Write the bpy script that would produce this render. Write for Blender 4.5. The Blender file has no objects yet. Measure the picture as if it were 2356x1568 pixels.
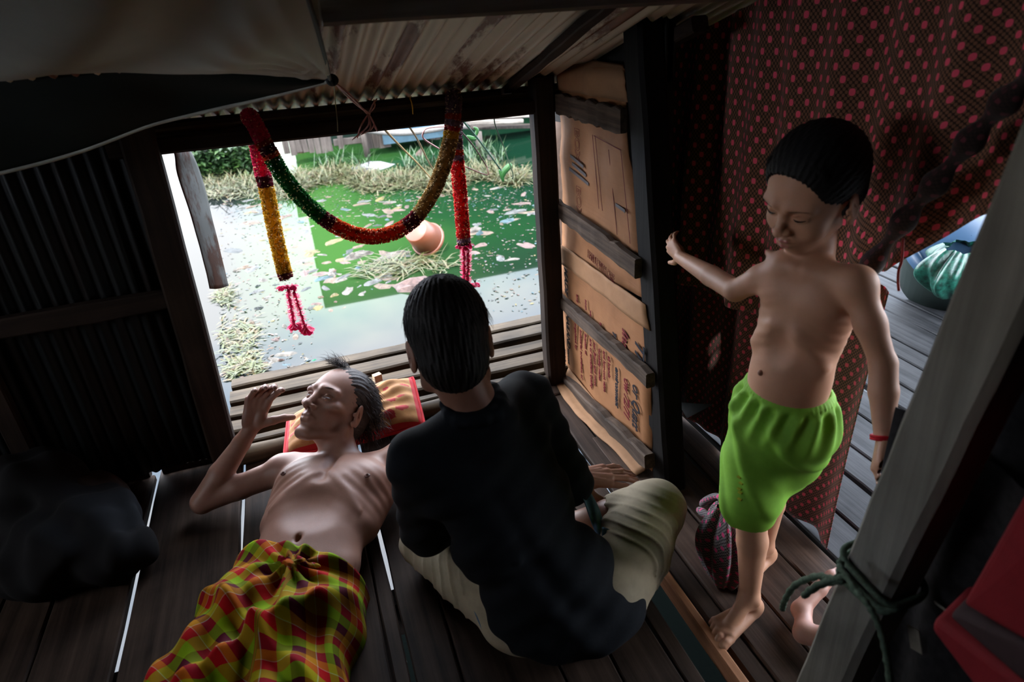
import bpy, math, random
import numpy as np
from mathutils import Vector, Matrix, noise

scene = bpy.context.scene
COL = scene.collection

# ------------------------------------------------------------------ camera
CAM_H = 1.35
FOC = 1569.09
RC = np.array([[0.94626592, -0.31541169, -0.07138814],
               [0.20583856, 0.41718459, 0.88520478],
               [-0.24942191, -0.85233355, 0.45969145]])   # rows: camera right, up, back
CPOS = np.array([0.0, 0.0, CAM_H])
cd = bpy.data.cameras.new('camera')
cam = bpy.data.objects.new('camera', cd)
COL.objects.link(cam)
cam.matrix_world = Matrix(((RC[0][0], RC[1][0], RC[2][0], 0), (RC[0][1], RC[1][1], RC[2][1], 0),
                           (RC[0][2], RC[1][2], RC[2][2], CAM_H), (0, 0, 0, 1)))
cd.sensor_width = 36.0
cd.lens = FOC / 2356 * 36.0
cd.clip_start = 0.02
cd.clip_end = 200
cd.dof.use_dof = True
cd.dof.focus_distance = 2.1
cd.dof.aperture_fstop = 4.0
scene.camera = cam

# ------------------------------------------------------------------ light and exposure
scene.view_settings.view_transform = 'Standard'
scene.view_settings.look = 'None'
scene.view_settings.gamma = 1.0
scene.view_settings.use_curve_mapping = False
scene.view_settings.exposure = 1.85
world = bpy.data.worlds.new('sky')
scene.world = world
world.use_nodes = True
wn = world.node_tree
wn.nodes.clear()
w_out = wn.nodes.new('ShaderNodeOutputWorld')
w_bg = wn.nodes.new('ShaderNodeBackground')
w_tc = wn.nodes.new('ShaderNodeTexCoord')
w_map = wn.nodes.new('ShaderNodeMapping')
w_map.inputs['Scale'].default_value = (1.2, 1.2, 2.6)
w_ns = wn.nodes.new('ShaderNodeTexNoise')
w_ns.inputs['Scale'].default_value = 1.6
w_ns.inputs['Detail'].default_value = 5
w_cr = wn.nodes.new('ShaderNodeValToRGB')
w_cr.color_ramp.elements[0].position = 0.40
w_cr.color_ramp.elements[0].color = (0.44, 0.58, 0.80, 1)
w_cr.color_ramp.elements[1].position = 0.56
w_cr.color_ramp.elements[1].color = (0.97, 0.97, 1.0, 1)
wn.links.new(w_tc.outputs['Generated'], w_map.inputs['Vector'])
wn.links.new(w_map.outputs['Vector'], w_ns.inputs['Vector'])
wn.links.new(w_ns.outputs['Fac'], w_cr.inputs['Fac'])
wn.links.new(w_cr.outputs['Color'], w_bg.inputs['Color'])
w_bg.inputs['Strength'].default_value = 4.2
wn.links.new(w_bg.outputs['Background'], w_out.inputs['Surface'])
sd = bpy.data.lights.new('sun', 'SUN')
sd.energy = 3.0
sd.angle = math.radians(1.0)
sd.color = (1.0, 0.93, 0.82)
sun = bpy.data.objects.new('sun', sd)
COL.objects.link(sun)
SUN_TO = Vector((-0.30, -0.42, 0.86)).normalized()      # direction towards the sun: over the roof, behind the hut
sun.rotation_euler = (-SUN_TO).to_track_quat('-Z', 'Y').to_euler()
scene.cycles.use_denoising = True
scene.cycles.max_bounces = 7
scene.cycles.diffuse_bounces = 5
scene.cycles.glossy_bounces = 3
scene.cycles.transmission_bounces = 3
scene.cycles.transparent_max_bounces = 6
scene.cycles.sample_clamp_indirect = 6.0
scene.cycles.caustics_reflective = False
scene.cycles.caustics_refractive = False

# ------------------------------------------------------------------ helpers
rnd = random.Random(7)


def V(*a):
    return np.array(a, dtype=float)


def P(x, y, X=None, Y=None, Z=None):
    """the point of the place seen at (x, y) of the photo that lies on one plane"""
    w = RC.T @ V(x - 1178, -(y - 784), -FOC)
    if Z is not None:
        return CPOS + w * (Z - CAM_H) / w[2]
    if Y is not None:
        return CPOS + w * Y / w[1]
    return CPOS + w * X / w[0]


def mesh_obj(name, verts, faces, material, parent=None, smooth=False, uvs=None):
    me = bpy.data.meshes.new(name)
    me.from_pydata([tuple(v) for v in verts], [], [tuple(f) for f in faces])
    if smooth:
        me.polygons.foreach_set('use_smooth', [True] * len(me.polygons))
    if uvs is not None:
        lay = me.uv_layers.new(name='map')
        li = np.zeros(len(me.loops), dtype=np.int32)
        me.loops.foreach_get('vertex_index', li)
        lay.data.foreach_set('uv', np.asarray(uvs, dtype=np.float32)[li].ravel())
    me.update()
    o = bpy.data.objects.new(name, me)
    COL.objects.link(o)
    if isinstance(material, (list, tuple)):
        for m in material:
            me.materials.append(m)
    else:
        me.materials.append(material)
    if parent is not None:
        o.parent = parent
        o.matrix_parent_inverse = parent.matrix_world.inverted() if parent.type != 'EMPTY' else Matrix.Translation(-parent.location)
    return o


def empty(name, loc=(0, 0, 0)):
    o = bpy.data.objects.new(name, None)
    COL.objects.link(o)
    o.location = tuple(loc)
    o.empty_display_size = 0.05
    return o


def tag(o, label=None, cat=None, group=None, kind=None):
    if label:
        o['label'] = label
    if cat:
        o['category'] = cat
    if group:
        o['group'] = group
    if kind:
        o['kind'] = kind
    return o


def nrm(v):
    v = np.asarray(v, dtype=float)
    return v / max(np.linalg.norm(v), 1e-12)


class MB:
    def __init__(self):
        self.v, self.f, self.uv, self.mi = [], [], [], []

    def add(self, verts, faces, uv=None, mi=0):
        o = len(self.v)
        self.v += [tuple(p) for p in verts]
        self.f += [tuple(i + o for i in f) for f in faces]
        self.mi += [mi] * len(faces)
        self.uv += list(uv) if uv is not None else [(0, 0)] * len(verts)

    def box(self, c, size, rot=None):
        c = np.asarray(c, float)
        h = np.asarray(size, float) / 2
        R = np.eye(3) if rot is None else np.asarray(rot, float)
        vs = [c + R @ (h * V(sx, sy, sz)) for sx in (-1, 1) for sy in (-1, 1) for sz in (-1, 1)]
        self.add(vs, [(0, 1, 3, 2), (4, 6, 7, 5), (0, 4, 5, 1), (2, 3, 7, 6), (0, 2, 6, 4), (1, 5, 7, 3)])

    def plank(self, a, b, width, thick, up=(0, 0, 1), seg=8, jit=0.004, seed=0, bend=0.0):
        """a sawn board from a to b with slightly uneven edges and chamfered corners"""
        r = random.Random(seed)
        a, b = np.asarray(a, float), np.asarray(b, float)
        d = nrm(b - a)
        s = nrm(np.cross(d, up))
        u = np.cross(s, d)
        ch = min(thick, width) * 0.14
        vs, fs = [], []
        L = np.linalg.norm(b - a)
        for i in range(seg + 1):
            t = i / seg
            wl = width / 2 + r.uniform(-jit, jit)
            wr = width / 2 + r.uniform(-jit, jit)
            du = bend * math.sin(math.pi * t) + r.uniform(-jit, jit) * 0.3
            c = a + (b - a) * t + u * du
            if i in (0, seg):
                c = c + d * r.uniform(-jit, jit)
            th = thick / 2
            for (x, z) in ((-wl + ch, th), (-wl, th - ch), (-wl, -th + ch), (-wl + ch, -th), (wr - ch, -th), (wr, -th + ch), (wr, th - ch), (wr - ch, th)):
                vs.append(c + s * x + u * z)
        for i in range(seg):
            for j in range(8):
                k = (j + 1) % 8
                fs.append((i * 8 + j, i * 8 + k, (i + 1) * 8 + k, (i + 1) * 8 + j))
        fs.append(tuple(range(7, -1, -1)))
        fs.append(tuple(seg * 8 + j for j in range(8)))
        self.add(vs, fs)

    def tube(self, pts, rad, n=8, cap=True):
        pts = [np.asarray(p, float) for p in pts]
        rad = [rad] * len(pts) if np.isscalar(rad) else list(rad)
        ref = V(0, 0, 1)
        vs, fs = [], []
        prev = None
        for i, p in enumerate(pts):
            d = nrm(pts[min(i + 1, len(pts) - 1)] - pts[max(i - 1, 0)])
            if prev is None:
                s = np.cross(d, ref)
                if np.linalg.norm(s) < 1e-3:
                    s = np.cross(d, V(1, 0, 0))
                s = nrm(s)
            else:
                s = nrm(prev - d * np.dot(prev, d))
            prev = s
            u = np.cross(d, s)
            for k in range(n):
                a = 2 * math.pi * k / n
                vs.append(p + rad[i] * (s * math.cos(a) + u * math.sin(a)))
        for i in range(len(pts) - 1):
            for k in range(n):
                l = (k + 1) % n
                fs.append((i * n + k, i * n + l, (i + 1) * n + l, (i + 1) * n + k))
        if cap:
            fs.append(tuple(range(n - 1, -1, -1)))
            fs.append(tuple((len(pts) - 1) * n + k for k in range(n)))
        self.add(vs, fs)

    def build(self, name, material, parent=None, smooth=False, uv=False):
        o = mesh_obj(name, self.v, self.f, material, parent, smooth, self.uv if uv else None)
        if any(self.mi):
            o.data.polygons.foreach_set('material_index', self.mi)
        return o


def solidify(o, t, off=0.0):
    m = o.modifiers.new('thickness', 'SOLIDIFY')
    m.thickness = t
    m.offset = off
    return o


def grid_surface(fn, nu, nv, uvfn=None):
    us, vs = np.linspace(0, 1, nu), np.linspace(0, 1, nv)
    verts = [fn(u, v) for v in vs for u in us]
    faces = [(j * nu + i, j * nu + i + 1, (j + 1) * nu + i + 1, (j + 1) * nu + i) for j in range(nv - 1) for i in range(nu - 1)]
    uv = [(u, v) if uvfn is None else uvfn(u, v) for v in vs for u in us]
    return verts, faces, uv


def catmull(pts, n):
    pts = [np.asarray(p, float) for p in pts]
    q = [2 * pts[0] - pts[1]] + pts + [2 * pts[-1] - pts[-2]]
    out = []
    for i in range(1, len(q) - 2):
        for k in range(n):
            t = k / n
            a, b, c, d = q[i - 1], q[i], q[i + 1], q[i + 2]
            out.append(0.5 * ((2 * b) + (-a + c) * t + (2 * a - 5 * b + 4 * c - d) * t * t + (-a + 3 * b - 3 * c + d) * t ** 3))
    out.append(pts[-1])
    return out


# ------------------------------------------------------------------ materials
def new_mat(name):
    m = bpy.data.materials.new(name)
    m.use_nodes = True
    nt = m.node_tree
    b = nt.nodes['Principled BSDF']
    return m, nt, b


def N(nt, kind, **kw):
    n = nt.nodes.new(kind)
    for k, v in kw.items():
        if k in n.inputs:
            n.inputs[k].default_value = v
        else:
            setattr(n, k, v)
    return n


def coords(nt, scale=(1, 1, 1), rot=(0, 0, 0), src='Object'):
    tc = N(nt, 'ShaderNodeTexCoord')
    mp = N(nt, 'ShaderNodeMapping')
    mp.inputs['Scale'].default_value = scale
    mp.inputs['Rotation'].default_value = rot
    nt.links.new(tc.outputs[src], mp.inputs['Vector'])
    return mp.outputs['Vector']


def ramp(nt, fac, stops):
    r = N(nt, 'ShaderNodeValToRGB')
    el = r.color_ramp.elements
    while len(el) < len(stops):
        el.new(0.5)
    for e, (p, c) in zip(el, stops):
        e.position = p
        e.color = (c[0], c[1], c[2], 1)
    nt.links.new(fac, r.inputs['Fac'])
    return r.outputs['Color']


def noise_tex(nt, vec, scale, detail=4, rough=0.55):
    n = N(nt, 'ShaderNodeTexNoise')
    n.inputs['Scale'].default_value = scale
    n.inputs['Detail'].default_value = detail
    n.inputs['Roughness'].default_value = rough
    nt.links.new(vec, n.inputs['Vector'])
    return n.outputs['Fac']


def bump(nt, b, height, strength=0.3, dist=0.002):
    bp = N(nt, 'ShaderNodeBump')
    bp.inputs['Strength'].default_value = strength
    bp.inputs['Distance'].default_value = dist
    nt.links.new(height, bp.inputs['Height'])
    nt.links.new(bp.outputs['Normal'], b.inputs['Normal'])


def plain(name, col, rough=0.6, var=0.18, scale=30, metal=0.0, spec=0.2, bmp=0.2):
    m, nt, b = new_mat(name)
    v = coords(nt)
    f = noise_tex(nt, v, scale)
    nt.links.new(ramp(nt, f, [(0.3, [c * (1 - var) for c in col]), (0.7, [min(1, c * (1 + var)) for c in col])]), b.inputs['Base Color'])
    b.inputs['Roughness'].default_value = rough
    b.inputs['Metallic'].default_value = metal
    b.inputs['Specular IOR Level'].default_value = spec
    bump(nt, b, f, bmp)
    return m


def wood(name, dark, light, axis='Y', rough=0.7, grain=1.0, bmp=0.5):
    m, nt, b = new_mat(name)
    sc = {'X': (1.4, 34, 34), 'Y': (34, 1.4, 34), 'Z': (34, 34, 1.4)}[axis]
    v = coords(nt, sc)
    f = noise_tex(nt, v, 1.0 * grain, 7, 0.62)
    v2 = coords(nt)
    g = noise_tex(nt, v2, 5.0, 5)
    mx = N(nt, 'ShaderNodeMath', operation='MULTIPLY_ADD')
    nt.links.new(g, mx.inputs[0])
    mx.inputs[1].default_value = 0.6
    nt.links.new(f, mx.inputs[2])
    sb = N(nt, 'ShaderNodeMath', operation='SUBTRACT')
    nt.links.new(mx.outputs[0], sb.inputs[0])
    sb.inputs[1].default_value = 0.3
    nt.links.new(ramp(nt, sb.outputs[0], [(0.30, dark), (0.50, [(a + c) / 2 for a, c in zip(dark, light)]), (0.68, light)]), b.inputs['Base Color'])
    b.inputs['Roughness'].default_value = rough
    b.inputs['Specular IOR Level'].default_value = 0.12
    bump(nt, b, f, bmp, 0.003)
    return m


M = {}
M['dark_wood_y'] = wood('old dark boards', (0.013, 0.0080, 0.0058), (0.056, 0.036, 0.026), 'Y')
M['dark_wood_x'] = wood('old dark beam', (0.009, 0.006, 0.0045), (0.030, 0.019, 0.014), 'X')
M['dark_wood_z'] = wood('old dark post', (0.009, 0.006, 0.0045), (0.032, 0.020, 0.014), 'Z')
M['grey_wood_x'] = wood('weathered grey boards', (0.018, 0.0135, 0.009), (0.088, 0.065, 0.042), 'X')
M['grey_wood_y'] = wood('weathered deck boards', (0.06, 0.065, 0.07), (0.26, 0.26, 0.26), 'Y')
M['batten'] = wood('mossy grey batten', (0.026, 0.018, 0.013), (0.105, 0.075, 0.056), 'Y', 0.8, 1.6, 0.8)
M['red_wood'] = wood('reddish timber', (0.22, 0.09, 0.045), (0.48, 0.23, 0.12), 'Y')
M['post_grey'] = wood('grey painted post', (0.11, 0.10, 0.083), (0.20, 0.185, 0.155), 'Z', 0.65)
M['pale_wood'] = wood('bleached timber', (0.08, 0.07, 0.062), (0.19, 0.175, 0.16), 'X')
M['plank_z'] = wood('far upright boards', (0.022, 0.018, 0.016), (0.062, 0.053, 0.048), 'Z')


def tin(name, base, rust, amount, scale=6.0, metal=0.25):
    m, nt, b = new_mat(name)
    v = coords(nt, (1.6, 0.25, 0.25))
    f = noise_tex(nt, v, scale, 8, 0.65)
    c = ramp(nt, f, [(amount - 0.08, rust), (amount, [r * 0.7 for r in rust]), (amount + 0.05, base), (1.0, [min(1, x * 1.3) for x in base])])
    nt.links.new(c, b.inputs['Base Color'])
    b.inputs['Metallic'].default_value = metal
    b.inputs['Specular IOR Level'].default_value = 0.15
    b.inputs['Roughness'].default_value = 0.55
    g = noise_tex(nt, v, 60, 3)
    bump(nt, b, g, 0.15)
    return m


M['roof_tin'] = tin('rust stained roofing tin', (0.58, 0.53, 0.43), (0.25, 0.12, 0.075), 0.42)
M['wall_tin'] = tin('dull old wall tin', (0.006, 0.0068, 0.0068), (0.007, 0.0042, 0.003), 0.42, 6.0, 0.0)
M['flap_tin'] = tin('rusty bright tin', (0.085, 0.088, 0.083), (0.060, 0.026, 0.015), 0.50, 9)
# ================================================================== THE SETTING
WATER_Z = -0.60
YW = 2.10


def struct(name, mb, material, smooth=False):
    o = mb.build(name, material, None, smooth)
    o['kind'] = 'structure'
    return o


# floor of the hut: long boards running towards the window, with open gaps between them
mb = MB()
edges = [(-2.42, -2.13), (-2.126, -1.84), (-1.836, -1.56), (-1.556, -1.27), (-1.266, -0.97), (-0.966, -0.842), (-0.838, -0.650), (-0.6335, -0.371), (-0.360, -0.03), (-0.026, 0.0105), (0.019, 0.118), (0.122, 0.33), (0.334, 0.446), (0.450, 0.565)]
for i, (a, b) in enumerate(edges):
    w = b - a
    mb.plank(V((a + b) / 2, -1.15, -0.0125), V((a + b) / 2, 2.13 + rnd.uniform(-0.01, 0.02), -0.0125), w, 0.025, seg=20, jit=0.0022, seed=i)
for a, b in ((0.57, 0.640), (0.652, 0.690), (0.702, 0.768), (0.772, 0.86)):
    mb.plank(V((a + b) / 2, 1.30, -0.014), V((a + b) / 2, 2.02, -0.014), b - a, 0.025, seg=10, jit=0.002, seed=int(a * 1000))
for a, b in ((0.57, 0.612),):
    mb.plank(V((a + b) / 2, -1.1, -0.014), V((a + b) / 2, 1.29, -0.014), b - a, 0.025, seg=10, jit=0.003, seed=5)
mb.plank(V(0.55, 2.055, -0.008), V(0.86, 2.055, -0.008), 0.075, 0.03, seg=4, seed=91)
for x in (-2.128, -1.838, -1.558, -1.268, -0.968, -0.840, -0.028, 0.120, 0.332, 0.448):
    mb.box((x, 0.5, -0.036), (0.022, 3.2, 0.02))
struct('floor', mb, M['dark_wood_y'])

# joists under the floor, each a timber lying across
mb = MB()
for y in (-0.9, 0.1, 0.7, 1.33):
    mb.plank(V(-2.4, y, -0.085), V(1.3, y, -0.085), 0.07, 0.11, seg=4, seed=int(y * 10) + 40)
struct('trim_1', mb, M['dark_wood_x'])

# left part of the window wall: corrugated tin on a timber frame
mb = MB()
pitch = 0.041


def wall_fn(u, v):
    x = -2.40 + u * (2.40 - 0.385)
    z = 0.012 + v * 1.13 + (0.010 * math.sin(x * 9) if v == 0 else 0)
    return V(x, YW + 0.012 + 0.0075 * math.cos(2 * math.pi * x / pitch), z)


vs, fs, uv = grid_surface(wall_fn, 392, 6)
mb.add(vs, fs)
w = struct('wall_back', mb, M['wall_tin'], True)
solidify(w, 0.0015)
mb = MB()
for x, z0, z1 in ((-0.95, 0, 1.15), (-1.7, 0, 1.15)):
    mb.plank(V(x, YW - 0.02, z0), V(x, YW - 0.02, z1), 0.06, 0.035, up=(0, -1, 0), seg=6, seed=int(-x * 10))
struct('trim_2', mb, M['dark_wood_z'])
mb = MB()
pa, pb = P(150, 722, Y=YW - 0.03), P(545, 660, Y=YW - 0.03)
mb.plank(V(-2.4, YW - 0.025, pa[2] - 0.01), V(-0.43, YW - 0.025, pb[2]), 0.055, 0.035, up=(0, -1, 0), seg=10, seed=12)
mb.plank(V(-2.4, YW + 0.028, 0.010), V(-0.66, YW + 0.028, 0.010), 0.03, 0.034, seg=14, jit=0.003, seed=13)
mb.plank(V(-0.625, YW + 0.028, 0.008), V(-0.44, YW + 0.028, 0.008), 0.03, 0.030, seg=4, jit=0.003, seed=14)
struct('trim_3', mb, M['dark_wood_x'])

# window frame: left post, right post, the two header beams
mb = MB()
mb.plank(V(-0.415, YW - 0.025, -0.005), V(-0.375, YW - 0.025, 1.09), 0.085, 0.05, up=(0, -1, 0), seg=10, jit=0.002, seed=3)
o = mb.build('window_post', M['dark_wood_z'])
tag(o, 'dark upright post at the left edge of the window opening', 'post', 'window posts')
mb = MB()
mb.plank(V(0.775, YW + 0.005, -0.09), V(0.775, YW + 0.005, 1.10), 0.072, 0.06, up=(0, -1, 0), seg=10, jit=0.0015, seed=4)
o = mb.build('window_post', M['dark_wood_z'])
tag(o, 'dark square post standing free near the right end of the window', 'post', 'window posts')
mb = MB()
mb.plank(V(-0.46, YW + 0.01, 1.040), V(1.02, YW + 0.01, 1.010), 0.060, 0.046, seg=16, jit=0.002, seed=6)
o = mb.build('header_beam', M['dark_wood_x'])
tag(o, 'lower dark header beam the flower garland is looped over', 'beam', 'beams over the window')
mb = MB()
mb.plank(V(-0.50, YW + 0.13, 1.060), V(1.10, YW + 0.13, 1.026), 0.04, 0.05, seg=16, jit=0.002, seed=7)
o = mb.build('header_beam', M['dark_wood_x'])
tag(o, 'upper dark header beam just below the corrugated eave', 'beam', 'beams over the window')

# roof of corrugated tin, falling towards the window
mb = MB()
rp = 0.040


def roof_z(x, y):
    return 1.042 - 0.026 * x + 0.30 * (2.33 - y)


def roof_fn(u, v):
    x = -2.5 + u * 4.05
    y = 2.335 - v * 1.14
    return V(x, y, roof_z(x, y) + 0.0075 * math.cos(2 * math.pi * x / rp) + 0.012)


vs, fs, uv = grid_surface(roof_fn, 811, 8)
mb.add(vs, fs)
r = struct('ceiling', mb, M['roof_tin'], True)
solidify(r, 0.0015)
# purlin and rafters under the roof
mb = MB()
mb.plank(V(0.09, 1.262, roof_z(0.09, 1.262) - 0.024), V(1.6, 1.262, roof_z(1.6, 1.262) - 0.022), 0.05, 0.042, seg=14, jit=0.002, seed=8)
o = mb.build('purlin', wood('dusty purlin wood', (0.16, 0.13, 0.105), (0.38, 0.33, 0.28), 'X'))
tag(o, 'dusty brown timber running under the top of the corrugated roof', 'beam')
mb = MB()
mb.plank(V(0.70, 2.32, roof_z(.7, 2.32) - 0.008), V(0.65, 1.29, roof_z(.65, 1.29) - 0.008), 0.035, 0.022, seg=10, seed=9)
o = mb.build('rafter', M['dark_wood_y'])
tag(o, 'narrow dark rafter crossing the corrugated roof slantwise, left of the cardboard wall', 'rafter', 'rafters')
mb = MB()
mb.plank(V(0.93, 2.32, roof_z(.93, 2.32) - 0.03), V(0.93, 1.47, roof_z(.93, 1.47) - 0.03), 0.045, 0.035, seg=10, seed=10)
o = mb.build('rafter', M['dark_wood_y'])
tag(o, 'brown rafter right above the top of the cardboard wall', 'rafter', 'rafters')

# dark board ceiling over the rest of the hut, with small holes added to throw sun spots on the curtain
dark_board = plain('sooty board', (0.022, 0.020, 0.018), 0.85, 0.3, 12)
mb = MB()
ceil_z = lambda x, y: 1.62
spot = P(1651, 752, X=1.075)
tsun = (1.62 - spot[2]) / SUN_TO[2]
hc = spot + np.array(SUN_TO) * tsun
hx = [-2.5, hc[0] - .024, hc[0] - .007, hc[0] + .007, hc[0] + .024, 1.6]
hy = [-1.2, hc[1] - .026, hc[1] - .008, hc[1] + .008, hc[1] + .026, 1.20]
assert hy[-2] < 1.20
for zi, flip in ((0.0, False), (0.012, True)):
    vs = [V(x, y, ceil_z(x, y) + zi) for y in hy for x in hx]
    fs = []
    for j in range(5):
        for i in range(5):
            if (i, j) in ((1, 1), (3, 2), (2, 3)):
                continue
            q = (j * 6 + i, j * 6 + i + 1, (j + 1) * 6 + i + 1, (j + 1) * 6 + i)
            fs.append(q if flip else q[::-1])
    mb.add(vs, fs)
struct('trim_4', mb, dark_board)
# closing strip between purlin roof and board ceiling
mb = MB()
mb.box((0.82, 1.20, 1.505), (1.60, 0.012, 0.26))
mb.box((-1.25, 1.20, 1.575), (2.54, 0.012, 0.12))
mb.box((-2.18, 1.20, 1.47), (0.50, 0.012, 0.16))
struct('trim_5', mb, dark_board)
# side and rear walls of the hut
mb = MB()
# (unseen side opening, added to bring fill daylight in from the left)
mb.box((-2.42, 0.55, 0.39), (0.02, 3.7, 1.28))
mb.box((-2.42, 0.55, 1.585), (0.02, 3.7, 0.13))
mb.box((-2.42, 1.95, 1.21), (0.02, 0.8, 0.64))
mb.box((-2.42, -0.275, 1.21), (0.02, 2.05, 0.64))
struct('wall_left', mb, dark_board)
mb = MB()
mb.box((-0.5, -1.18, 0.7), (4.2, 0.02, 1.9))
struct('wall_rear', mb, dark_board)
mb = MB()
mb.box((0.98, -0.37, 0.72), (0.02, 1.62, 1.85))
mb.box((1.32, 0.44, 0.72), (0.66, 0.02, 1.85))
struct('wall_right', mb, dark_board)

# boards outside under the window, a slatted ledge over the water
specs = [(2.465, 2.530, 0.085, 0.04, 'far grey board of the ledge outside the window, next to the water'),
         (2.375, 2.460, 0.082, 0.045, 'second grey board of the ledge, cracked along its length'),
         (2.275, 2.345, 0.066, 0.04, 'thin grey board in the middle of the ledge, behind the lying head'),
         (2.185, 2.262, 0.058, 0.045, 'broad pale board of the ledge, just behind the pillow'),
         (2.118, 2.152, 0.048, 0.045, 'narrow brown lath of the ledge nearest to the room')]
for i, (y0, y1, zt, th, lb) in enumerate(specs):
    mb = MB()
    sl = 0.0 if i != 1 else -0.022
    mb.plank(V(-0.40, (y0 + y1) / 2 + sl, zt - th / 2), V(1.45, (y0 + y1) / 2, zt - th / 2), y1 - y0, th, seg=26, jit=0.003, seed=60 + i)
    o = mb.build('ledge_board', M['grey_wood_x'])
    tag(o, lb, 'board', 'boards of the ledge outside')
for i, x in enumerate((-0.33, 0.36, 1.25)):
    mb = MB()
    mb.plank(V(x, 2.06, -0.012 - 0.03), V(x, 2.56, 0.005 - 0.03), 0.05, 0.06, seg=4, seed=80 + i)
    o = mb.build('bearer', M['dark_wood_y'])
    tag(o, ['timber under the left end of the window ledge', 'timber under the middle of the window ledge', 'timber under the right end of the window ledge'][i], 'timber', 'timbers carrying the ledge')
mb = MB()
pts = catmull([V(-0.40, 2.062, 0.030), V(0.0, 2.068, 0.034), V(0.4, 2.072, 0.034), V(0.73, 2.066, 0.03)], 8)
mb.tube(pts, [0.030 + 0.002 * math.sin(i * 1.3) for i in range(len(pts))], 14)
o = mb.build('round_pole', M['grey_wood_x'], None, True)
tag(o, 'thick round pole lying along the foot of the window wall', 'pole')
mb = MB()
c = P(868, 868, Z=0.09)
mb.box(c, (0.03, 0.022, 0.028), Matrix.Rotation(0.3, 3, 'Z'))
o = mb.build('wood_block', plain('cut pale wood', (0.5, 0.38, 0.24), 0.7))
tag(o, 'small pale wood block on the ledge behind the lying head', 'block')
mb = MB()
mb.plank(V(-0.46, YW + 0.058, 1.066), V(1.02, YW + 0.058, 1.037), 0.045, 0.010, seg=16, jit=0.002, seed=66)  # added strip, its lighter colour stands for light on the beam top
o = mb.build('lath', wood('lit beam top', (0.06, 0.04, 0.026), (0.24, 0.175, 0.12), 'X'))
tag(o, 'added lighter brown strip standing for the lit top of the lower header beam', 'lath')

# rusty tin flap hanging outside at the left of the window
mb = MB()
L_ = [P(398, 345, Y=2.28), P(408, 400, Y=2.28), P(440, 500, Y=2.27), P(468, 600, Y=2.27), P(482, 664, Y=2.27)]
R_ = [P(436, 340, Y=2.36), P(462, 400, Y=2.38), P(488, 500, Y=2.37), P(512, 600, Y=2.36), P(526, 656, Y=2.36)]
L_ = catmull([L_[0] + V(-.02, 0, .10)] + L_, 6)
R_ = catmull([R_[0] + V(-.03, 0, .10)] + R_, 6)
vs, fs = [], []
nn = 12
for i in range(len(L_)):
    for k in range(nn):
        t = k / (nn - 1)
        p = L_[i] * (1 - t) + R_[i] * t
        vs.append(p + V(0, -0.012 * math.sin(t * 3.1) + 0.01 * noise.noise(Vector(p * 14)), 0))
for i in range(len(L_) - 1):
    for k in range(nn - 1):
        fs.append((i * nn + k, i * nn + k + 1, (i + 1) * nn + k + 1, (i + 1) * nn + k))
mb.add(vs, fs)
o = mb.build('tin_flap', M['flap_tin'], None, True)
solidify(o, 0.0012)
tag(o, 'bent sheet of rusty tin hanging outside at the left of the window', 'metal sheet')

# ================================================================== RIGHT SIDE: cardboard wall, doorway, curtain
# reading direction of the printing runs down the wall
XC = 0.842
carton = new_mat('brown carton')
m, nt, b = carton
v = coords(nt, (1, 1, 1))
f = noise_tex(nt, v, 9, 5)
v2 = coords(nt, (1, 2, 160))
g = noise_tex(nt, v2, 1.0, 2)
nt.links.new(ramp(nt, f, [(0.3, (0.21, 0.090, 0.034)), (0.7, (0.30, 0.135, 0.056))]), b.inputs['Base Color'])
b.inputs['Roughness'].default_value = 0.75
b.inputs['Specular IOR Level'].default_value = 0.25
bump(nt, b, g, 0.35, 0.002)
M['carton'] = m
M['carton2'] = plain('paler carton', (0.29, 0.155, 0.078), 0.75, 0.12, 20)
M['print_red'] = plain('red print', (0.11, 0.006, 0.010), 0.7, 0.1)
M['print_black'] = plain('black print', (0.008, 0.010, 0.016), 0.7, 0.1)
M['print_grey'] = plain('grey print', (0.09, 0.08, 0.085), 0.7, 0.1)

panel = empty('cardboard_wall', (XC, 1.8, 0.0))
tag(panel, 'brown cardboard wall with red and black printing, held by four grey battens', 'cardboard')


def pc(x, y, dx=0.0):
    return P(x, y, X=XC + dx)


def sheet(name, left, right, material, bulge=0.004, seed=0, th=0.004, n=14, rough_edge=0.003, edge_bend=0.0):
    """carton sheet between a far (left) outline and a near (right) outline, both listed from top to bottom"""
    r = random.Random(seed)
    Lp = catmull(left, 6)
    Rp = catmull(right, 6)
    k = min(len(Lp), len(Rp))
    vs, fs = [], []
    for i in range(k):
        for j in range(n):
            t = j / (n - 1)
            p = Lp[i] * (1 - t) + Rp[i] * t
            q = V(p[0] - bulge * noise.noise(Vector((p[1] * 9, p[2] * 9, seed))) * 2 - edge_bend * (2 * t - 1) ** 4, p[1], p[2])
            if j in (0, n - 1):
                q = q + V(0, r.uniform(-rough_edge, rough_edge), 0)
            vs.append(q)
    for i in range(k - 1):
        for j in range(n - 1):
            fs.append((i * n + j, (i + 1) * n + j, (i + 1) * n + j + 1, i * n + j + 1))
    o = mesh_obj(name, vs, fs, material, panel, True)
    solidify(o, th)
    return o


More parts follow.
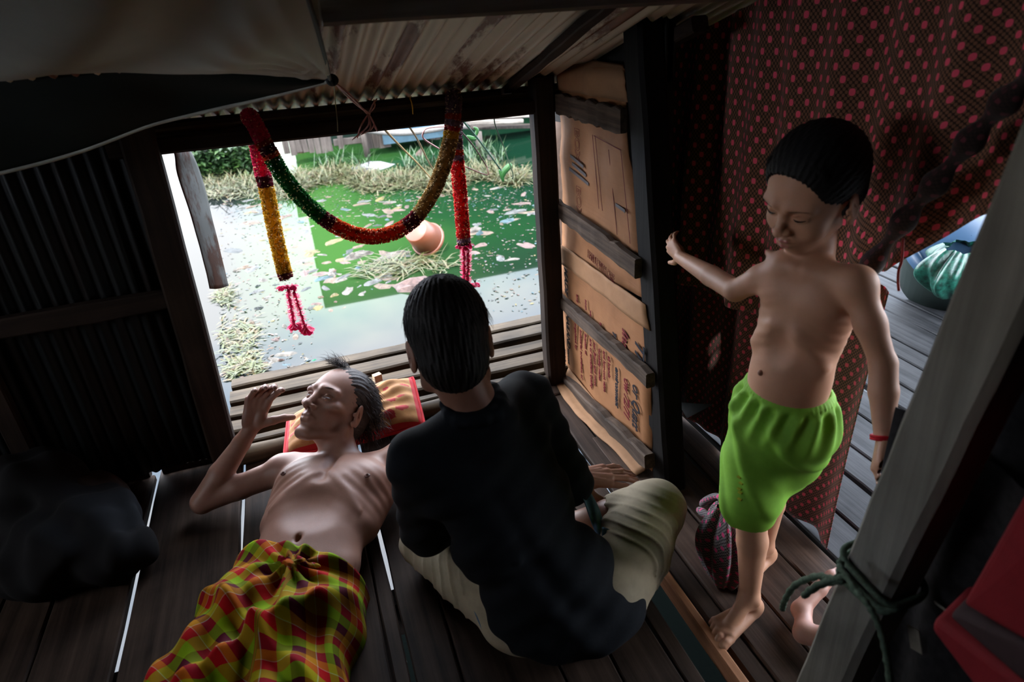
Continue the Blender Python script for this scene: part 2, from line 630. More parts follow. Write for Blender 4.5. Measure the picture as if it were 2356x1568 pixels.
# upper sheet, lower sheet, folded flap on the floor, crumpled top
sheet('upper_sheet', [pc(1286, 150), pc(1290, 290), pc(1294, 420), pc(1296, 520), pc(1290, 590)],
      [pc(1440, 158), pc(1446, 330), pc(1462, 480), pc(1478, 600), pc(1490, 690)], M['carton'], 0.006, 1)
sheet('lower_sheet', [pc(1288, 580, -.008), pc(1284, 680, -.008), pc(1288, 770, -.008), pc(1290, 860, -.008)],
      [pc(1494, 735, -.008), pc(1500, 850, -.008), pc(1500, 960, -.008), pc(1500, 1085, -.008)], M['carton'], 0.005, 2)
sheet('crumpled_top', [P(1318, 128, X=XC + .03), P(1288, 165, X=XC - .012), P(1284, 205, X=XC - .01)],
      [P(1436, 150, X=XC + .02), P(1438, 180, X=XC - .012), P(1440, 235, X=XC - .006)], M['carton2'], 0.006, 3, n=40, rough_edge=0.006)
sheet('tape_seam', [pc(1287, 560, -.014), pc(1284, 600, -.014)], [pc(1484, 700, -.014), pc(1494, 760, -.014)], M['carton2'], 0.004, 4, n=24)
# floor flap
vs, fs = [], []
for i in range(25):
    t = i / 24
    y = 2.10 - t * 0.62
    for j, (dx, z) in enumerate(((-0.012, 0.052), (-0.020, 0.030), (-0.034, 0.014), (-0.052, 0.008), (-0.070, 0.006))):
        w = 0.006 * noise.noise(Vector((t * 7, j * 0.8, 2)))
        vs.append(V(XC + dx * (1 + 0.25 * math.sin(t * 5)) + w, y, z + abs(w) * 0.8))
for i in range(24):
    for j in range(4):
        fs.append((i * 5 + j, i * 5 + j + 1, (i + 1) * 5 + j + 1, (i + 1) * 5 + j))
o = mesh_obj('floor_flap', vs, fs, M['carton2'], panel, True)
solidify(o, 0.004)
o['label'] = 'pale folded cardboard flap on the floor'
# near side lip of carton turning towards the post
sheet('side_lip', [P(1478, 690, X=XC - .004), P(1492, 760, X=XC - .004), P(1498, 830, X=XC - .004)], [P(1502, 700, X=XC + .02), P(1515, 770, X=XC + .02), P(1516, 850, X=XC + .02)], M['carton'], 0.006, 6, n=6)
sheet('side_lip', [P(1492, 900, X=XC - .008), P(1494, 1000, X=XC - .008), P(1492, 1075, X=XC - .008)], [P(1503, 915, X=XC + .01), P(1503, 1000, X=XC + .01), P(1500, 1065, X=XC + .01)], plain('red brown carton edge', (0.26, 0.09, 0.06), 0.8), 0.004, 7, n=6)


def batten(pa, pb, width, thick, seed, jit=0.004):
    mb = MB()
    mb.plank(pa, pb, width, thick, up=(-1, 0, 0), seg=18, jit=jit, seed=seed)
    return mb.build('batten', M['batten'], panel)


bt = batten(P(1284, 236, X=XC - .022), P(1432, 278, X=XC - .022), 0.062, 0.018, 21, 0.006)
batten(P(1283, 478, X=XC - .026), P(1470, 618, X=XC - .026), 0.056, 0.022, 22)
batten(P(1276, 678, X=XC - .030), P(1496, 872, X=XC - .030), 0.046, 0.028, 23)
batten(P(1290, 866, X=XC - .032), P(1496, 1062, X=XC - .032), 0.050, 0.034, 24)

# printing
def letter(txt, px, py, height, material, rot_deg=-90.0, shear=0.0, stretch=1.0, dx=-0.0165, name='printing', outline=False, italic=False, parent=None):
    """text lying on the cardboard wall; (px, py) is where it starts in the photo, it reads down the wall"""
    c = bpy.data.curves.new(name, 'FONT')
    c.body = txt
    c.size = height
    c.shear = 0.3 if italic else 0.0
    c.extrude = 0.0006
    c.offset = 0.0005 if height < 0.03 else 0.001
    if outline:
        c.fill_mode = 'NONE'
        c.bevel_depth = 0.0006
        c.extrude = 0
    o = bpy.data.objects.new(name, c)
    COL.objects.link(o)
    c.materials.append(material)
    p = P(px, py, X=XC + dx)
    a = math.radians(rot_deg)
    # wall basis: text right -> (0,-1,0) towards the viewer, text up -> (0,0,1), normal -> (-1,0,0)
    ex, ey, ez = V(0, -1, 0), V(0, 0, 1), V(-1, 0, 0)
    tx = ex * math.cos(a) + ey * math.sin(a)
    ty = -ex * math.sin(a) + ey * math.cos(a)
    mtx = Matrix(((tx[0] * stretch, ty[0], ez[0], p[0]), (tx[1] * stretch, ty[1], ez[1], p[1]), (tx[2] * stretch, ty[2], ez[2], p[2]), (0, 0, 0, 1)))
    dg = bpy.context.evaluated_depsgraph_get()
    me = bpy.data.meshes.new_from_object(o.evaluated_get(dg))
    COL.objects.unlink(o)
    bpy.data.objects.remove(o)
    me.transform(mtx)
    if not me.materials:
        me.materials.append(material)
    ob = bpy.data.objects.new(name, me)
    COL.objects.link(ob)
    ob.parent = panel
    ob.matrix_parent_inverse = Matrix.Translation(-panel.location)
    return ob


letter('MADE', 1298, 612, 0.038, M['print_black'], -90, name='black_printing', stretch=1.0, italic=True)
letter('THAILAND', 1302, 706, 0.036, M['print_black'], -90, name='black_printing', stretch=0.9, italic=True)
letter('SIZE/CODE', 1306, 800, 0.018, M['print_black'], -90, name='black_printing', stretch=0.75)
letter('COLOUR', 1298, 800, 0.018, M['print_black'], -90, name='black_printing', stretch=0.75)
letter('The', 1462, 772, 0.080, M['print_black'], -90, name='black_printing', italic=True, stretch=0.9)
letter('or Quatt', 1456, 880, 0.064, M['print_black'], -90, name='black_printing', italic=True, stretch=0.66)
letter('Insu', 1432, 752, 0.056, M['print_red'], -90, name='red_printing', italic=True, stretch=1.0)
letter('ow 72/71', 1436, 866, 0.052, M['print_red'], -90, name='red_printing', italic=True, stretch=0.70)
letter('Th', 1410, 758, 0.032, M['print_black'], -90, name='black_printing', italic=True)
letter('environment', 1416, 842, 0.034, M['print_black'], -90, name='black_printing', italic=True, stretch=0.82)
lines = [(1326, 676, 'and', .024), (1346, 688, 'noun', .022), (1357, 712, 'we', .022), (1380, 740, 'in', .022),
         (1322, 742, 'organized by', .024), (1334, 757, 'industrial soundness of', .025), (1345, 766, 'fineness of', .022), (1357, 778, 'are of excellent quality', .025),
         (1366, 786, 'our finest and most', .025), (1377, 800, 'durability makes', .022), (1388, 806, 'and low-cost value', .024), (1399, 818, 'all brands', .024)]
for x, y, t, s in lines:
    letter(t, x, y, s, M['print_red'], -90, name='red_printing', stretch=0.85)
t = letter('HANDLE WITH CARE', 1352, 590, 0.036, M['print_red'], -6, name='red_printing', stretch=0.55, outline=True, dx=-0.020)
letter('BOX', 1322, 292, 0.05, M['print_red'], -90, name='red_printing', outline=True, dx=-.006)
letter('BOX', 1326, 425, 0.05, M['print_red'], -90, name='red_printing', outline=True, dx=-.006)


def ruled(pts, w, name, material):
    mb = MB()
    for (x0, y0), (x1, y1) in pts:
        a, b_ = P(x0, y0, X=XC - .0075), P(x1, y1, X=XC - .0075)
        mb.plank(a, b_, w, 0.001, up=(-1, 0, 0), seg=6, jit=0.0002, seed=int(x0))
    return mb.build(name, material, panel)


ruled([((1363, 310), (1378, 480)), ((1369, 312), (1386, 485)), ((1366, 312), (1427, 345)), ((1400, 344), (1420, 540)), ((1428, 345), (1450, 560))], 0.0022, 'ruled_line', M['print_red'])
ruled([((1312, 358), (1342, 384)), ((1316, 376), (1348, 404)), ((1310, 388), (1354, 424)), ((1416, 470), (1438, 486))], 0.010, 'grey_stripe', M['print_grey'])
ruled([((1304, 180), (1330, 184)), ((1300, 194), (1333, 199))], 0.008, 'grey_stripe', M['print_grey'])

# curved dark sheet seen edge-on behind the cardboard wall
vs, fs = [], []
cpts = catmull([P(1292, 285, Y=2.22), P(1270, 370, Y=2.22), P(1268, 450, Y=2.22), P(1280, 560, Y=2.22), P(1290, 600, Y=2.22)], 6)
for p in cpts:
    for k in range(6):
        vs.append(p + V(0.012 * k, -0.035 * k + 0.0, 0) + V(0, 0.06, 0))
for i in range(len(cpts) - 1):
    for k in range(5):
        fs.append((i * 6 + k, i * 6 + k + 1, (i + 1) * 6 + k + 1, (i + 1) * 6 + k))
o = mesh_obj('curled_sheet', vs, fs, plain('brown outer sheet', (0.16, 0.10, 0.07), 0.8), None, True)
solidify(o, 0.003)
tag(o, 'brown sheet curling out beyond the far edge of the cardboard wall', 'sheet')

# door posts and threshold
mb = MB()
mb.plank(V(0.872, 1.405, -0.10), V(0.858, 1.615, 1.30), 0.070, 0.09, up=(0, -1, 0), seg=10, jit=0.002, seed=31)
o = mb.build('door_post', wood('sooty post', (0.003, 0.0025, 0.002), (0.010, 0.008, 0.007), 'Z'))
tag(o, 'nearly black door post between the cardboard wall and the curtain', 'post')
mb = MB()
mb.box((0.905, 2.0, 0.66), (0.02, 0.9, 1.36))
mb.box((1.04, 1.84, 0.68), (0.22, 0.02, 1.40))
mb.box((0.90, 1.78, 1.34), (0.02, 0.46, 0.44))
struct('trim_6', mb, dark_board)
mb = MB()
mb.box((1.10, 0.65, 1.55), (0.04, 2.6, 0.16))
struct('trim_7', mb, dark_board)
mb = MB()
mb.plank(V(0.672, -0.6, -0.012), V(0.678, 1.36, -0.012), 0.022, 0.05, seg=16, jit=0.001, seed=32)
o = mb.build('threshold_lath', M['red_wood'])
tag(o, 'narrow reddish lath of the threshold between the seated man and the boy', 'lath')
mb = MB()
mb.plank(V(0.722, -0.6, -0.03), V(0.728, 1.36, -0.03), 0.05, 0.05, seg=16, jit=0.002, seed=33)
o = mb.build('threshold_beam', M['dark_wood_y'])
tag(o, 'dark threshold beam under the toes of the standing boy', 'beam')
mb = MB()
for i, (a, b_) in enumerate(((0.752, 0.855), (0.862, 0.985), (0.992, 1.09))):
    mb.plank(V((a + b_) / 2, -0.5, -0.0125), V((a + b_) / 2, 1.72, -0.0125), b_ - a, 0.025, seg=12, jit=0.002, seed=i + 70)
struct('trim_8', mb, wood('boards of the next room', (0.028, 0.018, 0.013), (0.11, 0.070, 0.052), 'Y'))
# outer deck on the right: each board a thing
dk = wood('deck board grey', (0.008, 0.009, 0.010), (0.040, 0.042, 0.045), 'Y', 0.6)
x = 1.10
i = 0
names = ['first', 'second', 'third', 'fourth', 'fifth', 'sixth', 'seventh', 'eighth', 'ninth', 'tenth', 'eleventh', 'twelfth', 'thirteenth']
while x < 2.75 and i < 13:
    w = [0.12, 0.13, 0.10, 0.14, 0.12, 0.10, 0.13, 0.09, 0.15, 0.12, 0.12, 0.12, 0.10][i]
    mb = MB()
    mb.plank(V(x + w / 2, 0.46, -0.015), V(x + w / 2 + 0.01, 2.6 + 0.1 * math.sin(i * 2.1), -0.015), w, 0.028, seg=14, jit=0.003, seed=100 + i)
    o = mb.build('deck_board', dk)
    tag(o, 'grey weathered deck board behind the boy, %s from the curtain outwards' % names[i], 'board', 'boards of the deck outside the doorway')
    x += w + [0.006, 0.012, 0.008, 0.007, 0.03, 0.016, 0.008, 0.012, 0.01, 0.01, 0.01, 0.02, 0.02][i]
    i += 1
mb = MB()
for y in (0.55, 1.5, 2.4):
    mb.plank(V(1.0, y, -0.07), V(2.9, y, -0.07), 0.06, 0.08, seg=4, seed=int(y * 7))
struct('trim_9', mb, M['dark_wood_x'])

# leaning post in front, blurred by nearness
mb = MB()
pb_, pt_ = P(1825, 1568, X=.70), P(2356, 240, X=.70)
d = nrm(pt_ - pb_)
lo = pb_ - d * (pb_[2] + 0.0) / d[2]
hi = pb_ + d * (1.42 - pb_[2]) / d[2]
off = V(0.035, -0.045, 0)
mb.plank(lo + off, hi + off, 0.09, 0.07, up=(-1, 0, 0), seg=20, jit=0.0012, seed=35)
lp = mb.build('leaning_post', M['post_grey'])
tag(lp, 'pale grey post leaning across the right side of the view, rope tied round it', 'post')
POST_D, POST_LO = d, lo + off
# green rope round it
rope_m = plain('green rope', (0.075, 0.105, 0.070), 0.9, 0.35, 200, bmp=0.8)
rp_ = empty('rope', tuple(P(1945, 1310, X=.69)))
tag(rp_, 'frayed green rope knotted round the leaning post, its end hanging down', 'rope')
mb = MB()
z0 = P(1945, 1300, X=.69)[2]
cx = POST_LO + d * (z0 - POST_LO[2]) / d[2]
for k, (dz, r1) in enumerate(((0.0, 0.052), (-0.012, 0.054), (-0.022, 0.052))):
    ring = []
    for a in np.linspace(0, 2 * math.pi, 33):
        ca, sa = math.cos(a), math.sin(a)
        s = 0.042 / max(abs(ca), abs(sa)) if False else 1
        px_ = 0.043 * np.sign(ca) * abs(ca) ** 0.45
        py_ = 0.053 * np.sign(sa) * abs(sa) ** 0.45
        ring.append(cx + V(px_, py_, dz + 0.012 * math.sin(a + k)))
    mb.tube(ring, 0.0052, 7)
mb.build('rope_turns', rope_m, rp_, True)
for pts_, r_ in (([P(1935, 1290, X=.655), P(1925, 1330, X=.64), P(1880, 1325, X=.65), P(1830, 1345, X=.67), P(1806, 1380, X=.68), P(1800, 1400, X=.68)], 0.0055),
                 ([P(1940, 1335, X=.64), P(1890, 1345, X=.645), P(1850, 1370, X=.66), P(1880, 1345, X=.64), P(1945, 1325, X=.64)], 0.0050),
                 ([P(1930, 1300, X=.645), P(1965, 1350, X=.635), P(2000, 1395, X=.63), P(2022, 1440, X=.63), P(2038, 1500, X=.63), P(2050, 1590, X=.63), P(2055, 1700, X=.63)], 0.0048)):
    mb = MB()
    q = catmull(pts_, 8)
    mb.tube(q, [r_ * (1 + 0.18 * math.sin(i * 1.9)) for i in range(len(q))], 7)
    mb.build('rope_end', rope_m, rp_, True)

# dark sacking screen right of the post, low red box beside it
sack = plain('dark sacking', (0.018, 0.016, 0.016), 0.95, 0.4, 60)


def scr_fn(u, v):
    y = 0.66 - u * 0.75
    z = v * 0.74
    x = 0.80 + 0.012 * math.sin(u * 19) * (1 - v * .4) + 0.008 * math.sin(u * 41 + v * 5)
    return V(x, y, z + 0.001)


vs, fs, uv = grid_surface(scr_fn, 50, 16)
o = mesh_obj('sacking_screen', vs, fs, sack, None, True)
solidify(o, 0.003)
tag(o, 'dark sacking hanging low beside the leaning post', 'cloth')
def scr2_fn(u, v):
    y = 0.60 - u * 0.60
    z = 0.70 + v * 0.68
    x = 0.83 + 0.010 * math.sin(u * 17 + 1) + 0.006 * math.sin(u * 37 + v * 4)
    return V(x, y, z)


vs, fs, uv = grid_surface(scr2_fn, 46, 16)
o = mesh_obj('sacking_curtain', vs, fs, sack, None, True)
solidify(o, 0.003)
tag(o, 'black cloth filling the space right of the leaning post', 'cloth')
# paper scraps stuck on the screen
for i, (x, y, w, h, a) in enumerate(((2110, 1325, .016, .030, .5), (2072, 1388, .026, .014, .1), (2105, 1470, .022, .040, .4), (2100, 1290, .010, .010, .2), (2165, 1395, .02, .005, .1), (2165, 1188, .008, .008, .3))):
    mb = MB()
    c = P(x, y, X=.775)
    rr = np.array(Matrix.Rotation(-a, 3, 'X'))
    mb.box(c, (0.0015, w, h), rr)
    mb.box(c + V(-0.001, w * .3, h * .2), (0.0015, w * .5, h * .5), rr)
    o = mb.build('paper_scrap', plain('scrap%d' % i, (0.20, 0.17, 0.13), 0.8))
    tag(o, ['small tan scrap below the knot, upper of the pair', 'crumpled pale scrap right of the rope', 'largest tan scrap near the bottom edge, beside the rope', 'tiny pale scrap above the others', 'thin pale strip beside the red box corner', 'faint brown scrap high on the dark sacking'][i], 'scrap', 'scraps caught on the dark sacking')
# ================================================================== CURTAINS
def cloth_dots(name, ground, weave, dot, su, sv, trans=0.0):
    """dark cloth woven with a lattice and small bright rosettes; the pattern follows the cloth's own map"""
    m, nt, b = new_mat(name)
    uv = N(nt, 'ShaderNodeUVMap')
    mp = N(nt, 'ShaderNodeMapping')
    mp.inputs['Scale'].default_value = (su, sv, 1)
    nt.links.new(uv.outputs['UV'], mp.inputs['Vector'])
    sx = N(nt, 'ShaderNodeSeparateXYZ')
    nt.links.new(mp.outputs['Vector'], sx.inputs[0])

    def M_(op, a, bb=None):
        n = N(nt, 'ShaderNodeMath', operation=op)
        for i, q in enumerate((a, bb)):
            if q is None:
                continue
            if isinstance(q, (int, float)):
                n.inputs[i].default_value = q
            else:
                nt.links.new(q, n.inputs[i])
        return n.outputs[0]
    def cellblob(ox, oy, scale, power=1.0):
        fx = M_('ABSOLUTE', M_('SUBTRACT', M_('FRACT', M_('ADD', M_('MULTIPLY', sx.outputs[0], scale), ox)), 0.5))
        fy = M_('ABSOLUTE', M_('SUBTRACT', M_('FRACT', M_('ADD', M_('MULTIPLY', sx.outputs[1], scale), oy)), 0.5))
        r2 = M_('SQRT', M_('ADD', M_('MULTIPLY', fx, fx), M_('MULTIPLY', fy, fy)))
        mx = M_('MAXIMUM', fx, fy)
        return M_('ADD', M_('MULTIPLY', r2, 0.85), M_('MULTIPLY', mx, 0.15))
    big = M_('MINIMUM', cellblob(0, 0, 1), cellblob(0.5, 0.5, 1))
    small = M_('MINIMUM', cellblob(0, 0, 4), cellblob(0.5, 0.5, 4))
    d1 = M_('LESS_THAN', big, 0.150)
    d2 = M_('LESS_THAN', small, 0.29)
    ns = noise_tex(nt, mp.outputs['Vector'], 3.0, 3)
    mixa = N(nt, 'ShaderNodeMix', data_type='RGBA')
    nt.links.new(d2, mixa.inputs[0])
    mixa.inputs[6].default_value = (*ground, 1)
    mixa.inputs[7].default_value = (*weave, 1)
    mixb = N(nt, 'ShaderNodeMix', data_type='RGBA')
    nt.links.new(d1, mixb.inputs[0])
    nt.links.new(mixa.outputs[2], mixb.inputs[6])
    mixb.inputs[7].default_value = (*dot, 1)
    nt.links.new(mixb.outputs[2], b.inputs['Base Color'])
    b.inputs['Roughness'].default_value = 0.85
    b.inputs['Specular IOR Level'].default_value = 0.2
    b.inputs['Sheen Weight'].default_value = 0.15
    bump(nt, b, ns, 0.15)
    return m


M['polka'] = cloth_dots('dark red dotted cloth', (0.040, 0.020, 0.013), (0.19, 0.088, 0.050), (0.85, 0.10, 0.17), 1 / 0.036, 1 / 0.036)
M['polka2'] = cloth_dots('plum dotted cloth', (0.035, 0.02, 0.03), (0.22, 0.20, 0.20), (0.75, 0.06, 0.22), 1 / 0.028, 1 / 0.028)
XCU = 1.06


def arc(y):
    return 1.0


def lerp_tab(t, tab):
    for (a, va), (b_, vb) in zip(tab, tab[1:]):
        if t <= b_:
            k = (t - a) / (b_ - a)
            k = k * k * (3 - 2 * k)
            return va + (vb - va) * k
    return tab[-1][1]


LOW = [(0.0, 0.50), (0.35, 0.54), (0.54, 0.62), (0.60, 0.79), (0.78, 0.98), (1.0, 1.20)]


def cur_fn(u, v):
    y = 1.86 - u * 1.42
    zl = lerp_tab(u, LOW)
    z = 1.50 + (zl - 1.50) * v
    hang = v
    fold = 0.016 * math.sin(u * 34 + 1.0) * (0.5 + 0.5 * v) + 0.010 * math.sin(u * 71 + v * 2.0) + 0.006 * math.sin(u * 13 - v * 4)
    fold += -0.03 * math.exp(-((u - 0.40) / 0.05) ** 2) * (1 - 0.3 * v)        # one deep fold
    sw = max(0.0, (u - 0.60) / 0.4)
    fold += sw * 0.030 * math.sin(v * 17 + u * 6) * v * v                          # gathered folds along the drawn-up hem
    return V(XCU + fold - 0.05 * v * (1 - u) * 0, y, z)


def cur_uv(u, v):
    y = 1.86 - u * 1.42
    zl = lerp_tab(u, LOW)
    return ((1.86 - y) * 1.12, v * (1.50 - (0.55 + 0.45 * zl)))


vs, fs, uv = grid_surface(cur_fn, 170, 90, cur_uv)
o = mesh_obj('curtain', vs, fs, M['polka'], None, True, uv)
solidify(o, 0.0015)
tag(o, 'large dark curtain with pink-red dots hanging behind the boy, drawn up on the right', 'curtain')


def cur2_fn(u, v):
    y = 1.84 - u * (0.85 - 0.03 * v)
    z = 0.74 - v * 0.733
    fold = 0.014 * math.sin(u * 22 + 0.4) + 0.007 * math.sin(u * 47 + v * 3)
    return V(XCU + 0.045 + fold, y, z)


vs, fs, uv = grid_surface(cur2_fn, 110, 50, lambda u, v: (u * 1.05, v * 0.68))
o = mesh_obj('curtain', vs, fs, cloth_dots('faded dotted cloth', (0.03, 0.015, 0.014), (0.15, 0.06, 0.04), (0.55, 0.06, 0.10), 1 / 0.034, 1 / 0.034), None, True, uv)
solidify(o, 0.0015)
tag(o, 'lower dotted curtain panel hanging behind the legs of the boy, under the large one', 'curtain')
# dark roll along the drawn-up hem, coloured as the shade of a deep fold
mb = MB()
q = catmull([P(1990, 628, X=1.0), P(2070, 520, X=.995), P(2150, 425, X=.99), P(2240, 315, X=.985), P(2330, 215, X=.98), P(2430, 110, X=.97)], 10)
vs_, n_ = [], 12
rr = [0.016 + 0.006 * math.sin(i * 0.7) for i in range(len(q))]
mb.tube(q, rr, n_)
uvs_ = [((i // n_) * 0.012, (i % n_) * 0.008) for i in range(len(mb.v))]
mb.uv = uvs_
o = mb.build('fold_shade_roll', cloth_dots('shadowy cloth', (0.010, 0.006, 0.005), (0.02, 0.010, 0.008), (0.10, 0.02, 0.03), 1 / 0.036, 1 / 0.036), None, True, uv=True)
tag(o, 'cloth roll darkened as the shade of a deep fold, slanting up behind the boy', 'cloth')

# bundled plum cloth hanging by the doorway, knotted at the top
bz = empty('hanging_bundle', tuple(P(1660, 1220, X=.80)))
tag(bz, 'plum coloured dotted cloth bag hanging low between the post and the leg of the boy', 'bag')


def bag_fn(u, v):
    a = u * 2 * math.pi
    c0 = P(1668, 1165, X=.80)
    c1 = P(1660, 1350, X=.80)
    c = c0 * (1 - v) + c1 * v
    r = 0.008 + 0.062 * math.sin(math.pi * min(1, v * 0.93 + 0.05)) ** 0.8
    fold = 1 + 0.22 * math.sin(a * 5 + v * 2.2) * (1 - 0.4 * v) + 0.08 * math.sin(a * 11)
    return c + V(r * 0.7 * fold * math.cos(a), r * fold * math.sin(a), 0)


vs, fs, uv = grid_surface(bag_fn, 73, 30, lambda u, v: (u * 0.34, v * 0.24))
mesh_obj('bag_cloth', vs, fs, M['polka2'], bz, True, uv)
mb = MB()
for k, (a, b_, c_) in enumerate((((1668, 1170), (1650, 1140), (1612, 1160)), ((1668, 1170), (1640, 1190), (1605, 1170)), ((1668, 1165), (1690, 1120), (1700, 1060)))):
    q = catmull([P(*a, X=.80), P(*b_, X=.80), P(*c_, X=.82)], 8)
    mb.tube(q, [0.007, 0.008, 0.009, 0.009, 0.008, 0.008, 0.007, 0.007, 0.007, 0.007, 0.008, 0.009, 0.010, 0.011, 0.011, 0.009, 0.004][:len(q)], 8)
mb.uv = [(p[1] * 1.0, p[2] * 1.0) for p in mb.v]
mb.build('tied_corner', M['polka2'], bz, True, uv=True)
mb = MB()
mb.tube(catmull([P(1700, 1060, X=.82), P(1702, 980, X=.88), P(1702, 900, X=1.0)], 6), 0.003, 6)
mb.build('string', rope_m, bz, True)

# ================================================================== TARPAULIN over the upper left
tarp_m = plain('grey green tarpaulin', (0.34, 0.35, 0.30), 0.62, 0.10, 8, spec=0.35)
tp = empty('tarpaulin', tuple(P(760, 183, Y=1.66)))
tag(tp, 'grey green tarpaulin slung under the roof at the upper left, corner tied to the beam', 'tarpaulin')
A = P(762, 184, Y=1.66)
B = P(690, -60, Y=1.13)
Cc = P(-700, 190, Y=1.70)
Dd = P(-700, -400, Y=1.0)


def tarp_fn(u, v):
    p = (A * (1 - u) + Cc * u) * (1 - v) + (B * (1 - u) + Dd * u) * v
    ur = u * 3.0
    # creases that fan out from the tied corner and soft sags
    ang = math.atan2(v, u * 2.2 + 1e-4)
    rad = math.hypot(u * 2.2, v)
    p = p + V(0, 0, 0.008 * math.sin(ang * 26) * math.exp(-rad * 2.5) * min(1, rad * 9))
    p = p + V(0, 0, -0.06 * math.sin(math.pi * min(1, u)) * math.sin(math.pi * v) + 0.012 * math.sin(u * 16 + v * 5) * min(1, v * 3) * min(1, u * 5))
    p = p + V(0, -0.05 * math.sin(math.pi * v) * (1 - u) ** 3, 0)
    # first edge slightly scalloped
    p = p + V(0, 0, 0.018 * math.sin(math.pi * min(1.0, u * 1.6)) * (1 - v))
    return p


vs, fs, uv = grid_surface(tarp_fn, 110, 50)
o = mesh_obj('sheet', vs, fs, tarp_m, tp, True)
solidify(o, 0.0015)


def flap_fn(u, v):
    top = tarp_fn(u, 0.0)
    low = [(0.0, 0), (0.30, 0.115), (0.6, 0.19), (1.0, 0.21)]
    dz = lerp_tab(u, low)
    x = top[0]
    return top + V(0, 0.10 * (dz / 0.2) * v - 0.006 * math.sin(u * 21) * v, -dz * v + 0.001)


FL = [P(740, 192, Y=1.67), P(600, 228, Y=1.72), P(450, 262, Y=1.76), P(340, 290, Y=1.78), P(180, 350, Y=1.80), P(0, 398, Y=1.80), P(-300, 460, Y=1.80), P(-700, 520, Y=1.80)]
FLc = catmull([A + V(0, .002, -.002)] + FL, 14)


def flap_fn(u, v):
    i = u * (len(FLc) - 1)
    k = min(int(i), len(FLc) - 2)
    low = FLc[k] * (1 - (i - k)) + FLc[k + 1] * (i - k)
    # matching point of the upper edge at the same x
    uu = (low[0] - A[0]) / (Cc[0] - A[0])
    top = tarp_fn(min(1, max(0, uu)), 0.0)
    p = top * (1 - v) + low * v
    return p + V(0, 0.012 * math.sin(u * 18 + v * 2) * math.sin(math.pi * v), 0)


vs, fs, uv = grid_surface(flap_fn, 110, 14)
o = mesh_obj('hanging_edge', vs, fs, plain('shaded tarpaulin edge', (0.006, 0.010, 0.008), 0.8, 0.2, 12), tp, True)  # flap coloured nearly black for the shade on its side away from the light
solidify(o, 0.0015)
mb = MB()
mb.tube([p + V(0, -0.002, 0) for p in FLc], 0.0042, 7)
mb.build('hem', tarp_m, tp, True)
mb = MB()
mb.tube([tarp_fn(0.004, v) + V(0.002, 0, 0) for v in np.linspace(0, 1, 24)], 0.0042, 7)
mb.build('hem', plain('dark hem', (0.05, 0.055, 0.05), 0.7), tp, True)
# knot and pink raffia tie to the header beam
mb = MB()
kc = P(764, 184, Y=1.655)
for k in range(7):
    a = k * 2.3
    ring = [kc + V(0.011 * math.cos(t) * math.cos(a), 0.009 * math.sin(a) * math.cos(t) + 0.003 * math.cos(a), 0.010 * math.sin(t)) for t in np.linspace(0, 2 * math.pi, 15)]
    mb.tube(ring, 0.0036, 6)
mb.build('knot', plain('black knot', (0.02, 0.02, 0.02), 0.7), tp, True)
tie = empty('raffia_tie', tuple(P(850, 265, Y=YW - .03)))
tag(tie, 'pinkish raffia string tying the tarpaulin corner to the header beam, ends frayed', 'string')
raf = plain('pink raffia', (0.46, 0.24, 0.22), 0.55, 0.3, 90)
mb = MB()
for k in range(6):
    o_ = V(rnd.uniform(-.003, .003), rnd.uniform(-.003, .003), rnd.uniform(-.003, .003))
    q = catmull([kc, kc * .5 + P(848, 262, Y=YW - .04) * .5 + o_ * 2, P(848 + rnd.uniform(-4, 4), 262, Y=YW - .04)], 8)
    mb.tube(q, 0.0021, 5)
mb.build('strand', raf, tie, True)
mb = MB()
for (x0, y0, x1, y1, x2, y2) in ((848, 262, 862, 245, 860, 228), (848, 262, 858, 240, 868, 226), (848, 262, 846, 290, 810, 322), (848, 262, 852, 295, 830, 310), (848, 262, 860, 285, 852, 300), (848, 262, 830, 290, 822, 318), (848, 262, 868, 300, 862, 292)):
    q = catmull([P(x0, y0, Y=YW - .045), P(x1, y1, Y=YW - .06), P(x2, y2, Y=YW - .05)], 6)
    mb.tube(q, [0.0026] * 6 + [0.0022] * (len(q) - 7) + [0.001], 5)
mb.build('frayed_end', raf, tie, True)
# thin cord hanging beside it
mb = MB()
q = catmull([P(768, 190, Y=1.66), P(772, 240, Y=YW - .05), P(776, 280, Y=YW - .045), P(777, 303, Y=YW - .045)], 8)
mb.tube(q, 0.0016, 5)
o = mb.build('cord', plain('pale green cord', (0.35, 0.38, 0.26), 0.7), None, True)
tag(o, 'thin pale cord hanging straight down from the tarpaulin corner', 'cord')
mb = MB()
q = catmull([P(943, 226, Y=2.03), P(948, 240, Y=2.02), P(950, 262, Y=2.04)], 6)
mb.tube(q, 0.0018, 5)
q = catmull([P(946, 222, Y=2.10), P(943, 226, Y=2.03)], 3)
mb.tube(q, 0.0018, 5)
o = mb.build('cord', plain('yellow cord', (0.55, 0.34, 0.03), 0.6), None, True)
tag(o, 'short yellow string looped over the header beam', 'string')

mb = MB()
tri = [P(1560, 925, X=1.035), P(1640, 930, X=1.035), P(1580, 962, X=1.03)]
mb.add(tri + [p + V(0.002, 0, 0) for p in tri], [(0, 2, 1), (3, 4, 5), (0, 1, 4, 3), (1, 2, 5, 4), (2, 0, 3, 5)])
o = mb.build('plastic_scrap', plain('grey plastic', (0.09, 0.09, 0.09), 0.3))
tag(o, 'small grey triangular plastic scrap caught on the lower curtain near the post', 'scrap')
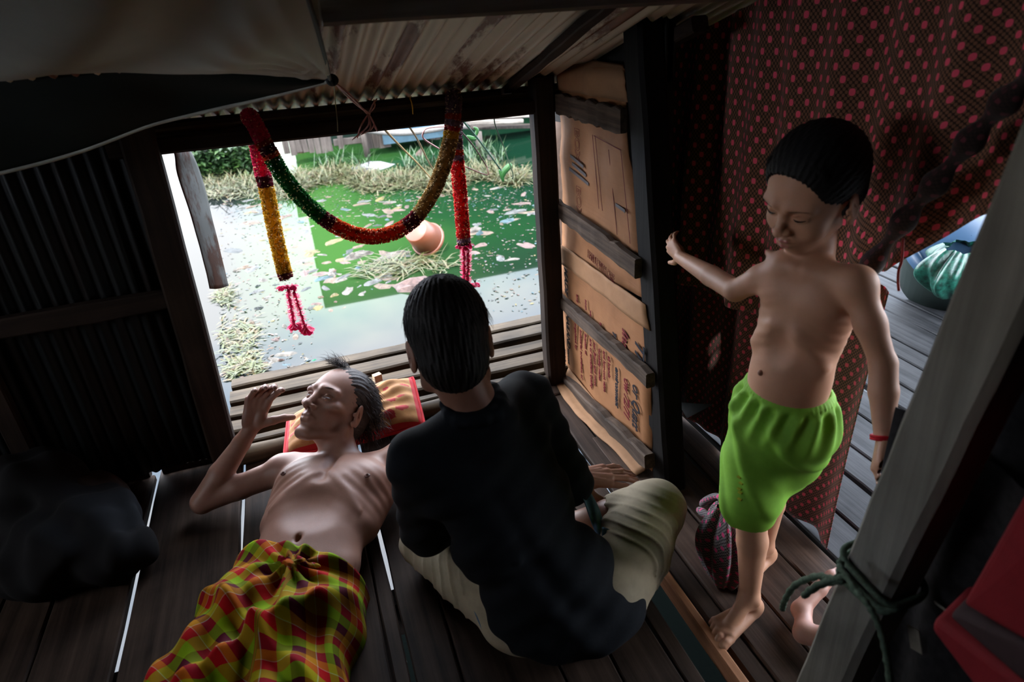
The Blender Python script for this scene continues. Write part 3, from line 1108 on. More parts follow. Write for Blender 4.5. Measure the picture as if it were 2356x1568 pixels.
# ================================================================== OUTSIDE: the canal
m, nt, b = new_mat('green canal water')
v = coords(nt)
f = noise_tex(nt, v, 0.55, 4)
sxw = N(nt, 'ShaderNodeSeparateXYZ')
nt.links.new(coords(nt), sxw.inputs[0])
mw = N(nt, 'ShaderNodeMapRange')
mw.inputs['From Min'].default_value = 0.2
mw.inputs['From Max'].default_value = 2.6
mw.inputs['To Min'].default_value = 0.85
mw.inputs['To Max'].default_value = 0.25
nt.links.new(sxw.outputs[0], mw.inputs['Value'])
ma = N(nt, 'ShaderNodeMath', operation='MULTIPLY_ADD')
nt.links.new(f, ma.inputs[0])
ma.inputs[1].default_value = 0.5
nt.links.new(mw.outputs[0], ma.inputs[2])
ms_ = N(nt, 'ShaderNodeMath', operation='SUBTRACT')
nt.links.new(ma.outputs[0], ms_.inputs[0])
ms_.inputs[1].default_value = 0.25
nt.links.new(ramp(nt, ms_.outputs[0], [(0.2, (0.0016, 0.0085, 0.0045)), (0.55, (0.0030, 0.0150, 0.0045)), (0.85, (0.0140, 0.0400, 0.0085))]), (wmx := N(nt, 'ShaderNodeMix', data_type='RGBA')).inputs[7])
wmx.inputs[6].default_value = (0.0050, 0.0072, 0.0066, 1)  # base greyed where the sky mirrors, so its reflection is partly in the colour
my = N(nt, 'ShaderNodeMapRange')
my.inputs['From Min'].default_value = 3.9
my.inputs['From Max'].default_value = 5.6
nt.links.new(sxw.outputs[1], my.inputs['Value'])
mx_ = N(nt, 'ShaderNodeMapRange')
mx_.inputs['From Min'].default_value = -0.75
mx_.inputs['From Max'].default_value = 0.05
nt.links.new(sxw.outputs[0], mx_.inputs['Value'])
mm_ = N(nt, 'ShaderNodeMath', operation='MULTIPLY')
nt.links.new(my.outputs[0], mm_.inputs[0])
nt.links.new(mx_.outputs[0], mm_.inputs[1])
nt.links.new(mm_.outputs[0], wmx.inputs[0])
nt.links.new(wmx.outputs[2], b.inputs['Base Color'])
b.inputs['Roughness'].default_value = 0.03
w2 = coords(nt, (1, 2.2, 1))
g = noise_tex(nt, w2, 1.3, 2)
bump(nt, b, g, 0.06, 0.05)
b.inputs['Specular IOR Level'].default_value = 0.0
gl = N(nt, 'ShaderNodeBsdfGlossy')
gl.inputs['Roughness'].default_value = 0.02
fr = N(nt, 'ShaderNodeFresnel')
fr.inputs['IOR'].default_value = 1.38
fm = N(nt, 'ShaderNodeMath', operation='MULTIPLY_ADD')
nt.links.new(fr.outputs[0], fm.inputs[0])
fm.inputs[1].default_value = 0.15
fm.inputs[2].default_value = 0.044
ws = N(nt, 'ShaderNodeMixShader')
nt.links.new(fm.outputs[0], ws.inputs[0])
nt.links.new(b.outputs[0], ws.inputs[1])
nt.links.new(gl.outputs[0], ws.inputs[2])
nt.links.new(ws.outputs[0], nt.nodes['Material Output'].inputs['Surface'])
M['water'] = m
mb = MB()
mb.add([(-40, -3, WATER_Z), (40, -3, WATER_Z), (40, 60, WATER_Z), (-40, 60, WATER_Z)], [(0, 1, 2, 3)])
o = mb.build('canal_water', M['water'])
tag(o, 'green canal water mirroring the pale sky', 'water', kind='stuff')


def W_(x, y, z=WATER_Z):
    return P(x, y, Z=z)


# far building, low sheds on piles along the other bank (its dark face mirrors in the water)
fb = empty('far_house', (3.2, 10.6, WATER_Z))
tag(fb, 'dark timber house on piles across the canal, seen only at its foot', 'house')
dim = plain('dark far boards', (0.008, 0.020, 0.013), 0.8, 0.3, 2)
mb = MB()
mb.box((4.05, 12.0, 0.87), (8.0, 2.4, 1.76))
mb.build('wall', dim, fb)
mb = MB()
mb.plank(V(0.0, 11.9, 1.80), V(8.1, 11.9, 1.80), 2.7, 0.06, seg=4, seed=1)
mb.build('roof', M['wall_tin'], fb)
mb = MB()
for i in range(9):
    mb = MB()
    mb.tube([V(0.15 + i * 0.95, 10.75, -1.0), V(0.15 + i * 0.95, 10.75, 0.1)], 0.07, 8)
    mb.build('pile', M['dark_wood_z'], fb)
mb = MB()
mb.box((4.05, 11.2, -0.3), (8.0, 0.1, 0.7))
mb.build('skirt', dim, fb)
# upright board panels by the far bank
def far_panel(x0, y0, x1, y1, x2, y2, Yp, label, seed, n):
    """upright boards; (x0,y0)-(x1,y1) bottom corners in the photo, (x2,y2) top left"""
    a, b_ = P(x0, y0, Y=Yp), P(x1, y1, Y=Yp)
    top = P(x2, y2, Y=Yp)[2]
    r = random.Random(seed)
    mb = MB()
    for i in range(n):
        t0, t1 = i / n, (i + 1) / n
        c = a * (1 - (t0 + t1) / 2) + b_ * (t0 + t1) / 2
        w = np.linalg.norm(b_ - a) / n
        mb.plank(V(c[0], c[1], c[2] + r.uniform(-.02, .03)), V(c[0] + r.uniform(-.01, .01), c[1], top + 0.35), w * 0.96, 0.03, up=(0, -1, 0), seg=4, jit=0.006, seed=seed + i)
    o = mb.build('board_fence', M['plank_z'])
    tag(o, label, 'fence', 'board fences across the canal')


far_panel(655, 355, 768, 348, 650, 318, 9.9, 'wide panel of grey upright boards standing in the far water, left', 300, 8)
far_panel(846, 342, 900, 338, 845, 305, 9.9, 'narrow panel of reddish grey boards under the white pipe', 320, 4)
far_panel(990, 322, 1014, 320, 988, 300, 9.9, 'small board panel behind the right end of the garland loop', 340, 2)
mb = MB()
mb.plank(P(768, 328, Y=9.95), P(845, 320, Y=9.95), 0.05, 0.09, seg=4, seed=2)
mb.plank(P(786, 342, Y=9.93), P(781, 300, Y=9.93), 0.075, 0.03, up=(0, -1, 0), seg=3, seed=3)
o = mb.build('cross_rail', M['plank_z'])
tag(o, 'grey rail with a short upright joining two far board panels', 'rail')
mb = MB()
q = catmull([P(838, 298, Y=9.7), P(880, 303, Y=9.7), P(930, 305, Y=9.7), P(985, 299, Y=9.7), P(1035, 291, Y=9.7), P(1080, 290, Y=9.7)], 6)
mb.tube(q, 0.045, 8)
o = mb.build('white_pipe', plain('white pipe', (0.12, 0.115, 0.11), 0.5), None, True)
tag(o, 'long whitish pipe lying along the far bank above the boards', 'pipe')
mb = MB()
a, b_ = P(876, 298, Y=10.1), P(1008, 285, Y=10.1)
mb.box((a + b_) / 2 + V(0, 0, .12), (abs(b_[0] - a[0]) * 1.05, 0.5, 0.55))
o = mb.build('blue_crate', plain('faded blue tarp', (0.03, 0.06, 0.085), 0.6, 0.35, 5))
tag(o, 'faded blue covered crate behind the white pipe', 'crate')
for i, (x0, y0, x1, y1, r_) in enumerate(((1076, 281, 1200, 276, .05), (1122, 266, 1240, 262, .055), (1240, 252, 1300, 247, .05), (1242, 262, 1302, 259, .03), (1078, 293, 1300, 287, .035))):
    mb = MB()
    Y_ = 9.6 + 0.08 * i
    mb.plank(P(x0, y0, Y=Y_), P(x1, y1, Y=Y_), 0.25, r_, seg=5, jit=.012, seed=i + 400)
    o = mb.build('walkway_plank', M['pale_wood'] if i < 3 else M['plank_z'])
    tag(o, ['bright bleached plank at the edge of the far walkway', 'pale plank lying just under the header beam outside', 'short grey plank right of the free post', 'thin plank beside the far end of the cardboard', 'long rail of the far walkway'][i], 'plank', 'planks of the far walkway')
for i, (x, y0, y1) in enumerate(((1106, 365, 302), (836, 300, 280), (1270, 330, 290))):
    mb = MB()
    p = P(x, y0, Y=8.9 if i == 0 else 9.8)
    t_ = P(x, y1, Y=8.9 if i == 0 else 9.8)
    mb.tube([V(p[0], p[1], min(p[2], WATER_Z - .1)), V(p[0], p[1], t_[2])], 0.045, 10)
    o = mb.build('mooring_post', M['plank_z'], None, True)
    tag(o, ['thin grey stake standing among the weeds right of the garland', 'dark stake beside the far boards', 'stake in the far water right of the free post'][i], 'post')

# leafy bank at the upper left
def leaf_cloud(name, pts_fn, n, size, material, seed):
    r = random.Random(seed)
    mb = MB()
    for _ in range(n):
        c = pts_fn(r)
        s = size * r.uniform(0.6, 1.4)
        a = r.uniform(0, 2 * math.pi)
        t = r.uniform(-0.7, 0.7)
        d = V(math.cos(a), math.sin(a), t)
        d = nrm(d)
        e = nrm(np.cross(d, V(0, 0, 1))) * 0.45
        up = np.cross(nrm(e), d) * 0.12
        mb.add([c - d * s, c + e * s + up * s, c + d * s, c - e * s + up * s], [(0, 1, 2, 3)])
    return mb.build(name, material)


m, nt, b = new_mat('green leaves')
oi = N(nt, 'ShaderNodeTexCoord')
f = noise_tex(nt, oi.outputs['Object'], 9, 3)
nt.links.new(ramp(nt, f, [(0.3, (0.002, 0.008, 0.002)), (0.52, (0.007, 0.030, 0.004)), (0.7, (0.028, 0.065, 0.010))]), b.inputs['Base Color'])
b.inputs['Roughness'].default_value = 0.5
M['leaf'] = m
m, nt, b = new_mat('straw and weed')
oi = N(nt, 'ShaderNodeTexCoord')
f = noise_tex(nt, oi.outputs['Object'], 14, 4)
nt.links.new(ramp(nt, f, [(0.30, (0.006, 0.014, 0.0005)), (0.48, (0.026, 0.034, 0.0012)), (0.60, (0.040, 0.028, 0.005)), (0.76, (0.085, 0.055, 0.022))]), b.inputs['Base Color'])
b.inputs['Roughness'].default_value = 0.6
M['straw'] = m


def bank_pt(r):
    u, v_ = r.random(), r.random()
    p = P(425 + 175 * u, 398 - 40 * v_ + r.gauss(0, 3) - 14 * u * v_, Z=WATER_Z + 0.03)
    h = r.random() * 0.42
    return V(p[0], p[1], WATER_Z + h * (1 - 0.4 * v_))


o = leaf_cloud('bank_foliage', bank_pt, 9000, 0.055, M['leaf'], 11)
tag(o, 'dense low green plants covering the bank at the far left', 'plants', kind='stuff')


# reed and straw mats
def reeds(name, regions, n, seed, material, hmax, lmin=0.05, lmax=0.30, flat=0.5):
    r = random.Random(seed)
    mb = MB()
    for _ in range(n):
        reg = r.choice(regions)
        (x0, y0, x1, y1) = reg
        u = r.random()
        w = r.gauss(0.5, 0.22)
        p = W_(x0 + (x1 - x0) * u, y0 + (y1 - y0) * w + 6 * math.sin(u * 9), WATER_Z)
        L = r.uniform(lmin, lmax)
        a = r.uniform(0, 2 * math.pi)
        el = r.uniform(0.0, 0.35) if r.random() < flat else r.uniform(0.4, 1.3)
        d = V(math.cos(a) * math.cos(el), math.sin(a) * math.cos(el), math.sin(el))
        z0 = r.random() ** 2 * hmax
        a0 = p + V(0, 0, z0)
        side = nrm(np.cross(d, V(0, 0, 1) if el < 1 else V(1, 0, 0))) * r.uniform(0.003, 0.008)
        mid = a0 + d * L * 0.6 + V(0, 0, 0.02 * L)
        tip = a0 + d * L + V(0, 0, -0.10 * L * math.cos(el))
        mb.add([a0 - side, a0 + side, mid + side, mid - side, tip], [(0, 1, 2, 3), (3, 2, 4)])
    o = mb.build(name, material)
    return o


o = reeds('straw_mat', [(470, 408, 700, 455), (680, 392, 860, 428), (820, 398, 1060, 442), (1000, 390, 1210, 422)], 14000, 21, M['straw'], 0.05, 0.05, 0.24, 0.86)
tag(o, 'floating mat of straw and dry water weed crossing the canal', 'weeds', kind='stuff')
o = reeds('straw_mat', [(530, 820, 600, 870), (505, 720, 590, 830), (500, 660, 530, 700)], 900, 22, M['straw'], 0.01, 0.03, 0.12, 0.97)
tag(o, 'green and straw coloured weeds floating against the left edge of the window', 'weeds', kind='stuff')
o = reeds('straw_mat', [(900, 590, 1040, 625), (840, 600, 940, 640)], 260, 23, M['straw'], 0.01, 0.08, 0.32, 0.97)
tag(o, 'loose patch of straw floating under the terracotta pot', 'weeds', kind='stuff')
o = reeds('grass_tufts', [(930, 370, 1030, 400), (1070, 350, 1160, 375), (720, 372, 860, 392)], 500, 24, M['leaf'], 0.02, 0.12, 0.38, 0.1)
tag(o, 'thin green grass standing up from the straw mat', 'grass', kind='stuff')

# floating litter, each piece crumpled on its own
litter_cols = [('pale litter', (0.50, 0.45, 0.38)), ('tan litter', (0.44, 0.30, 0.20)), ('blue litter', (0.14, 0.30, 0.36)), ('grey litter', (0.32, 0.34, 0.33)), ('pink litter', (0.52, 0.32, 0.28)), ('yellow litter', (0.50, 0.40, 0.12)), ('dark litter', (0.08, 0.11, 0.11))]
lm = [plain(n_, [q * 0.105 for q in c_], 0.55, 0.6, 18) for n_, c_ in litter_cols]
wordc = ['pale', 'tan', 'bluish', 'grey', 'pinkish', 'yellow', 'dark']


def crumple(p, sx, sy, h, rot, seed, material, name='floating_litter', n=7):
    r = random.Random(seed)
    vs, fs = [], []
    ang = [i / 10 * 2 * math.pi for i in range(10)]
    rad = [r.uniform(0.65, 1.1) for _ in ang]
    vs.append(V(0, 0, h * r.uniform(.6, 1)))
    for ring, k in ((0.45, 0.9), (0.8, 0.6), (1.0, 0.0)):
        for i, a in enumerate(ang):
            rr_ = rad[i] * ring
            vs.append(V(rr_ * sx * math.cos(a), rr_ * sy * math.sin(a), max(0.0, h * k * r.uniform(0.2, 1.0))))
    for i in range(10):
        j = (i + 1) % 10
        fs.append((0, 1 + i, 1 + j))
        for q in (0, 1):
            a0 = 1 + q * 10
            fs.append((a0 + i, a0 + 10 + i, a0 + 10 + j, a0 + j))
    fs.append(tuple(21 + i for i in range(9, -1, -1)))
    ca, sa = math.cos(rot), math.sin(rot)
    vs = [V(ca * q[0] - sa * q[1], sa * q[0] + ca * q[1], q[2] - 0.002) + p for q in vs]
    return mesh_obj(name, vs, fs, material)


regs = [(560, 470, 700, 520, 22), (700, 450, 900, 520, 34), (700, 520, 830, 640, 30), (1060, 430, 1230, 600, 40), (760, 580, 960, 680, 36), (520, 640, 700, 860, 46), (860, 445, 1060, 500, 16), (520, 455, 640, 500, 16), (1240, 440, 1290, 640, 12), (520, 520, 700, 640, 16), (700, 655, 860, 720, 12)]
where = ['left of the hanging garland', 'inside the loop of the garland', 'behind the lower left strand of the garland', 'between the red strand and the free post', 'under the bottom of the garland loop', 'in the near left corner of the window', 'in the upper right of the garland loop', 'by the rusty tin flap', 'right of the free post', 'on the mirrored sky left of the yellow strand', 'in front of the green reflection']
seed = 500
for k, (x0, y0, x1, y1, n_) in enumerate(regs):
    for i in range(n_):
        seed += 1
        r = random.Random(seed)
        p = W_(r.uniform(x0, x1), r.uniform(y0, y1))
        c_ = r.choices(range(7), weights=[3.5, 6, 1.5, 3, 3, 1.5, 2.5])[0]
        s_ = r.uniform(0.025, 0.085) * (0.55 if y0 > 620 else 1.0)
        o = crumple(p, s_ * r.uniform(1, 2.0), s_ * r.uniform(.5, 1), 0.018 * r.random(), r.uniform(0, 3), seed, lm[c_])
        tag(o, 'scrap of litter floating %s' % where[k], 'litter', 'floating litter ' + where[k])
# tiny flecks beyond counting
r = random.Random(77)
mb = MB()
for _ in range(2600):
    zone = r.random()
    if zone < 0.55:
        x, y = r.uniform(510, 1240), r.gauss(455, 30)
    elif zone < 0.8:
        x, y = r.uniform(505, 720), r.uniform(460, 870)
    else:
        x, y = r.uniform(1060, 1290), r.uniform(430, 720)
    p = W_(x, y) + V(0, 0, 0.003)
    s_ = r.uniform(0.005, 0.022)
    a = r.uniform(0, 6.28)
    e, g_ = V(math.cos(a), math.sin(a), 0) * s_, V(-math.sin(a), math.cos(a), 0) * s_ * r.uniform(.2, .6)
    mb.add([p - e, p + g_ + V(0, 0, .003), p + e, p - g_], [(0, 1, 2, 3)], mi=r.choice([0, 0, 1, 3, 4, 5, 6, 2]))
o = mb.build('litter_flecks', lm)
tag(o, 'tiny scraps and leaves scattered over the whole canal surface', 'litter', kind='stuff')
# larger pieces, singled out
big = [((850, 388), .34, .20, .10, .2, 0, 'large white plastic bag lying on the straw mat', plain('white bag', (0.13, 0.135, 0.14), .4, .05)),
       ((955, 655), .20, .12, .075, .1, 1, 'crumpled pinkish cloth heap near the seated head', lm[4]),
       ((905, 590), .17, .07, .05, .3, 2, 'pale crumpled litter left of the pot', lm[0]),
       ((820, 590), .17, .08, .05, .5, 3, 'white litter pile under the lowest point of the garland', lm[0]),
       ((858, 650), .08, .05, .03, .5, 4, 'small grey plastic bag floating right of the straw litter', lm[3]),
       ((1092, 530), .10, .05, .04, .5, 5, 'white and blue carton floating right of the pot', lm[0]),
       ((1105, 538), .05, .035, .045, .5, 6, 'small blue can floating behind the red strand', lm[2]),
       ((1185, 488), .14, .06, .03, .2, 7, 'pale flat litter between the red strand and the post', lm[3]),
       ((1168, 508), .09, .05, .03, .4, 8, 'torn light blue bag near the free post', lm[2]),
       ((968, 355), .10, .06, .09, .3, 9, 'pale lump at the far side of the straw mat', lm[4]),
       ((1130, 365), .10, .06, .10, .8, 10, 'cluster of white scraps behind the bent stem', lm[0]),
       ((722, 828), .022, .010, .008, .2, 11, 'small bright green scrap near the ledge boards', plain('green scrap', (0.0, 0.09, 0.04), .5)),
       ((635, 655), .04, .02, .01, .2, 12, 'tiny dark bottle left of the pink tassel', lm[6]),
       ((745, 640), .10, .05, .02, .2, 13, 'bluish plastic wrapper right of the yellow strand', lm[2])]
for (x, y), sx, sy, h, rot, sd_, lb, mt_ in big:
    o = crumple(W_(x, y), sx, sy, h, rot, 900 + sd_, mt_, 'plastic_bag' if 'bag' in lb else 'litter_piece')
    tag(o, lb, 'bag' if 'bag' in lb else 'litter')

# terracotta pot floating on its side
pot = empty('plant_pot', tuple(P(970, 540, Y=5.45)))
tag(pot, 'terracotta coloured plastic pot floating tilted in the green water', 'pot')
pm = plain('terracotta plastic', (0.11, 0.030, 0.012), 0.42, 0.06, 6, spec=.5, bmp=.05)
axis_a, axis_b = W_(975, 588, WATER_Z - 0.02), None
Yp = W_(972, 570)[1]
base_c = P(938, 553, Y=Yp)
rim_c = P(992, 522, Y=Yp)
base_c = P(960, 568, Y=Yp + .02)
base_c, rim_c = P(945, 556, Y=Yp + 0.02), P(988, 527, Y=Yp - 0.03)
base_c, rim_c = P(944, 518, Y=5.34), P(986, 552, Y=5.52)
ax = nrm(rim_c - base_c)
base_c = rim_c - ax * 0.235


def lathe(name, prof, c0, axis, material, parent, n=40):
    axis = nrm(axis)
    s = nrm(np.cross(axis, V(0.1, 0.3, 1)))
    u = np.cross(axis, s)
    vs, fs = [], []
    for (t, r_) in prof:
        for k in range(n):
            a = 2 * math.pi * k / n
            vs.append(c0 + axis * t + (s * math.cos(a) + u * math.sin(a)) * r_)
    for i in range(len(prof) - 1):
        for k in range(n):
            l = (k + 1) % n
            fs.append((i * n + k, (i + 1) * n + k, (i + 1) * n + l, i * n + l))
    return mesh_obj(name, vs, fs, material, parent, True)


lathe('pot_body', [(0.0, 0.001), (0.0, 0.098), (0.006, 0.104), (0.212, 0.140), (0.214, 0.135), (0.02, 0.095), (0.02, 0.001)], base_c, ax, pm, pot)
lathe('pot_rim', [(0.205, 0.136), (0.205, 0.146), (0.212, 0.150), (0.228, 0.151), (0.235, 0.147), (0.235, 0.138), (0.205, 0.136)], base_c, ax, pm, pot)

# stems, wires and sprouts seen through the window
def stem(pts_, Yd, r_, col, name, label, cat, mat_=None):
    mb = MB()
    q = catmull([P(x, y, Y=yy) for (x, y), yy in zip(pts_, Yd)], 6)
    mb.tube(q, r_, 6)
    o = mb.build(name, mat_ or plain(name + label[:8], col, 0.6), None, True)
    tag(o, label, cat)
    return o


stem([(868, 254), (875, 285), (920, 335), (960, 375), (990, 408)], [2.232, 2.35, 2.9, 3.5, 4.0], 0.0045, (0.22, 0.14, 0.05), 'stick', 'long brown stick slanting down behind the right arm of the garland loop', 'stick')
stem([(930, 248), (938, 284), (960, 320), (985, 370), (998, 392)], [2.232, 2.35, 2.8, 3.4, 3.8], 0.004, (0.14, 0.09, 0.04), 'stick', 'second thin brown stick, nearer the top of the garland loop', 'stick')
stem([(1045, 285), (1085, 330), (1115, 375), (1122, 392), (1118, 402), (1068, 382)], [2.5, 2.6, 2.7, 2.7, 2.7, 2.7], 0.0028, (0.05, 0.025, 0.02), 'bent_wire', 'thin dark wire bent to a hook right of the red strand', 'wire')
stem([(1034, 290), (985, 294), (974, 305), (976, 320), (1010, 342)], [2.5, 2.5, 2.5, 2.55, 2.6], 0.0030, (0.30, 0.16, 0.16), 'bent_wire', 'pinkish wire bent like a hook inside the garland loop', 'wire')
stem([(1136, 265), (1140, 290), (1156, 330), (1170, 370), (1180, 400), (1178, 412)], [2.4, 2.45, 2.5, 2.5, 2.5, 2.5], 0.0022, (0.03, 0.05, 0.03), 'bent_wire', 'thin dark wire hanging left of the free post', 'wire')
lily = empty('water_plant', tuple(P(1160, 405, Y=3.2)))
tag(lily, 'green stalk with folded leaves rising from the litter left of the free post', 'plant')
mb = MB()
q = catmull([P(1060, 272, Y=2.8), P(1096, 315, Y=2.9), P(1130, 360, Y=3.1), P(1155, 395, Y=3.2)], 8)
mb.tube(q, 0.004, 6)
mb.build('stalk', plain('stalk', (0.012, 0.045, 0.025), .5), lily, True)
for (pts_, w_) in (([(1155, 412), (1160, 395), (1172, 382), (1176, 376)], 0.016), ([(1158, 418), (1155, 405), (1148, 390)], 0.010), ([(1096, 320), (1085, 318), (1074, 312)], 0.011), ([(1092, 318), (1098, 300), (1090, 292)], 0.009)):
    mb = MB()
    q = catmull([P(x, y, Y=3.15) for x, y in pts_], 6)
    n_ = len(q)
    rad = [w_ * (0.25 + 0.75 * math.sin(math.pi * (0.08 + 0.88 * i / (n_ - 1)))) for i in range(n_)]
    mb.tube(q, rad, 8)
    o = mb.build('leaf', plain('leaf%d' % int(w_ * 1000), (0.012, 0.055, 0.012), .45), lily, True)

# behind the doorway on the right: blue basin, green net sack, red string
bar = empty('blue_drum', (2.95, 1.75, 0.2))
tag(bar, 'upturned blue drum lying at the far end of the right deck', 'drum')
c_ = P(2225, 560, X=2.55)
blue = plain('blue plastic', (0.03, 0.07, 0.13), 0.35, 0.15, 6, spec=.5)
axd = nrm(V(-0.35, -0.45, 0.82))
lathe('drum_body', [(-0.26, 0.001), (-0.26, 0.20), (-0.02, 0.235), (0.0, 0.24)], c_, axd, plain('drum grey green', (0.02, 0.032, 0.028), .45, .3, 5), bar)
lathe('drum_lid', [(0.0, 0.24), (0.035, 0.235), (0.05, 0.215), (0.042, 0.205), (0.042, 0.195), (0.052, 0.185), (0.055, 0.001)], c_, axd, blue, bar)
mb = MB()
sk = empty('green_net_sack', tuple(P(2165, 620, X=2.35)))
def sack_fn(u, v):
    a = u * 2 * math.pi
    c0 = P(2200, 665, X=2.42)
    p = c0 + V(0, 0, -0.02 + 0.20 * (1 - v))
    r_ = 0.02 + 0.13 * math.sin(math.pi * (0.10 + 0.80 * v)) ** 0.7
    f_ = 1 + 0.14 * math.sin(a * 7 + v * 4) + 0.07 * math.sin(a * 17)
    return p + V(r_ * f_ * math.cos(a), r_ * f_ * 0.9 * math.sin(a), 0)
vs, fs, uv = grid_surface(sack_fn, 80, 26)
o = mesh_obj('sack', vs, fs, plain('green net', (0.008, 0.075, 0.05), .35, .8, 60, spec=.6, bmp=.8), sk, True)
tag(sk, 'crumpled green net sack standing on the end of the right deck', 'sack')
stem([(2078, 548), (2075, 598), (2068, 620), (2066, 645), (2068, 668)], [P(2078, 548, X=1.0)[1]] * 5, 0.0025, (0.20, 0.03, 0.03), 'red_string', 'red string hanging from the rolled cloth behind the boy', 'string')
mb = MB()
for x in (2.42, 2.62):
    mb.tube([V(x, 2.4, -0.6), V(x, 2.4, 0.45)], 0.03, 8)

# lean-to roof and far screen over the outer deck
mb = MB()
mb.box((2.2, 1.5, 1.75), (2.1, 3.2, 0.03))
struct('trim_10', mb, M['wall_tin'])
# ================================================================== GARLAND looped over the header beam
gar = empty('flower_garland', tuple(P(860, 550, Y=2.04)))
tag(gar, 'long colourful flower garland looped over the header beam, pink tassels at both ends', 'garland')


def fluffy(name, pts, r, cols, seed, dens=1.0):
    """a dense rope of tiny petals around a core"""
    rr_ = random.Random(seed)
    m, nt, b = new_mat(name + str(seed))
    oi = N(nt, 'ShaderNodeTexCoord')
    f = noise_tex(nt, oi.outputs['Object'], 90, 2)
    nt.links.new(ramp(nt, f, [(0.35, [c * 0.55 for c in cols]), (0.65, [min(1, c * 1.35) for c in cols])]), b.inputs['Base Color'])
    b.inputs['Roughness'].default_value = 0.6
    tr = N(nt, 'ShaderNodeBsdfTranslucent')
    tr.inputs['Color'].default_value = (*[min(1, c * 1.6) for c in cols], 1)
    ms = N(nt, 'ShaderNodeMixShader')
    ms.inputs[0].default_value = 0.5
    nt.links.new(b.outputs[0], ms.inputs[1])
    nt.links.new(tr.outputs[0], ms.inputs[2])
    nt.links.new(ms.outputs[0], nt.nodes['Material Output'].inputs['Surface'])
    spark, nt2, b2 = new_mat('tinsel' + str(seed))
    b2.inputs['Base Color'].default_value = (0.95, 0.72, 0.38, 1)
    b2.inputs['Roughness'].default_value = 0.3
    t2 = N(nt2, 'ShaderNodeBsdfTranslucent')
    t2.inputs['Color'].default_value = (1, 0.8, 0.45, 1)
    m2 = N(nt2, 'ShaderNodeMixShader')
    m2.inputs[0].default_value = 0.6
    nt2.links.new(b2.outputs[0], m2.inputs[1])
    nt2.links.new(t2.outputs[0], m2.inputs[2])
    nt2.links.new(m2.outputs[0], nt2.nodes['Material Output'].inputs['Surface'])
    mb = MB()
    mb.tube(pts, r * 0.62, 12)
    L = sum(np.linalg.norm(np.asarray(pts[i + 1]) - np.asarray(pts[i])) for i in range(len(pts) - 1))
    n = int(L * 9500 * dens)
    for _ in range(n):
        t = rr_.random() * (len(pts) - 1)
        i = min(int(t), len(pts) - 2)
        c = pts[i] * (1 - (t - i)) + pts[i + 1] * (t - i)
        d = nrm(pts[i + 1] - pts[i])
        s = nrm(np.cross(d, V(0.3, 1, 0.2)))
        u = np.cross(d, s)
        a = rr_.random() * 2 * math.pi
        out = s * math.cos(a) + u * math.sin(a)
        tg = np.cross(d, out)
        k = nrm(tg * rr_.uniform(-1, 1) + d * rr_.uniform(-1, 1))
        w = r * 0.12
        base = c + out * r * 0.74
        tip = c + out * r * rr_.uniform(0.98, 1.12) + k * r * 0.12
        isp = rr_.random() < 0.065
        w2 = w * (0.55 if isp else 1.0)
        if isp:
            tip = c + out * r * 1.12
        mb.add([base - k * w2, base + k * w2, tip + k * w2 * .8, tip - k * w2 * .8], [(0, 1, 2, 3)], mi=1 if isp else 0)
        if isp:
            nn = out
            e1 = tg * w * .8
            e2 = d * w * .8
            mb.add([tip - e1, tip - e2, tip + e1, tip + e2], [(0, 1, 2, 3)], mi=1)
    return mb.build(name, [m, spark], gar)


Yf, Yb = 2.035, 2.155
RED, DRED, GRN, ORG, BRN, YEL, PNK, PUR = (0.42, 0.02, 0.02), (0.10, 0.012, 0.02), (0.012, 0.10, 0.02), (0.36, 0.038, 0.010), (0.22, 0.13, 0.045), (0.44, 0.24, 0.015), (0.55, 0.03, 0.10), (0.20, 0.12, 0.16)
loop = [(600, 330, Yb), (585, 290, Yb), (574, 271, 2.12), (577, 271, 2.06), (592, 298, 2.04), (620, 352, Yf), (655, 410, Yf), (700, 463, Yf), (750, 506, Yf), (800, 533, Yf), (850, 544, Yf), (900, 537, Yf), (945, 511, Yf), (980, 468, Yf), (1008, 415, Yf), (1028, 355, Yf), (1040, 295, Yf), (1044, 250, 2.045), (1043, 225, 2.07), (1046, 226, 2.12), (1049, 260, Yb), (1047, 330, Yb)]
lp_ = catmull([P(x, y, Y=yy) for x, y, yy in loop], 10)
k_ = lambda i: i * 10
seg = [(0, 3.2, PNK), (3.2, 4.5, PNK), (4.5, 4.75, ORG), (4.75, 5.0, DRED), (5.0, 5.2, ORG), (5.2, 7.8, GRN), (7.8, 8.35, DRED), (8.35, 11.7, ORG), (11.7, 12.4, DRED), (12.4, 15.6, BRN), (15.6, 15.9, YEL), (15.9, 16.15, RED), (16.15, 16.45, PUR), (16.45, 16.7, ORG), (16.7, 21, PUR)]
nm = {PNK: 'pink', ORG: 'orange', DRED: 'dark red', GRN: 'dark green', BRN: 'golden brown', YEL: 'yellow', RED: 'bright red', PUR: 'greyish purple'}
for i, (a, b_, c_) in enumerate(seg):
    s_ = lp_[int(a * 10):int(b_ * 10) + 1]
    if len(s_) > 1:
        o = fluffy('petal_rope', s_, 0.0222, c_, i + 1)
        o['label'] = nm[c_] + ' stretch of the garland'
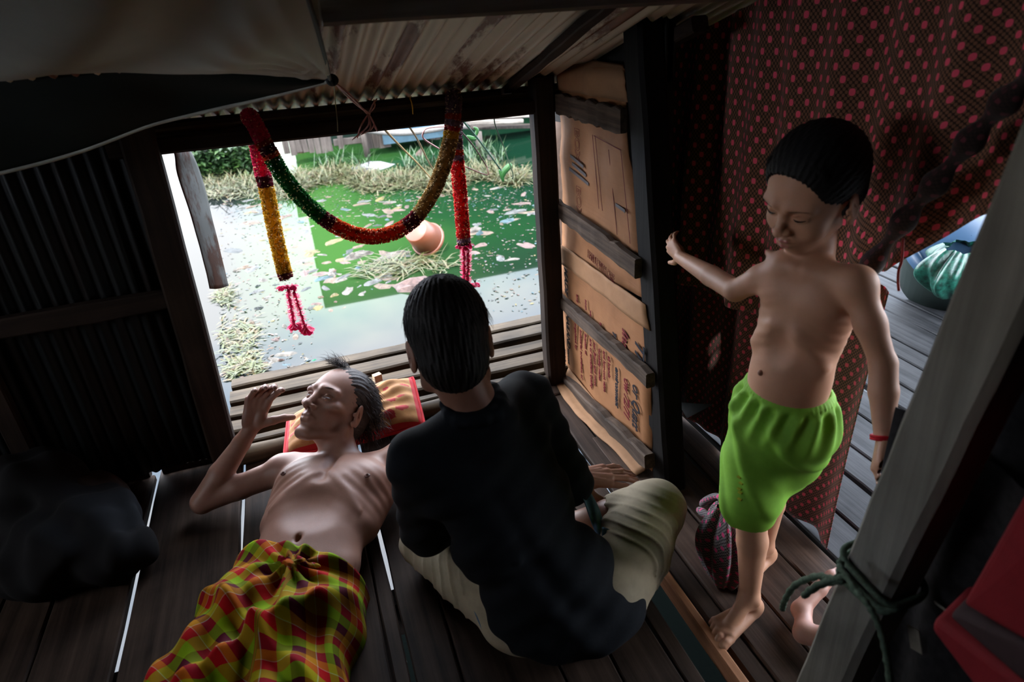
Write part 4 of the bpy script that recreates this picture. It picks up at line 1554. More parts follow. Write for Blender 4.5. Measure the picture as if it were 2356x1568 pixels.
for k, (pts_, sg) in enumerate((([(590, 322), (602, 385), (616, 450), (632, 530), (648, 600), (658, 640)], [(0, 1.3, PNK), (1.3, 1.75, DRED), (1.75, 4.6, YEL), (4.6, 5, DRED)]),
                                ([(1047, 318), (1052, 380), (1058, 440), (1063, 500), (1066, 545), (1068, 562)], [(0, .4, PUR), (.4, .6, ORG), (.6, .8, PUR), (.8, 4.0, RED), (4.0, 4.6, PUR), (4.6, 5, DRED)]))):
    q = catmull([P(x, y, Y=Yb) for x, y in pts_], 10)
    for i, (a, b_, c_) in enumerate(sg):
        s_ = q[int(a * 10):int(b_ * 10) + 1]
        o = fluffy('petal_rope', s_, 0.0222, c_, 40 + k * 10 + i)
        o['label'] = nm[c_] + ' stretch of the hanging strand'

pinkm = plain('magenta petals', (0.62, 0.015, 0.13), 0.45, 0.25, 40, spec=.4)
_nt = pinkm.node_tree
_t = N(_nt, 'ShaderNodeBsdfTranslucent')
_t.inputs['Color'].default_value = (0.85, 0.03, 0.22, 1)
_m = N(_nt, 'ShaderNodeMixShader')
_m.inputs[0].default_value = 0.5
_nt.links.new(_nt.nodes['Principled BSDF'].outputs[0], _m.inputs[1])
_nt.links.new(_t.outputs[0], _m.inputs[2])
_nt.links.new(_m.outputs[0], _nt.nodes['Material Output'].inputs['Surface'])
greenm = plain('calyx', (0.03, 0.10, 0.04), 0.6)
stemm = plain('thread', (0.22, 0.05, 0.05), 0.7)


def bloom(c, size, seed, axis=(0, 0, -1), n=14):
    r = random.Random(seed)
    mb = MB()
    ax_ = nrm(V(*axis))
    s = nrm(np.cross(ax_, V(0.3, 1, 0.1)))
    u = np.cross(ax_, s)
    for k in range(n):
        a = k * 2.4
        el = 0.25 + 0.9 * r.random()
        out = (s * math.cos(a) + u * math.sin(a))
        d = nrm(out * math.cos(el) + ax_ * math.sin(el))
        e = nrm(np.cross(d, ax_))
        L = size * r.uniform(0.75, 1.1)
        w = size * 0.36
        cup = -np.cross(e, d)
        p0, p1, p2, p3 = c, c + d * L * 0.4, c + d * L * 0.8, c + d * L
        mb.add([p0, p1 - e * w * .7 + cup * size * .1, p1 + e * w * .7 + cup * size * .1, p1, p2 - e * w + cup * size * .05, p2 + e * w + cup * size * .05, p2 - cup * size * .03, p3 - e * w * .3, p3 + e * w * .3],
               [(0, 1, 3), (0, 3, 2), (1, 4, 6, 3), (3, 6, 5, 2), (4, 7, 6), (6, 7, 8), (6, 8, 5)])
    return mb


def tassel(px0, strands, ends, seed, Yt=Yb):
    col_ = MB()
    r = random.Random(seed)
    for k, (a, b_) in enumerate(strands):
        q = catmull([P(*p, Y=Yt) for p in (a, b_)] if False else [P(a[0] + (b_[0] - a[0]) * t, a[1] + (b_[1] - a[1]) * t, Y=Yt) for t in np.linspace(0, 1, 6)], 3)
        tm = MB()
        tm.tube(q, 0.0022, 6)
        o = tm.build('thread', stemm, gar, True)
        pm_ = MB()
        L = len(q)
        for i in np.linspace(0, L - 1.01, 40):
            j = int(i)
            c = q[j] * (1 - (i - j)) + q[j + 1] * (i - j)
            for z in range(4):
                a_ = r.uniform(0, 6.28)
                d = nrm(V(math.cos(a_), math.sin(a_) * .8, -0.25))
                tip = c + d * 0.0170 + V(0, 0, 0.005)
                mid = c + d * 0.008 + V(0, 0, -0.001)
                e = nrm(np.cross(d, V(0, 0, 1))) * 0.0034
                pm_.add([c - e, c + e, mid + e * 1.3, mid - e * 1.3, tip], [(0, 1, 2, 3), (3, 2, 4)])
        pm_.build('petal_string', pinkm, gar)
    for k, (x, y, s_) in enumerate(ends):
        c = P(x, y, Y=Yt)
        bm_ = bloom(c, s_, seed + k, n=18)
        o = bm_.build('bloom', pinkm, gar, True)
        cm = MB()
        for z in range(6):
            a_ = z * 1.05
            cm.tube([c + V(0, 0, .001), c + V(0.006 * math.cos(a_), 0.006 * math.sin(a_), 0.012)], [0.002, 0.0006], 5)
        cm.build('calyx', greenm, o)


tassel(0, [((660, 655), (676, 745)), ((672, 655), (702, 752))], [(677, 744, .030), (704, 752, .032)], 5)
tassel(1, [((1067, 572), (1068, 650)), ((1077, 572), (1076, 652))], [(1070, 660, .028), (1093, 650, .022), (1076, 652, .022)], 9)
for x, y, s_, sd_ in ((647, 658, .018, 71), (673, 655, .020, 72), (1054, 564, .016, 73), (1080, 560, .018, 74), (1068, 566, .018, 75)):
    o = bloom(P(x, y, Y=Yb), s_, sd_, (0, 0, -1), 12).build('bloom', pinkm, gar, True)
# ================================================================== BODIES: blended solids turned into one skin
class Solid:
    """primitives blended smoothly into one closed surface"""

    def __init__(self):
        self.p = []
        self.fr = None

    def frame(self, o=None, R=None, s=1.0):
        self.fr = None if o is None else (np.asarray(o, float), np.asarray(R, float), s)

    def _t(self, a):
        a = np.asarray(a, float)
        if self.fr is None:
            return a
        o, R, s = self.fr
        return o + R @ (a * s)

    def _s(self, r):
        return r if self.fr is None else np.asarray(r, float) * self.fr[2]

    def cap(self, a, b, r1, r2=None, k=0.01, sub=False):
        r2 = r1 if r2 is None else r2
        self.p.append(('c', self._t(a), self._t(b), float(self._s(r1)), float(self._s(r2)), float(self._s(k)), sub))

    def chain(self, pts, rads, k=0.01, sub=False):
        for i in range(len(pts) - 1):
            self.cap(pts[i], pts[i + 1], rads[i], rads[i + 1], k, sub)

    def ell(self, c, r, R=None, k=0.01, sub=False):
        R = np.eye(3) if R is None else np.asarray(R, float)
        if self.fr is not None:
            R = self.fr[1] @ R
        self.p.append(('e', self._t(c), np.asarray(self._s(r), float) * np.ones(3), R, None, float(self._s(k)), sub))

    def field(self, lo, hi, h, disp=None):
        lo, hi = np.asarray(lo, float), np.asarray(hi, float)
        n = np.ceil((hi - lo) / h).astype(int) + 1
        F = np.full(n, 0.05, dtype=np.float32)
        ax = [lo[i] + h * np.arange(n[i]) for i in range(3)]
        for kind, a, b, r1, r2, k, sub in self.p:
            if kind == 'c':
                mx = max(r1, r2) + 2 * k + 3 * h + 0.004
                bl, bh = np.minimum(a, b) - mx, np.maximum(a, b) + mx
            else:
                mx = b.max() * 1.05 + 2 * k + 3 * h + 0.004
                bl, bh = a - mx, a + mx
            i0 = np.maximum(0, np.floor((bl - lo) / h).astype(int))
            i1 = np.minimum(n, np.ceil((bh - lo) / h).astype(int) + 1)
            if np.any(i1 <= i0):
                continue
            X = ax[0][i0[0]:i1[0], None, None].astype(np.float32)
            Y = ax[1][None, i0[1]:i1[1], None].astype(np.float32)
            Z = ax[2][None, None, i0[2]:i1[2]].astype(np.float32)
            if kind == 'c':
                ba = b - a
                L2 = max(float(ba @ ba), 1e-10)
                t = ((X - a[0]) * ba[0] + (Y - a[1]) * ba[1] + (Z - a[2]) * ba[2]) / L2
                t = np.clip(t, 0, 1)
                d = np.sqrt((X - a[0] - t * ba[0]) ** 2 + (Y - a[1] - t * ba[1]) ** 2 + (Z - a[2] - t * ba[2]) ** 2) - (r1 + (r2 - r1) * t)
            else:
                R = r1
                dx, dy, dz = X - a[0], Y - a[1], Z - a[2]
                q = [(dx * R[0, i] + dy * R[1, i] + dz * R[2, i]) for i in range(3)]
                k0 = np.sqrt(sum((q[i] / b[i]) ** 2 for i in range(3)))
                k1 = np.sqrt(sum((q[i] / (b[i] ** 2)) ** 2 for i in range(3))) + 1e-6
                d = k0 * (k0 - 1) / k1
            S = (slice(i0[0], i1[0]), slice(i0[1], i1[1]), slice(i0[2], i1[2]))
            f0 = F[S]
            if sub:
                d = -d
                hh = np.clip(0.5 - 0.5 * (d - f0) / k * -1, 0, 1) if False else np.clip(0.5 + 0.5 * (d - f0) / k, 0, 1)
                F[S] = f0 * (1 - hh) + d * hh + k * hh * (1 - hh)
            else:
                hh = np.clip(0.5 + 0.5 * (d - f0) / k, 0, 1)
                F[S] = d * (1 - hh) + f0 * hh - k * hh * (1 - hh)
        if disp is not None:
            near = np.abs(F) < 0.03
            I = np.nonzero(near)
            F[I] += disp(ax[0][I[0]], ax[1][I[1]], ax[2][I[2]]).astype(np.float32)
        return F, lo, h

    def mesh(self, lo, hi, h, disp=None):
        F, lo, h = self.field(lo, hi, h, disp)
        return surface_nets(F, lo, h)


def surface_nets(F, lo, h):
    ins = F < 0
    nx, ny, nz = F.shape
    c = np.zeros((nx - 1, ny - 1, nz - 1), dtype=np.uint8)
    for i in (0, 1):
        for j in (0, 1):
            for k in (0, 1):
                c += ins[i:nx - 1 + i, j:ny - 1 + j, k:nz - 1 + k]
    act = (c > 0) & (c < 8)
    I = np.array(np.nonzero(act)).T
    idx = np.full(act.shape, -1, dtype=np.int32)
    idx[tuple(I.T)] = np.arange(len(I))
    acc = np.zeros((len(I), 3))
    cnt = np.zeros(len(I))
    cor = [(i, j, k) for i in (0, 1) for j in (0, 1) for k in (0, 1)]
    vals = {q: F[I[:, 0] + q[0], I[:, 1] + q[1], I[:, 2] + q[2]] for q in cor}
    for a in cor:
        for d in range(3):
            if a[d]:
                continue
            b = tuple(a[e] + (1 if e == d else 0) for e in range(3))
            va, vb = vals[a], vals[b]
            m_ = (va < 0) != (vb < 0)
            t = np.where(m_, va / np.where(m_, va - vb, 1), 0)
            p = np.array([a] * len(I), dtype=float)
            p[:, d] += t
            acc[m_] += p[m_]
            cnt[m_] += 1
    V3 = lo + h * (I + acc / cnt[:, None])
    faces = []
    for d in range(3):
        e1, e2 = (d + 1) % 3, (d + 2) % 3
        s0 = [slice(None)] * 3
        s1 = [slice(None)] * 3
        s0[d] = slice(0, -1)
        s1[d] = slice(1, None)
        A, B = ins[tuple(s0)], ins[tuple(s1)]
        ch = np.array(np.nonzero(A != B)).T
        ch = ch[(ch[:, e1] > 0) & (ch[:, e2] > 0) & (ch[:, e1] < F.shape[e1] - 1) & (ch[:, e2] < F.shape[e2] - 1)]
        if not len(ch):
            continue
        o1 = np.zeros(3, int)
        o1[e1] = 1
        o2 = np.zeros(3, int)
        o2[e2] = 1
        q = [ch - o1 - o2, ch - o2, ch, ch - o1]
        q = np.array([idx[tuple(k.T)] for k in q]).T
        sgn = A[tuple(ch.T)]
        q[~sgn] = q[~sgn][:, ::-1]
        faces.append(q)
    faces = np.concatenate(faces)
    faces = faces[(faces >= 0).all(axis=1)]
    # gentle relaxation that keeps the volume
    for lam in (0.5, -0.52):
        s = np.zeros_like(V3)
        n_ = np.zeros(len(V3))
        for a, b in ((0, 1), (1, 2), (2, 3), (3, 0)):
            np.add.at(s, faces[:, a], V3[faces[:, b]])
            np.add.at(n_, faces[:, a], 1)
            np.add.at(s, faces[:, b], V3[faces[:, a]])
            np.add.at(n_, faces[:, b], 1)
        V3 = V3 + lam * (s / np.maximum(n_, 1)[:, None] - V3)
    return V3, faces


def np_mesh_obj(name, V3, faces, material, parent=None):
    me = bpy.data.meshes.new(name)
    me.vertices.add(len(V3))
    me.vertices.foreach_set('co', np.asarray(V3, dtype=np.float32).ravel())
    me.loops.add(len(faces) * 4)
    me.loops.foreach_set('vertex_index', np.asarray(faces, dtype=np.int32).ravel())
    me.polygons.add(len(faces))
    me.polygons.foreach_set('loop_start', np.arange(0, len(faces) * 4, 4, dtype=np.int32))
    me.polygons.foreach_set('use_smooth', [True] * len(faces))
    me.update(calc_edges=True)
    me.validate()
    for m_ in (material if isinstance(material, (list, tuple)) else [material]):
        me.materials.append(m_)
    o = bpy.data.objects.new(name, me)
    COL.objects.link(o)
    if parent is not None:
        o.parent = parent
        if parent.type == 'EMPTY':
            o.matrix_parent_inverse = Matrix.Translation(-parent.location)
    return o


def join_parts(parts):
    """parts: list of (V3, faces, keep) where keep(V3)->mask of faces kept by their centre"""
    Vs, Fs, o = [], [], 0
    for V3, f, keep in parts:
        if keep is not None:
            c = V3[f].mean(axis=1)
            f = f[keep(c)]
        used = np.unique(f)
        mp = np.full(len(V3), -1)
        mp[used] = np.arange(len(used))
        Vs.append(V3[used])
        Fs.append(mp[f] + o)
        o += len(used)
    return np.concatenate(Vs), np.concatenate(Fs)


def frame_from(fwd, up):
    """columns: person's left, forward, up"""
    u = nrm(up)
    f = nrm(np.asarray(fwd, float) - u * np.dot(fwd, u))
    l = np.cross(u, f)
    return np.array([l, f, u]).T


def head_prims(S, child=False, eyes=0.35, mouth=0.0, gaunt=0.0):
    """head in its own frame: x to the person's left, y forward, z up, origin between the ears"""
    if child:
        S.ell((0, -0.012, 0.040), (0.076, 0.092, 0.078), k=0.01)
        S.ell((0, 0.020, 0.010), (0.068, 0.066, 0.070), k=0.02)
        S.ell((0, 0.032, -0.040), (0.052, 0.050, 0.052), k=0.02)
        S.ell((0, 0.054, -0.080), (0.022, 0.018, 0.016), k=0.022)
        for s in (-1, 1):
            S.ell((s * 0.037, 0.052, -0.034), (0.024, 0.023, 0.024), k=0.018)
            S.cap((s * 0.046, 0.0, -0.050), (s * 0.012, 0.052, -0.082), 0.013, 0.012, k=0.02)
    else:
        S.ell((0, -0.014, 0.036), (0.074, 0.094, 0.082), k=0.01)
        S.ell((0, 0.022, 0.005), (0.063, 0.070, 0.070), k=0.02)
        S.ell((0, 0.035, -0.045), (0.047, 0.050, 0.060), k=0.022)
        S.ell((0, 0.072, -0.104), (0.020, 0.017, 0.016), k=0.020)
        for s in (-1, 1):
            S.ell((s * 0.046, 0.055, -0.020), (0.022, 0.020, 0.017), k=0.014)
            S.cap((s * 0.058, 0.000, -0.012), (s * 0.050, 0.050, -0.018), 0.010, 0.011, k=0.012)
            S.cap((s * 0.056, -0.006, -0.030), (s * 0.052, 0.002, -0.070), 0.012, 0.012, k=0.02)
            S.cap((s * 0.052, 0.002, -0.070), (s * 0.016, 0.068, -0.106), 0.012, 0.013, k=0.018)
            if gaunt:
                S.ell((s * 0.054, 0.045, -0.052), (0.014, 0.024, 0.020), k=0.022, sub=True)
    es = 0.031 if child else 0.032
    yf = 0.083 if child else 0.086
    # brow, nose
    for s in (-1, 1):
        S.cap((s * 0.048, yf - 0.014, 0.017), (s * 0.014, yf + 0.001, 0.019), 0.008 if not child else 0.007, 0.009, k=0.014)
        S.ell((s * es, yf + 0.004, 0.000), (0.017, 0.015, 0.011), k=0.012, sub=True)
    nl = 0.82 if child else 1.0
    S.cap((0, yf - 0.004, 0.006), (0, yf + 0.018 * nl, -0.030 * nl), 0.007, 0.0085, k=0.010)
    S.ell((0, yf + 0.020 * nl, -0.036 * nl), (0.0105, 0.0105, 0.009), k=0.006)
    for s in (-1, 1):
        S.ell((s * 0.012, yf + 0.008 * nl, -0.038 * nl), (0.0085, 0.0105, 0.0075), k=0.005)
        S.ell((s * 0.0068, yf + 0.014 * nl, -0.0455 * nl), (0.0042, 0.006, 0.005), k=0.003, sub=True)
    # muzzle and lips
    mz = -0.066 if not child else -0.057
    S.ell((0, yf - 0.012, mz), (0.026, 0.017, 0.020), k=0.016)
    S.cap((0, yf + 0.003, mz + 0.017), (0, yf + 0.004, mz + 0.009), 0.0035, 0.004, k=0.006)
    for s in (-1, 1):
        S.chain([(0, yf + 0.006, mz + 0.004), (s * 0.010, yf + 0.004, mz + 0.0045), (s * 0.024, yf - 0.007, mz - 0.001)], [0.0052, 0.0050, 0.003], k=0.004)
        S.chain([(0, yf + 0.004, mz - 0.0065), (s * 0.010, yf + 0.002, mz - 0.006), (s * 0.023, yf - 0.007, mz - 0.002)], [0.0062, 0.0056, 0.003], k=0.004)
        S.chain([(0, yf + 0.013, mz - 0.0010), (s * 0.012, yf + 0.010, mz - 0.0008), (s * 0.026, yf - 0.002, mz - 0.002)], [0.0022, 0.0020, 0.0016], k=0.002, sub=True)
        # nose-mouth fold
        if not child:
            S.chain([(s * 0.019, yf + 0.010, -0.040), (s * 0.030, yf + 0.000, -0.060), (s * 0.031, yf - 0.006, -0.074)], [0.0020, 0.0026, 0.0018], k=0.006, sub=True)
        # lids and eyeball
        S.ell((s * es, yf - 0.016, -0.001), (0.0135, 0.0135, 0.0125), k=0.004)
        S.chain([(s * (es - 0.014), yf - 0.005, -0.002), (s * es, yf - 0.0015, 0.006 * 0.5), (s * (es + 0.014), yf - 0.011, 0.000)], [0.0022, 0.0030, 0.0022], k=0.003)
        S.chain([(s * (es - 0.013), yf - 0.004, -0.0055), (s * es, yf - 0.003, -0.0085), (s * (es + 0.013), yf - 0.011, -0.005)], [0.0018, 0.0026, 0.0018], k=0.003)
        S.chain([(s * (es - 0.011), yf + 0.001, -0.0035), (s * es, yf + 0.001, -0.0040), (s * (es + 0.012), yf - 0.007, -0.0030)], [0.0012, 0.0017, 0.0011], k=0.0015, sub=True)
        # ear
        ex = 0.070 if not child else 0.071
        Re = np.array(Matrix.Rotation(s * -0.35, 3, 'Z')) @ np.array(Matrix.Rotation(-0.22, 3, 'X'))
        S.ell((s * (ex + 0.006), -0.012, -0.010), (0.0065, 0.019, 0.032), R=Re, k=0.004)
        S.ell((s * (ex + 0.013), -0.008, -0.008), (0.0050, 0.0115, 0.020), R=Re, k=0.004, sub=True)
        S.cap((s * (ex + 0.011), -0.004, 0.006), (s * (ex + 0.010), -0.014, -0.012), 0.0022, 0.0024, k=0.003)
        S.ell((s * (ex + 0.006), -0.003, -0.036), (0.005, 0.008, 0.009), k=0.004)
        S.ell((s * (ex + 0.007), 0.006, -0.012), (0.004, 0.005, 0.006), k=0.003)


def finger(S, base, dirs, lens, r0, taper=0.82, k=0.0015, nail=None):
    p = np.asarray(base, float)
    r = r0
    pts, rads = [p], [r]
    for d, L in zip(dirs, lens):
        p = p + nrm(d) * L
        r = r * taper
        pts.append(p)
        rads.append(r)
    S.chain(pts, rads, k)
    for q, rr_ in zip(pts[1:-1], rads[1:-1]):
        S.ell(q, (rr_ * 1.10,) * 3, k=0.003)
    return pts


def hand_prims(S, wrist, R, scale=1.0, curls=((.15, .25, .2),) * 4, spread=(-.16, -.05, .06, .18), thumb=((0.9, 0.45, 0.25), (0.6, 0.8, 0.2)), right=True, wr=0.024):
    """hand frame columns: x across the palm towards the thumb, y towards the fingertips, z out of the back of the hand"""
    R = np.asarray(R, float)
    o = np.asarray(wrist, float)
    T = lambda v: o + R @ (np.asarray(v, float) * scale)
    D = lambda v: R @ nrm(v)
    # palm from four blended metacarpals
    kn = [(0.026, 0.092, 0.0), (0.008, 0.096, 0.003), (-0.010, 0.091, 0.002), (-0.027, 0.082, -0.002)]
    st = [(0.012, 0.010, 0.0), (0.004, 0.008, 0.0), (-0.005, 0.008, 0.0), (-0.013, 0.012, 0.0)]
    for a, b in zip(st, kn):
        S.cap(T(a), T(b), 0.0145 * scale, 0.0110 * scale, k=0.006 * scale)
        S.cap(T((a[0], a[1] + .01, 0.006)), T((b[0], b[1], b[2] + 0.004)), 0.006 * scale, 0.0075 * scale, k=0.006 * scale)
    S.ell(T((0.018, 0.035, -0.010)), (0.015 * scale, 0.026 * scale, 0.012 * scale), R=R, k=0.010 * scale)
    S.ell(T((-0.018, 0.032, -0.008)), (0.012 * scale, 0.028 * scale, 0.011 * scale), R=R, k=0.010 * scale)
    lens = [(0.040, 0.025, 0.021), (0.044, 0.029, 0.022), (0.041, 0.027, 0.021), (0.032, 0.020, 0.019)]
    rad = [0.0092, 0.0094, 0.0090, 0.0078]
    tips = []
    for i in range(4):
        a = -spread[i]
        ang = 0
        ds = []
        for c in curls[i]:
            ang += c
            ds.append(D((math.sin(a) * math.cos(ang), math.cos(a) * math.cos(ang), -math.sin(ang))))
        tips.append(finger(S, T(kn[i]), ds, [l * scale for l in lens[i]], rad[i] * scale, 0.90, k=0.0012))
    t0 = (0.020, 0.020, -0.006)
    pts = [T(t0)]
    r = [0.0135 * scale]
    tl = (0.040, 0.030, 0.024)
    q = T(t0)
    dd = list(thumb) + [thumb[-1]] * (3 - len(thumb))
    for i, (d, L) in enumerate(zip(dd, tl)):
        q = q + D(d) * L * scale
        pts.append(q)
        r.append([0.0115, 0.0100, 0.0082][i] * scale)
    S.chain(pts, r, k=0.005 * scale)
    return tips, pts


def hair_strands(name, roots_fn, n, seed, material, parent, length=(0.03, 0.06), rad=0.0007):
    r = random.Random(seed)
    mb = MB()
    for _ in range(n):
        p, d, bend = roots_fn(r)
        L = r.uniform(*length)
        pts = [p]
        for i in range(4):
            d = nrm(d + bend * 0.35 + V(r.gauss(0, .08), r.gauss(0, .08), r.gauss(0, .08)))
            pts.append(pts[-1] + d * L / 4)
        mb.tube(pts, [rad, rad, rad * .9, rad * .7, rad * .2], 3, cap=False)
    return mb.build(name, material, parent, True)


def skin(name, dark, light, rough=0.45):
    m, nt, b = new_mat(name)
    v = coords(nt)
    f = noise_tex(nt, v, 7, 5, 0.6)
    g = noise_tex(nt, v, 260, 2)
    nt.links.new(ramp(nt, f, [(0.30, dark), (0.68, light)]), b.inputs['Base Color'])
    b.inputs['Roughness'].default_value = rough
    b.inputs['Specular IOR Level'].default_value = 0.32
    b.inputs['Subsurface Weight'].default_value = 0.06
    b.inputs['Subsurface Radius'].default_value = (0.010, 0.004, 0.002)
    b.inputs['Subsurface Scale'].default_value = 1.0
    bump(nt, b, g, 0.10, 0.001)
    return m


M['skin_man'] = skin('weathered brown skin', (0.23, 0.113, 0.080), (0.33, 0.18, 0.135), 0.46)
M['skin_seated'] = skin('brown skin', (0.20, 0.09, 0.055), (0.29, 0.14, 0.095), 0.45)
M['skin_boy'] = skin('warm brown skin', (0.46, 0.23, 0.135), (0.58, 0.31, 0.195), 0.5)
M['nipple'] = plain('darker skin', (0.10, 0.045, 0.035), 0.5)
M['hair_black'] = plain('black hair', (0.007, 0.006, 0.006), 0.62, 0.3, 120, spec=.22, bmp=.6)
M['hair_brown'] = plain('dark brown hair', (0.030, 0.019, 0.015), 0.55, 0.4, 150, spec=.3, bmp=.6)
M['lip'] = plain('lip', (0.24, 0.10, 0.08), 0.4)
M['eye'] = plain('eye', (0.03, 0.02, 0.02), 0.12, 0.1, spec=.7)


def ridge(x, y, z, a, b, w, hgt):
    """height of a soft ridge lying along the segment a-b"""
    a, b = np.asarray(a, float), np.asarray(b, float)
    ba = b - a
    t = ((x - a[0]) * ba[0] + (y - a[1]) * ba[1] + (z - a[2]) * ba[2]) / (ba @ ba)
    tc = np.clip(t, 0, 1)
    d2 = (x - a[0] - tc * ba[0]) ** 2 + (y - a[1] - tc * ba[1]) ** 2 + (z - a[2] - tc * ba[2]) ** 2
    return hgt * np.exp(-d2 / (w * w))
# ------------------------------------------------------------------ the lying man
S = Solid()
ez = V(0, 0, 1)
uax = nrm(V(0.40, 0.915, 0))          # towards the head along the floor
sax = nrm(V(uax[1], -uax[0], 0))       # towards his left side
NAV = V(-0.185, 1.44, 0.0)


def B(s, u, z):
    return NAV + sax * s + uax * u + ez * z


Rt = np.array([sax, uax, ez]).T
# pelvis, belly, waist, rib cage, chest
S.ell(B(0, -0.16, 0.085), (0.168, 0.12, 0.075), R=Rt, k=0.03)
S.ell(B(0.008, -0.04, 0.080), (0.150, 0.15, 0.068), R=Rt, k=0.04)
S.ell(B(0, 0.10, 0.085), (0.146, 0.14, 0.078), R=Rt, k=0.04)
S.ell(B(0, 0.20, 0.095), (0.158, 0.15, 0.090), R=Rt, k=0.03)
S.ell(B(0, 0.27, 0.095), (0.160, 0.11, 0.084), R=Rt, k=0.03)
for s in (-1, 1):
    S.ell(B(s * 0.075, 0.255, 0.128), (0.085, 0.070, 0.050), R=Rt, k=0.03)      # pectorals
    S.cap(B(s * 0.115, 0.10, 0.10), B(s * 0.05, 0.21, 0.155), 0.018, 0.016, k=0.035)   # lower rib arch
    S.cap(B(s * 0.14, 0.27, 0.085), B(s * 0.125, 0.12, 0.075), 0.045, 0.04, k=0.03)   # flank
    S.cap(B(s * 0.015, 0.352, 0.128), B(s * 0.155, 0.372, 0.120), 0.0125, 0.013, k=0.016)   # collar bones
    S.ell(B(s * 0.08, 0.345, 0.085), (0.09, 0.045, 0.040), R=Rt, k=0.03)
# hollow belly under the ribs, breastbone groove, navel
S.ell(B(0.0, 0.090, 0.188), (0.085, 0.065, 0.040), R=Rt, k=0.035, sub=True)
S.cap(B(0, 0.20, 0.190), B(0, 0.34, 0.165), 0.010, 0.010, k=0.025, sub=True)
S.ell(B(0, 0.362, 0.155), (0.018, 0.014, 0.018), R=Rt, k=0.012, sub=True)
S.ell(B(0.0, 0.0, 0.150), (0.0075, 0.013, 0.018), R=Rt, k=0.008, sub=True)
# shoulders
shR = V(-0.222, 1.828, 0.095)
shL = V(0.135, 1.742, 0.100)
S.ell(shR, (0.050, 0.050, 0.048), k=0.03)
S.ell(shL, (0.052, 0.052, 0.050), k=0.03)
S.cap(shR, B(-0.09, 0.33, 0.095), 0.040, 0.045, k=0.03)
S.cap(shL, B(0.09, 0.33, 0.095), 0.042, 0.045, k=0.03)
# neck and head
HR = (V(0.235, -0.834, 0.463), V(-0.754, 0.133, 0.62), None)
Fw, Lw = nrm(V(-0.53, -0.40, 0.74)), None
Uw = nrm(V(0.55, 0.58, 0.55))
HM = frame_from(Fw, Uw)
HC = V(-0.030, 1.885, 0.235)
HS = 1.12
S.frame(HC, HM, HS)
head_prims(S, gaunt=1.0)
nb = S._t((0, -0.022, -0.055))
nb2 = S._t((0, 0.004, -0.075))
S.frame()
nk = B(0.005, 0.335, 0.105)
S.cap(nb, nk, 0.052, 0.056, k=0.022)
S.cap(nb2, B(0.005, 0.36, 0.125), 0.036, 0.034, k=0.02)
earL = HC + HM @ (V(0.052, -0.028, -0.045) * HS)
S.cap(earL, B(0.020, 0.352, 0.140), 0.0095, 0.008, k=0.012)          # neck tendon
# right arm: upper arm out to the side on the floor, forearm raised
elb = V(-0.468, 1.828, 0.052)
wr = P(578, 985, Z=0.222)
S.chain([shR, shR * .45 + elb * .55 + V(0, 0, .002), elb], [0.042, 0.036, 0.032], k=0.014)
S.chain([elb, elb * .62 + wr * .38, elb * .2 + wr * .8, wr], [0.033, 0.036, 0.026, 0.0225], k=0.008)
# raised right hand, palm to the viewer, fingers curling over towards the face
cdir = lambda *c: RC.T @ V(*c)
yf_ = nrm(cdir(0.30, 0.93, 0.12))
zb = cdir(-0.32, 0.05, -0.94)
zb = nrm(zb - yf_ * np.dot(zb, yf_))
HRm = np.array([-np.cross(yf_, zb), yf_, zb]).T
tipsR, _ = hand_prims(S, wr, HRm, 1.07, curls=((.42, .50, .30), (.48, .55, .35), (.45, .60, .35), (.40, .60, .35)), spread=(-.46, -.40, -.34, -.26), thumb=((0.80, 0.55, -0.25), (0.85, 0.50, -0.15), (0.95, 0.35, -0.1)))
# left arm along the body, mostly behind the seated man
elL = V(0.175, 1.50, 0.055)
wrL = V(0.27, 1.62, 0.16)
S.chain([shL, shL * .5 + elL * .5, elL], [0.046, 0.040, 0.035], k=0.014)
S.chain([elL, elL * .6 + wrL * .4, wrL], [0.036, 0.035, 0.023], k=0.01)
yl = nrm(V(0.3, 0.75, -0.35))
zl = nrm(V(0, 0.4, 0.9) - yl * np.dot(V(0, 0.4, 0.9), yl))
xl = -np.cross(yl, zl)
Hl = np.array([np.cross(yl, zl), yl, zl]).T
hand_prims(S, wrL, Hl, 0.92, curls=((.2, .3, .2),) * 4)
# legs under the sarong
for s in (-1, 1):
    hip = B(s * 0.085, -0.20, 0.068)
    kn_ = B(s * 0.13, -0.60, 0.055)
    an_ = B(s * 0.14, -0.98, 0.055)
    S.chain([hip, kn_], [0.066, 0.046], k=0.02)
    S.chain([kn_, kn_ * .65 + an_ * .35, an_], [0.050, 0.050, 0.034], k=0.01)
    S.cap(an_ + V(0, 0, -.01), an_ + V(s * 0.04, -0.03, 0.13), 0.03, 0.022, k=0.012)


def man_disp(x, y, z):
    """ribs and small folds"""
    dx, dy = x - NAV[0], y - NAV[1]
    s = dx * sax[0] + dy * sax[1]
    u = dx * uax[0] + dy * uax[1]
    out = np.zeros_like(x)
    on = np.exp(-((u - 0.20) / 0.075) ** 2) * np.clip((np.abs(s) - 0.03) / 0.05, 0, 1) * np.clip((z - 0.06) / 0.05, 0, 1)
    out -= 0.0008 * on * np.sin((u + np.abs(s) * 0.55) * 2 * math.pi / 0.034)
    # slanting rib arch edges
    arch = np.exp(-(((u - (0.235 - 0.95 * np.abs(s))) / 0.016) ** 2)) * (np.abs(s) < 0.13) * np.clip((z - 0.09) / 0.03, 0, 1)
    out -= 0.0035 * arch
    # skin creases at the waist
    out += 0.0008 * np.exp(-((u + 0.045) / 0.012) ** 2) * np.clip((z - .1) / .03, 0, 1)
    return out


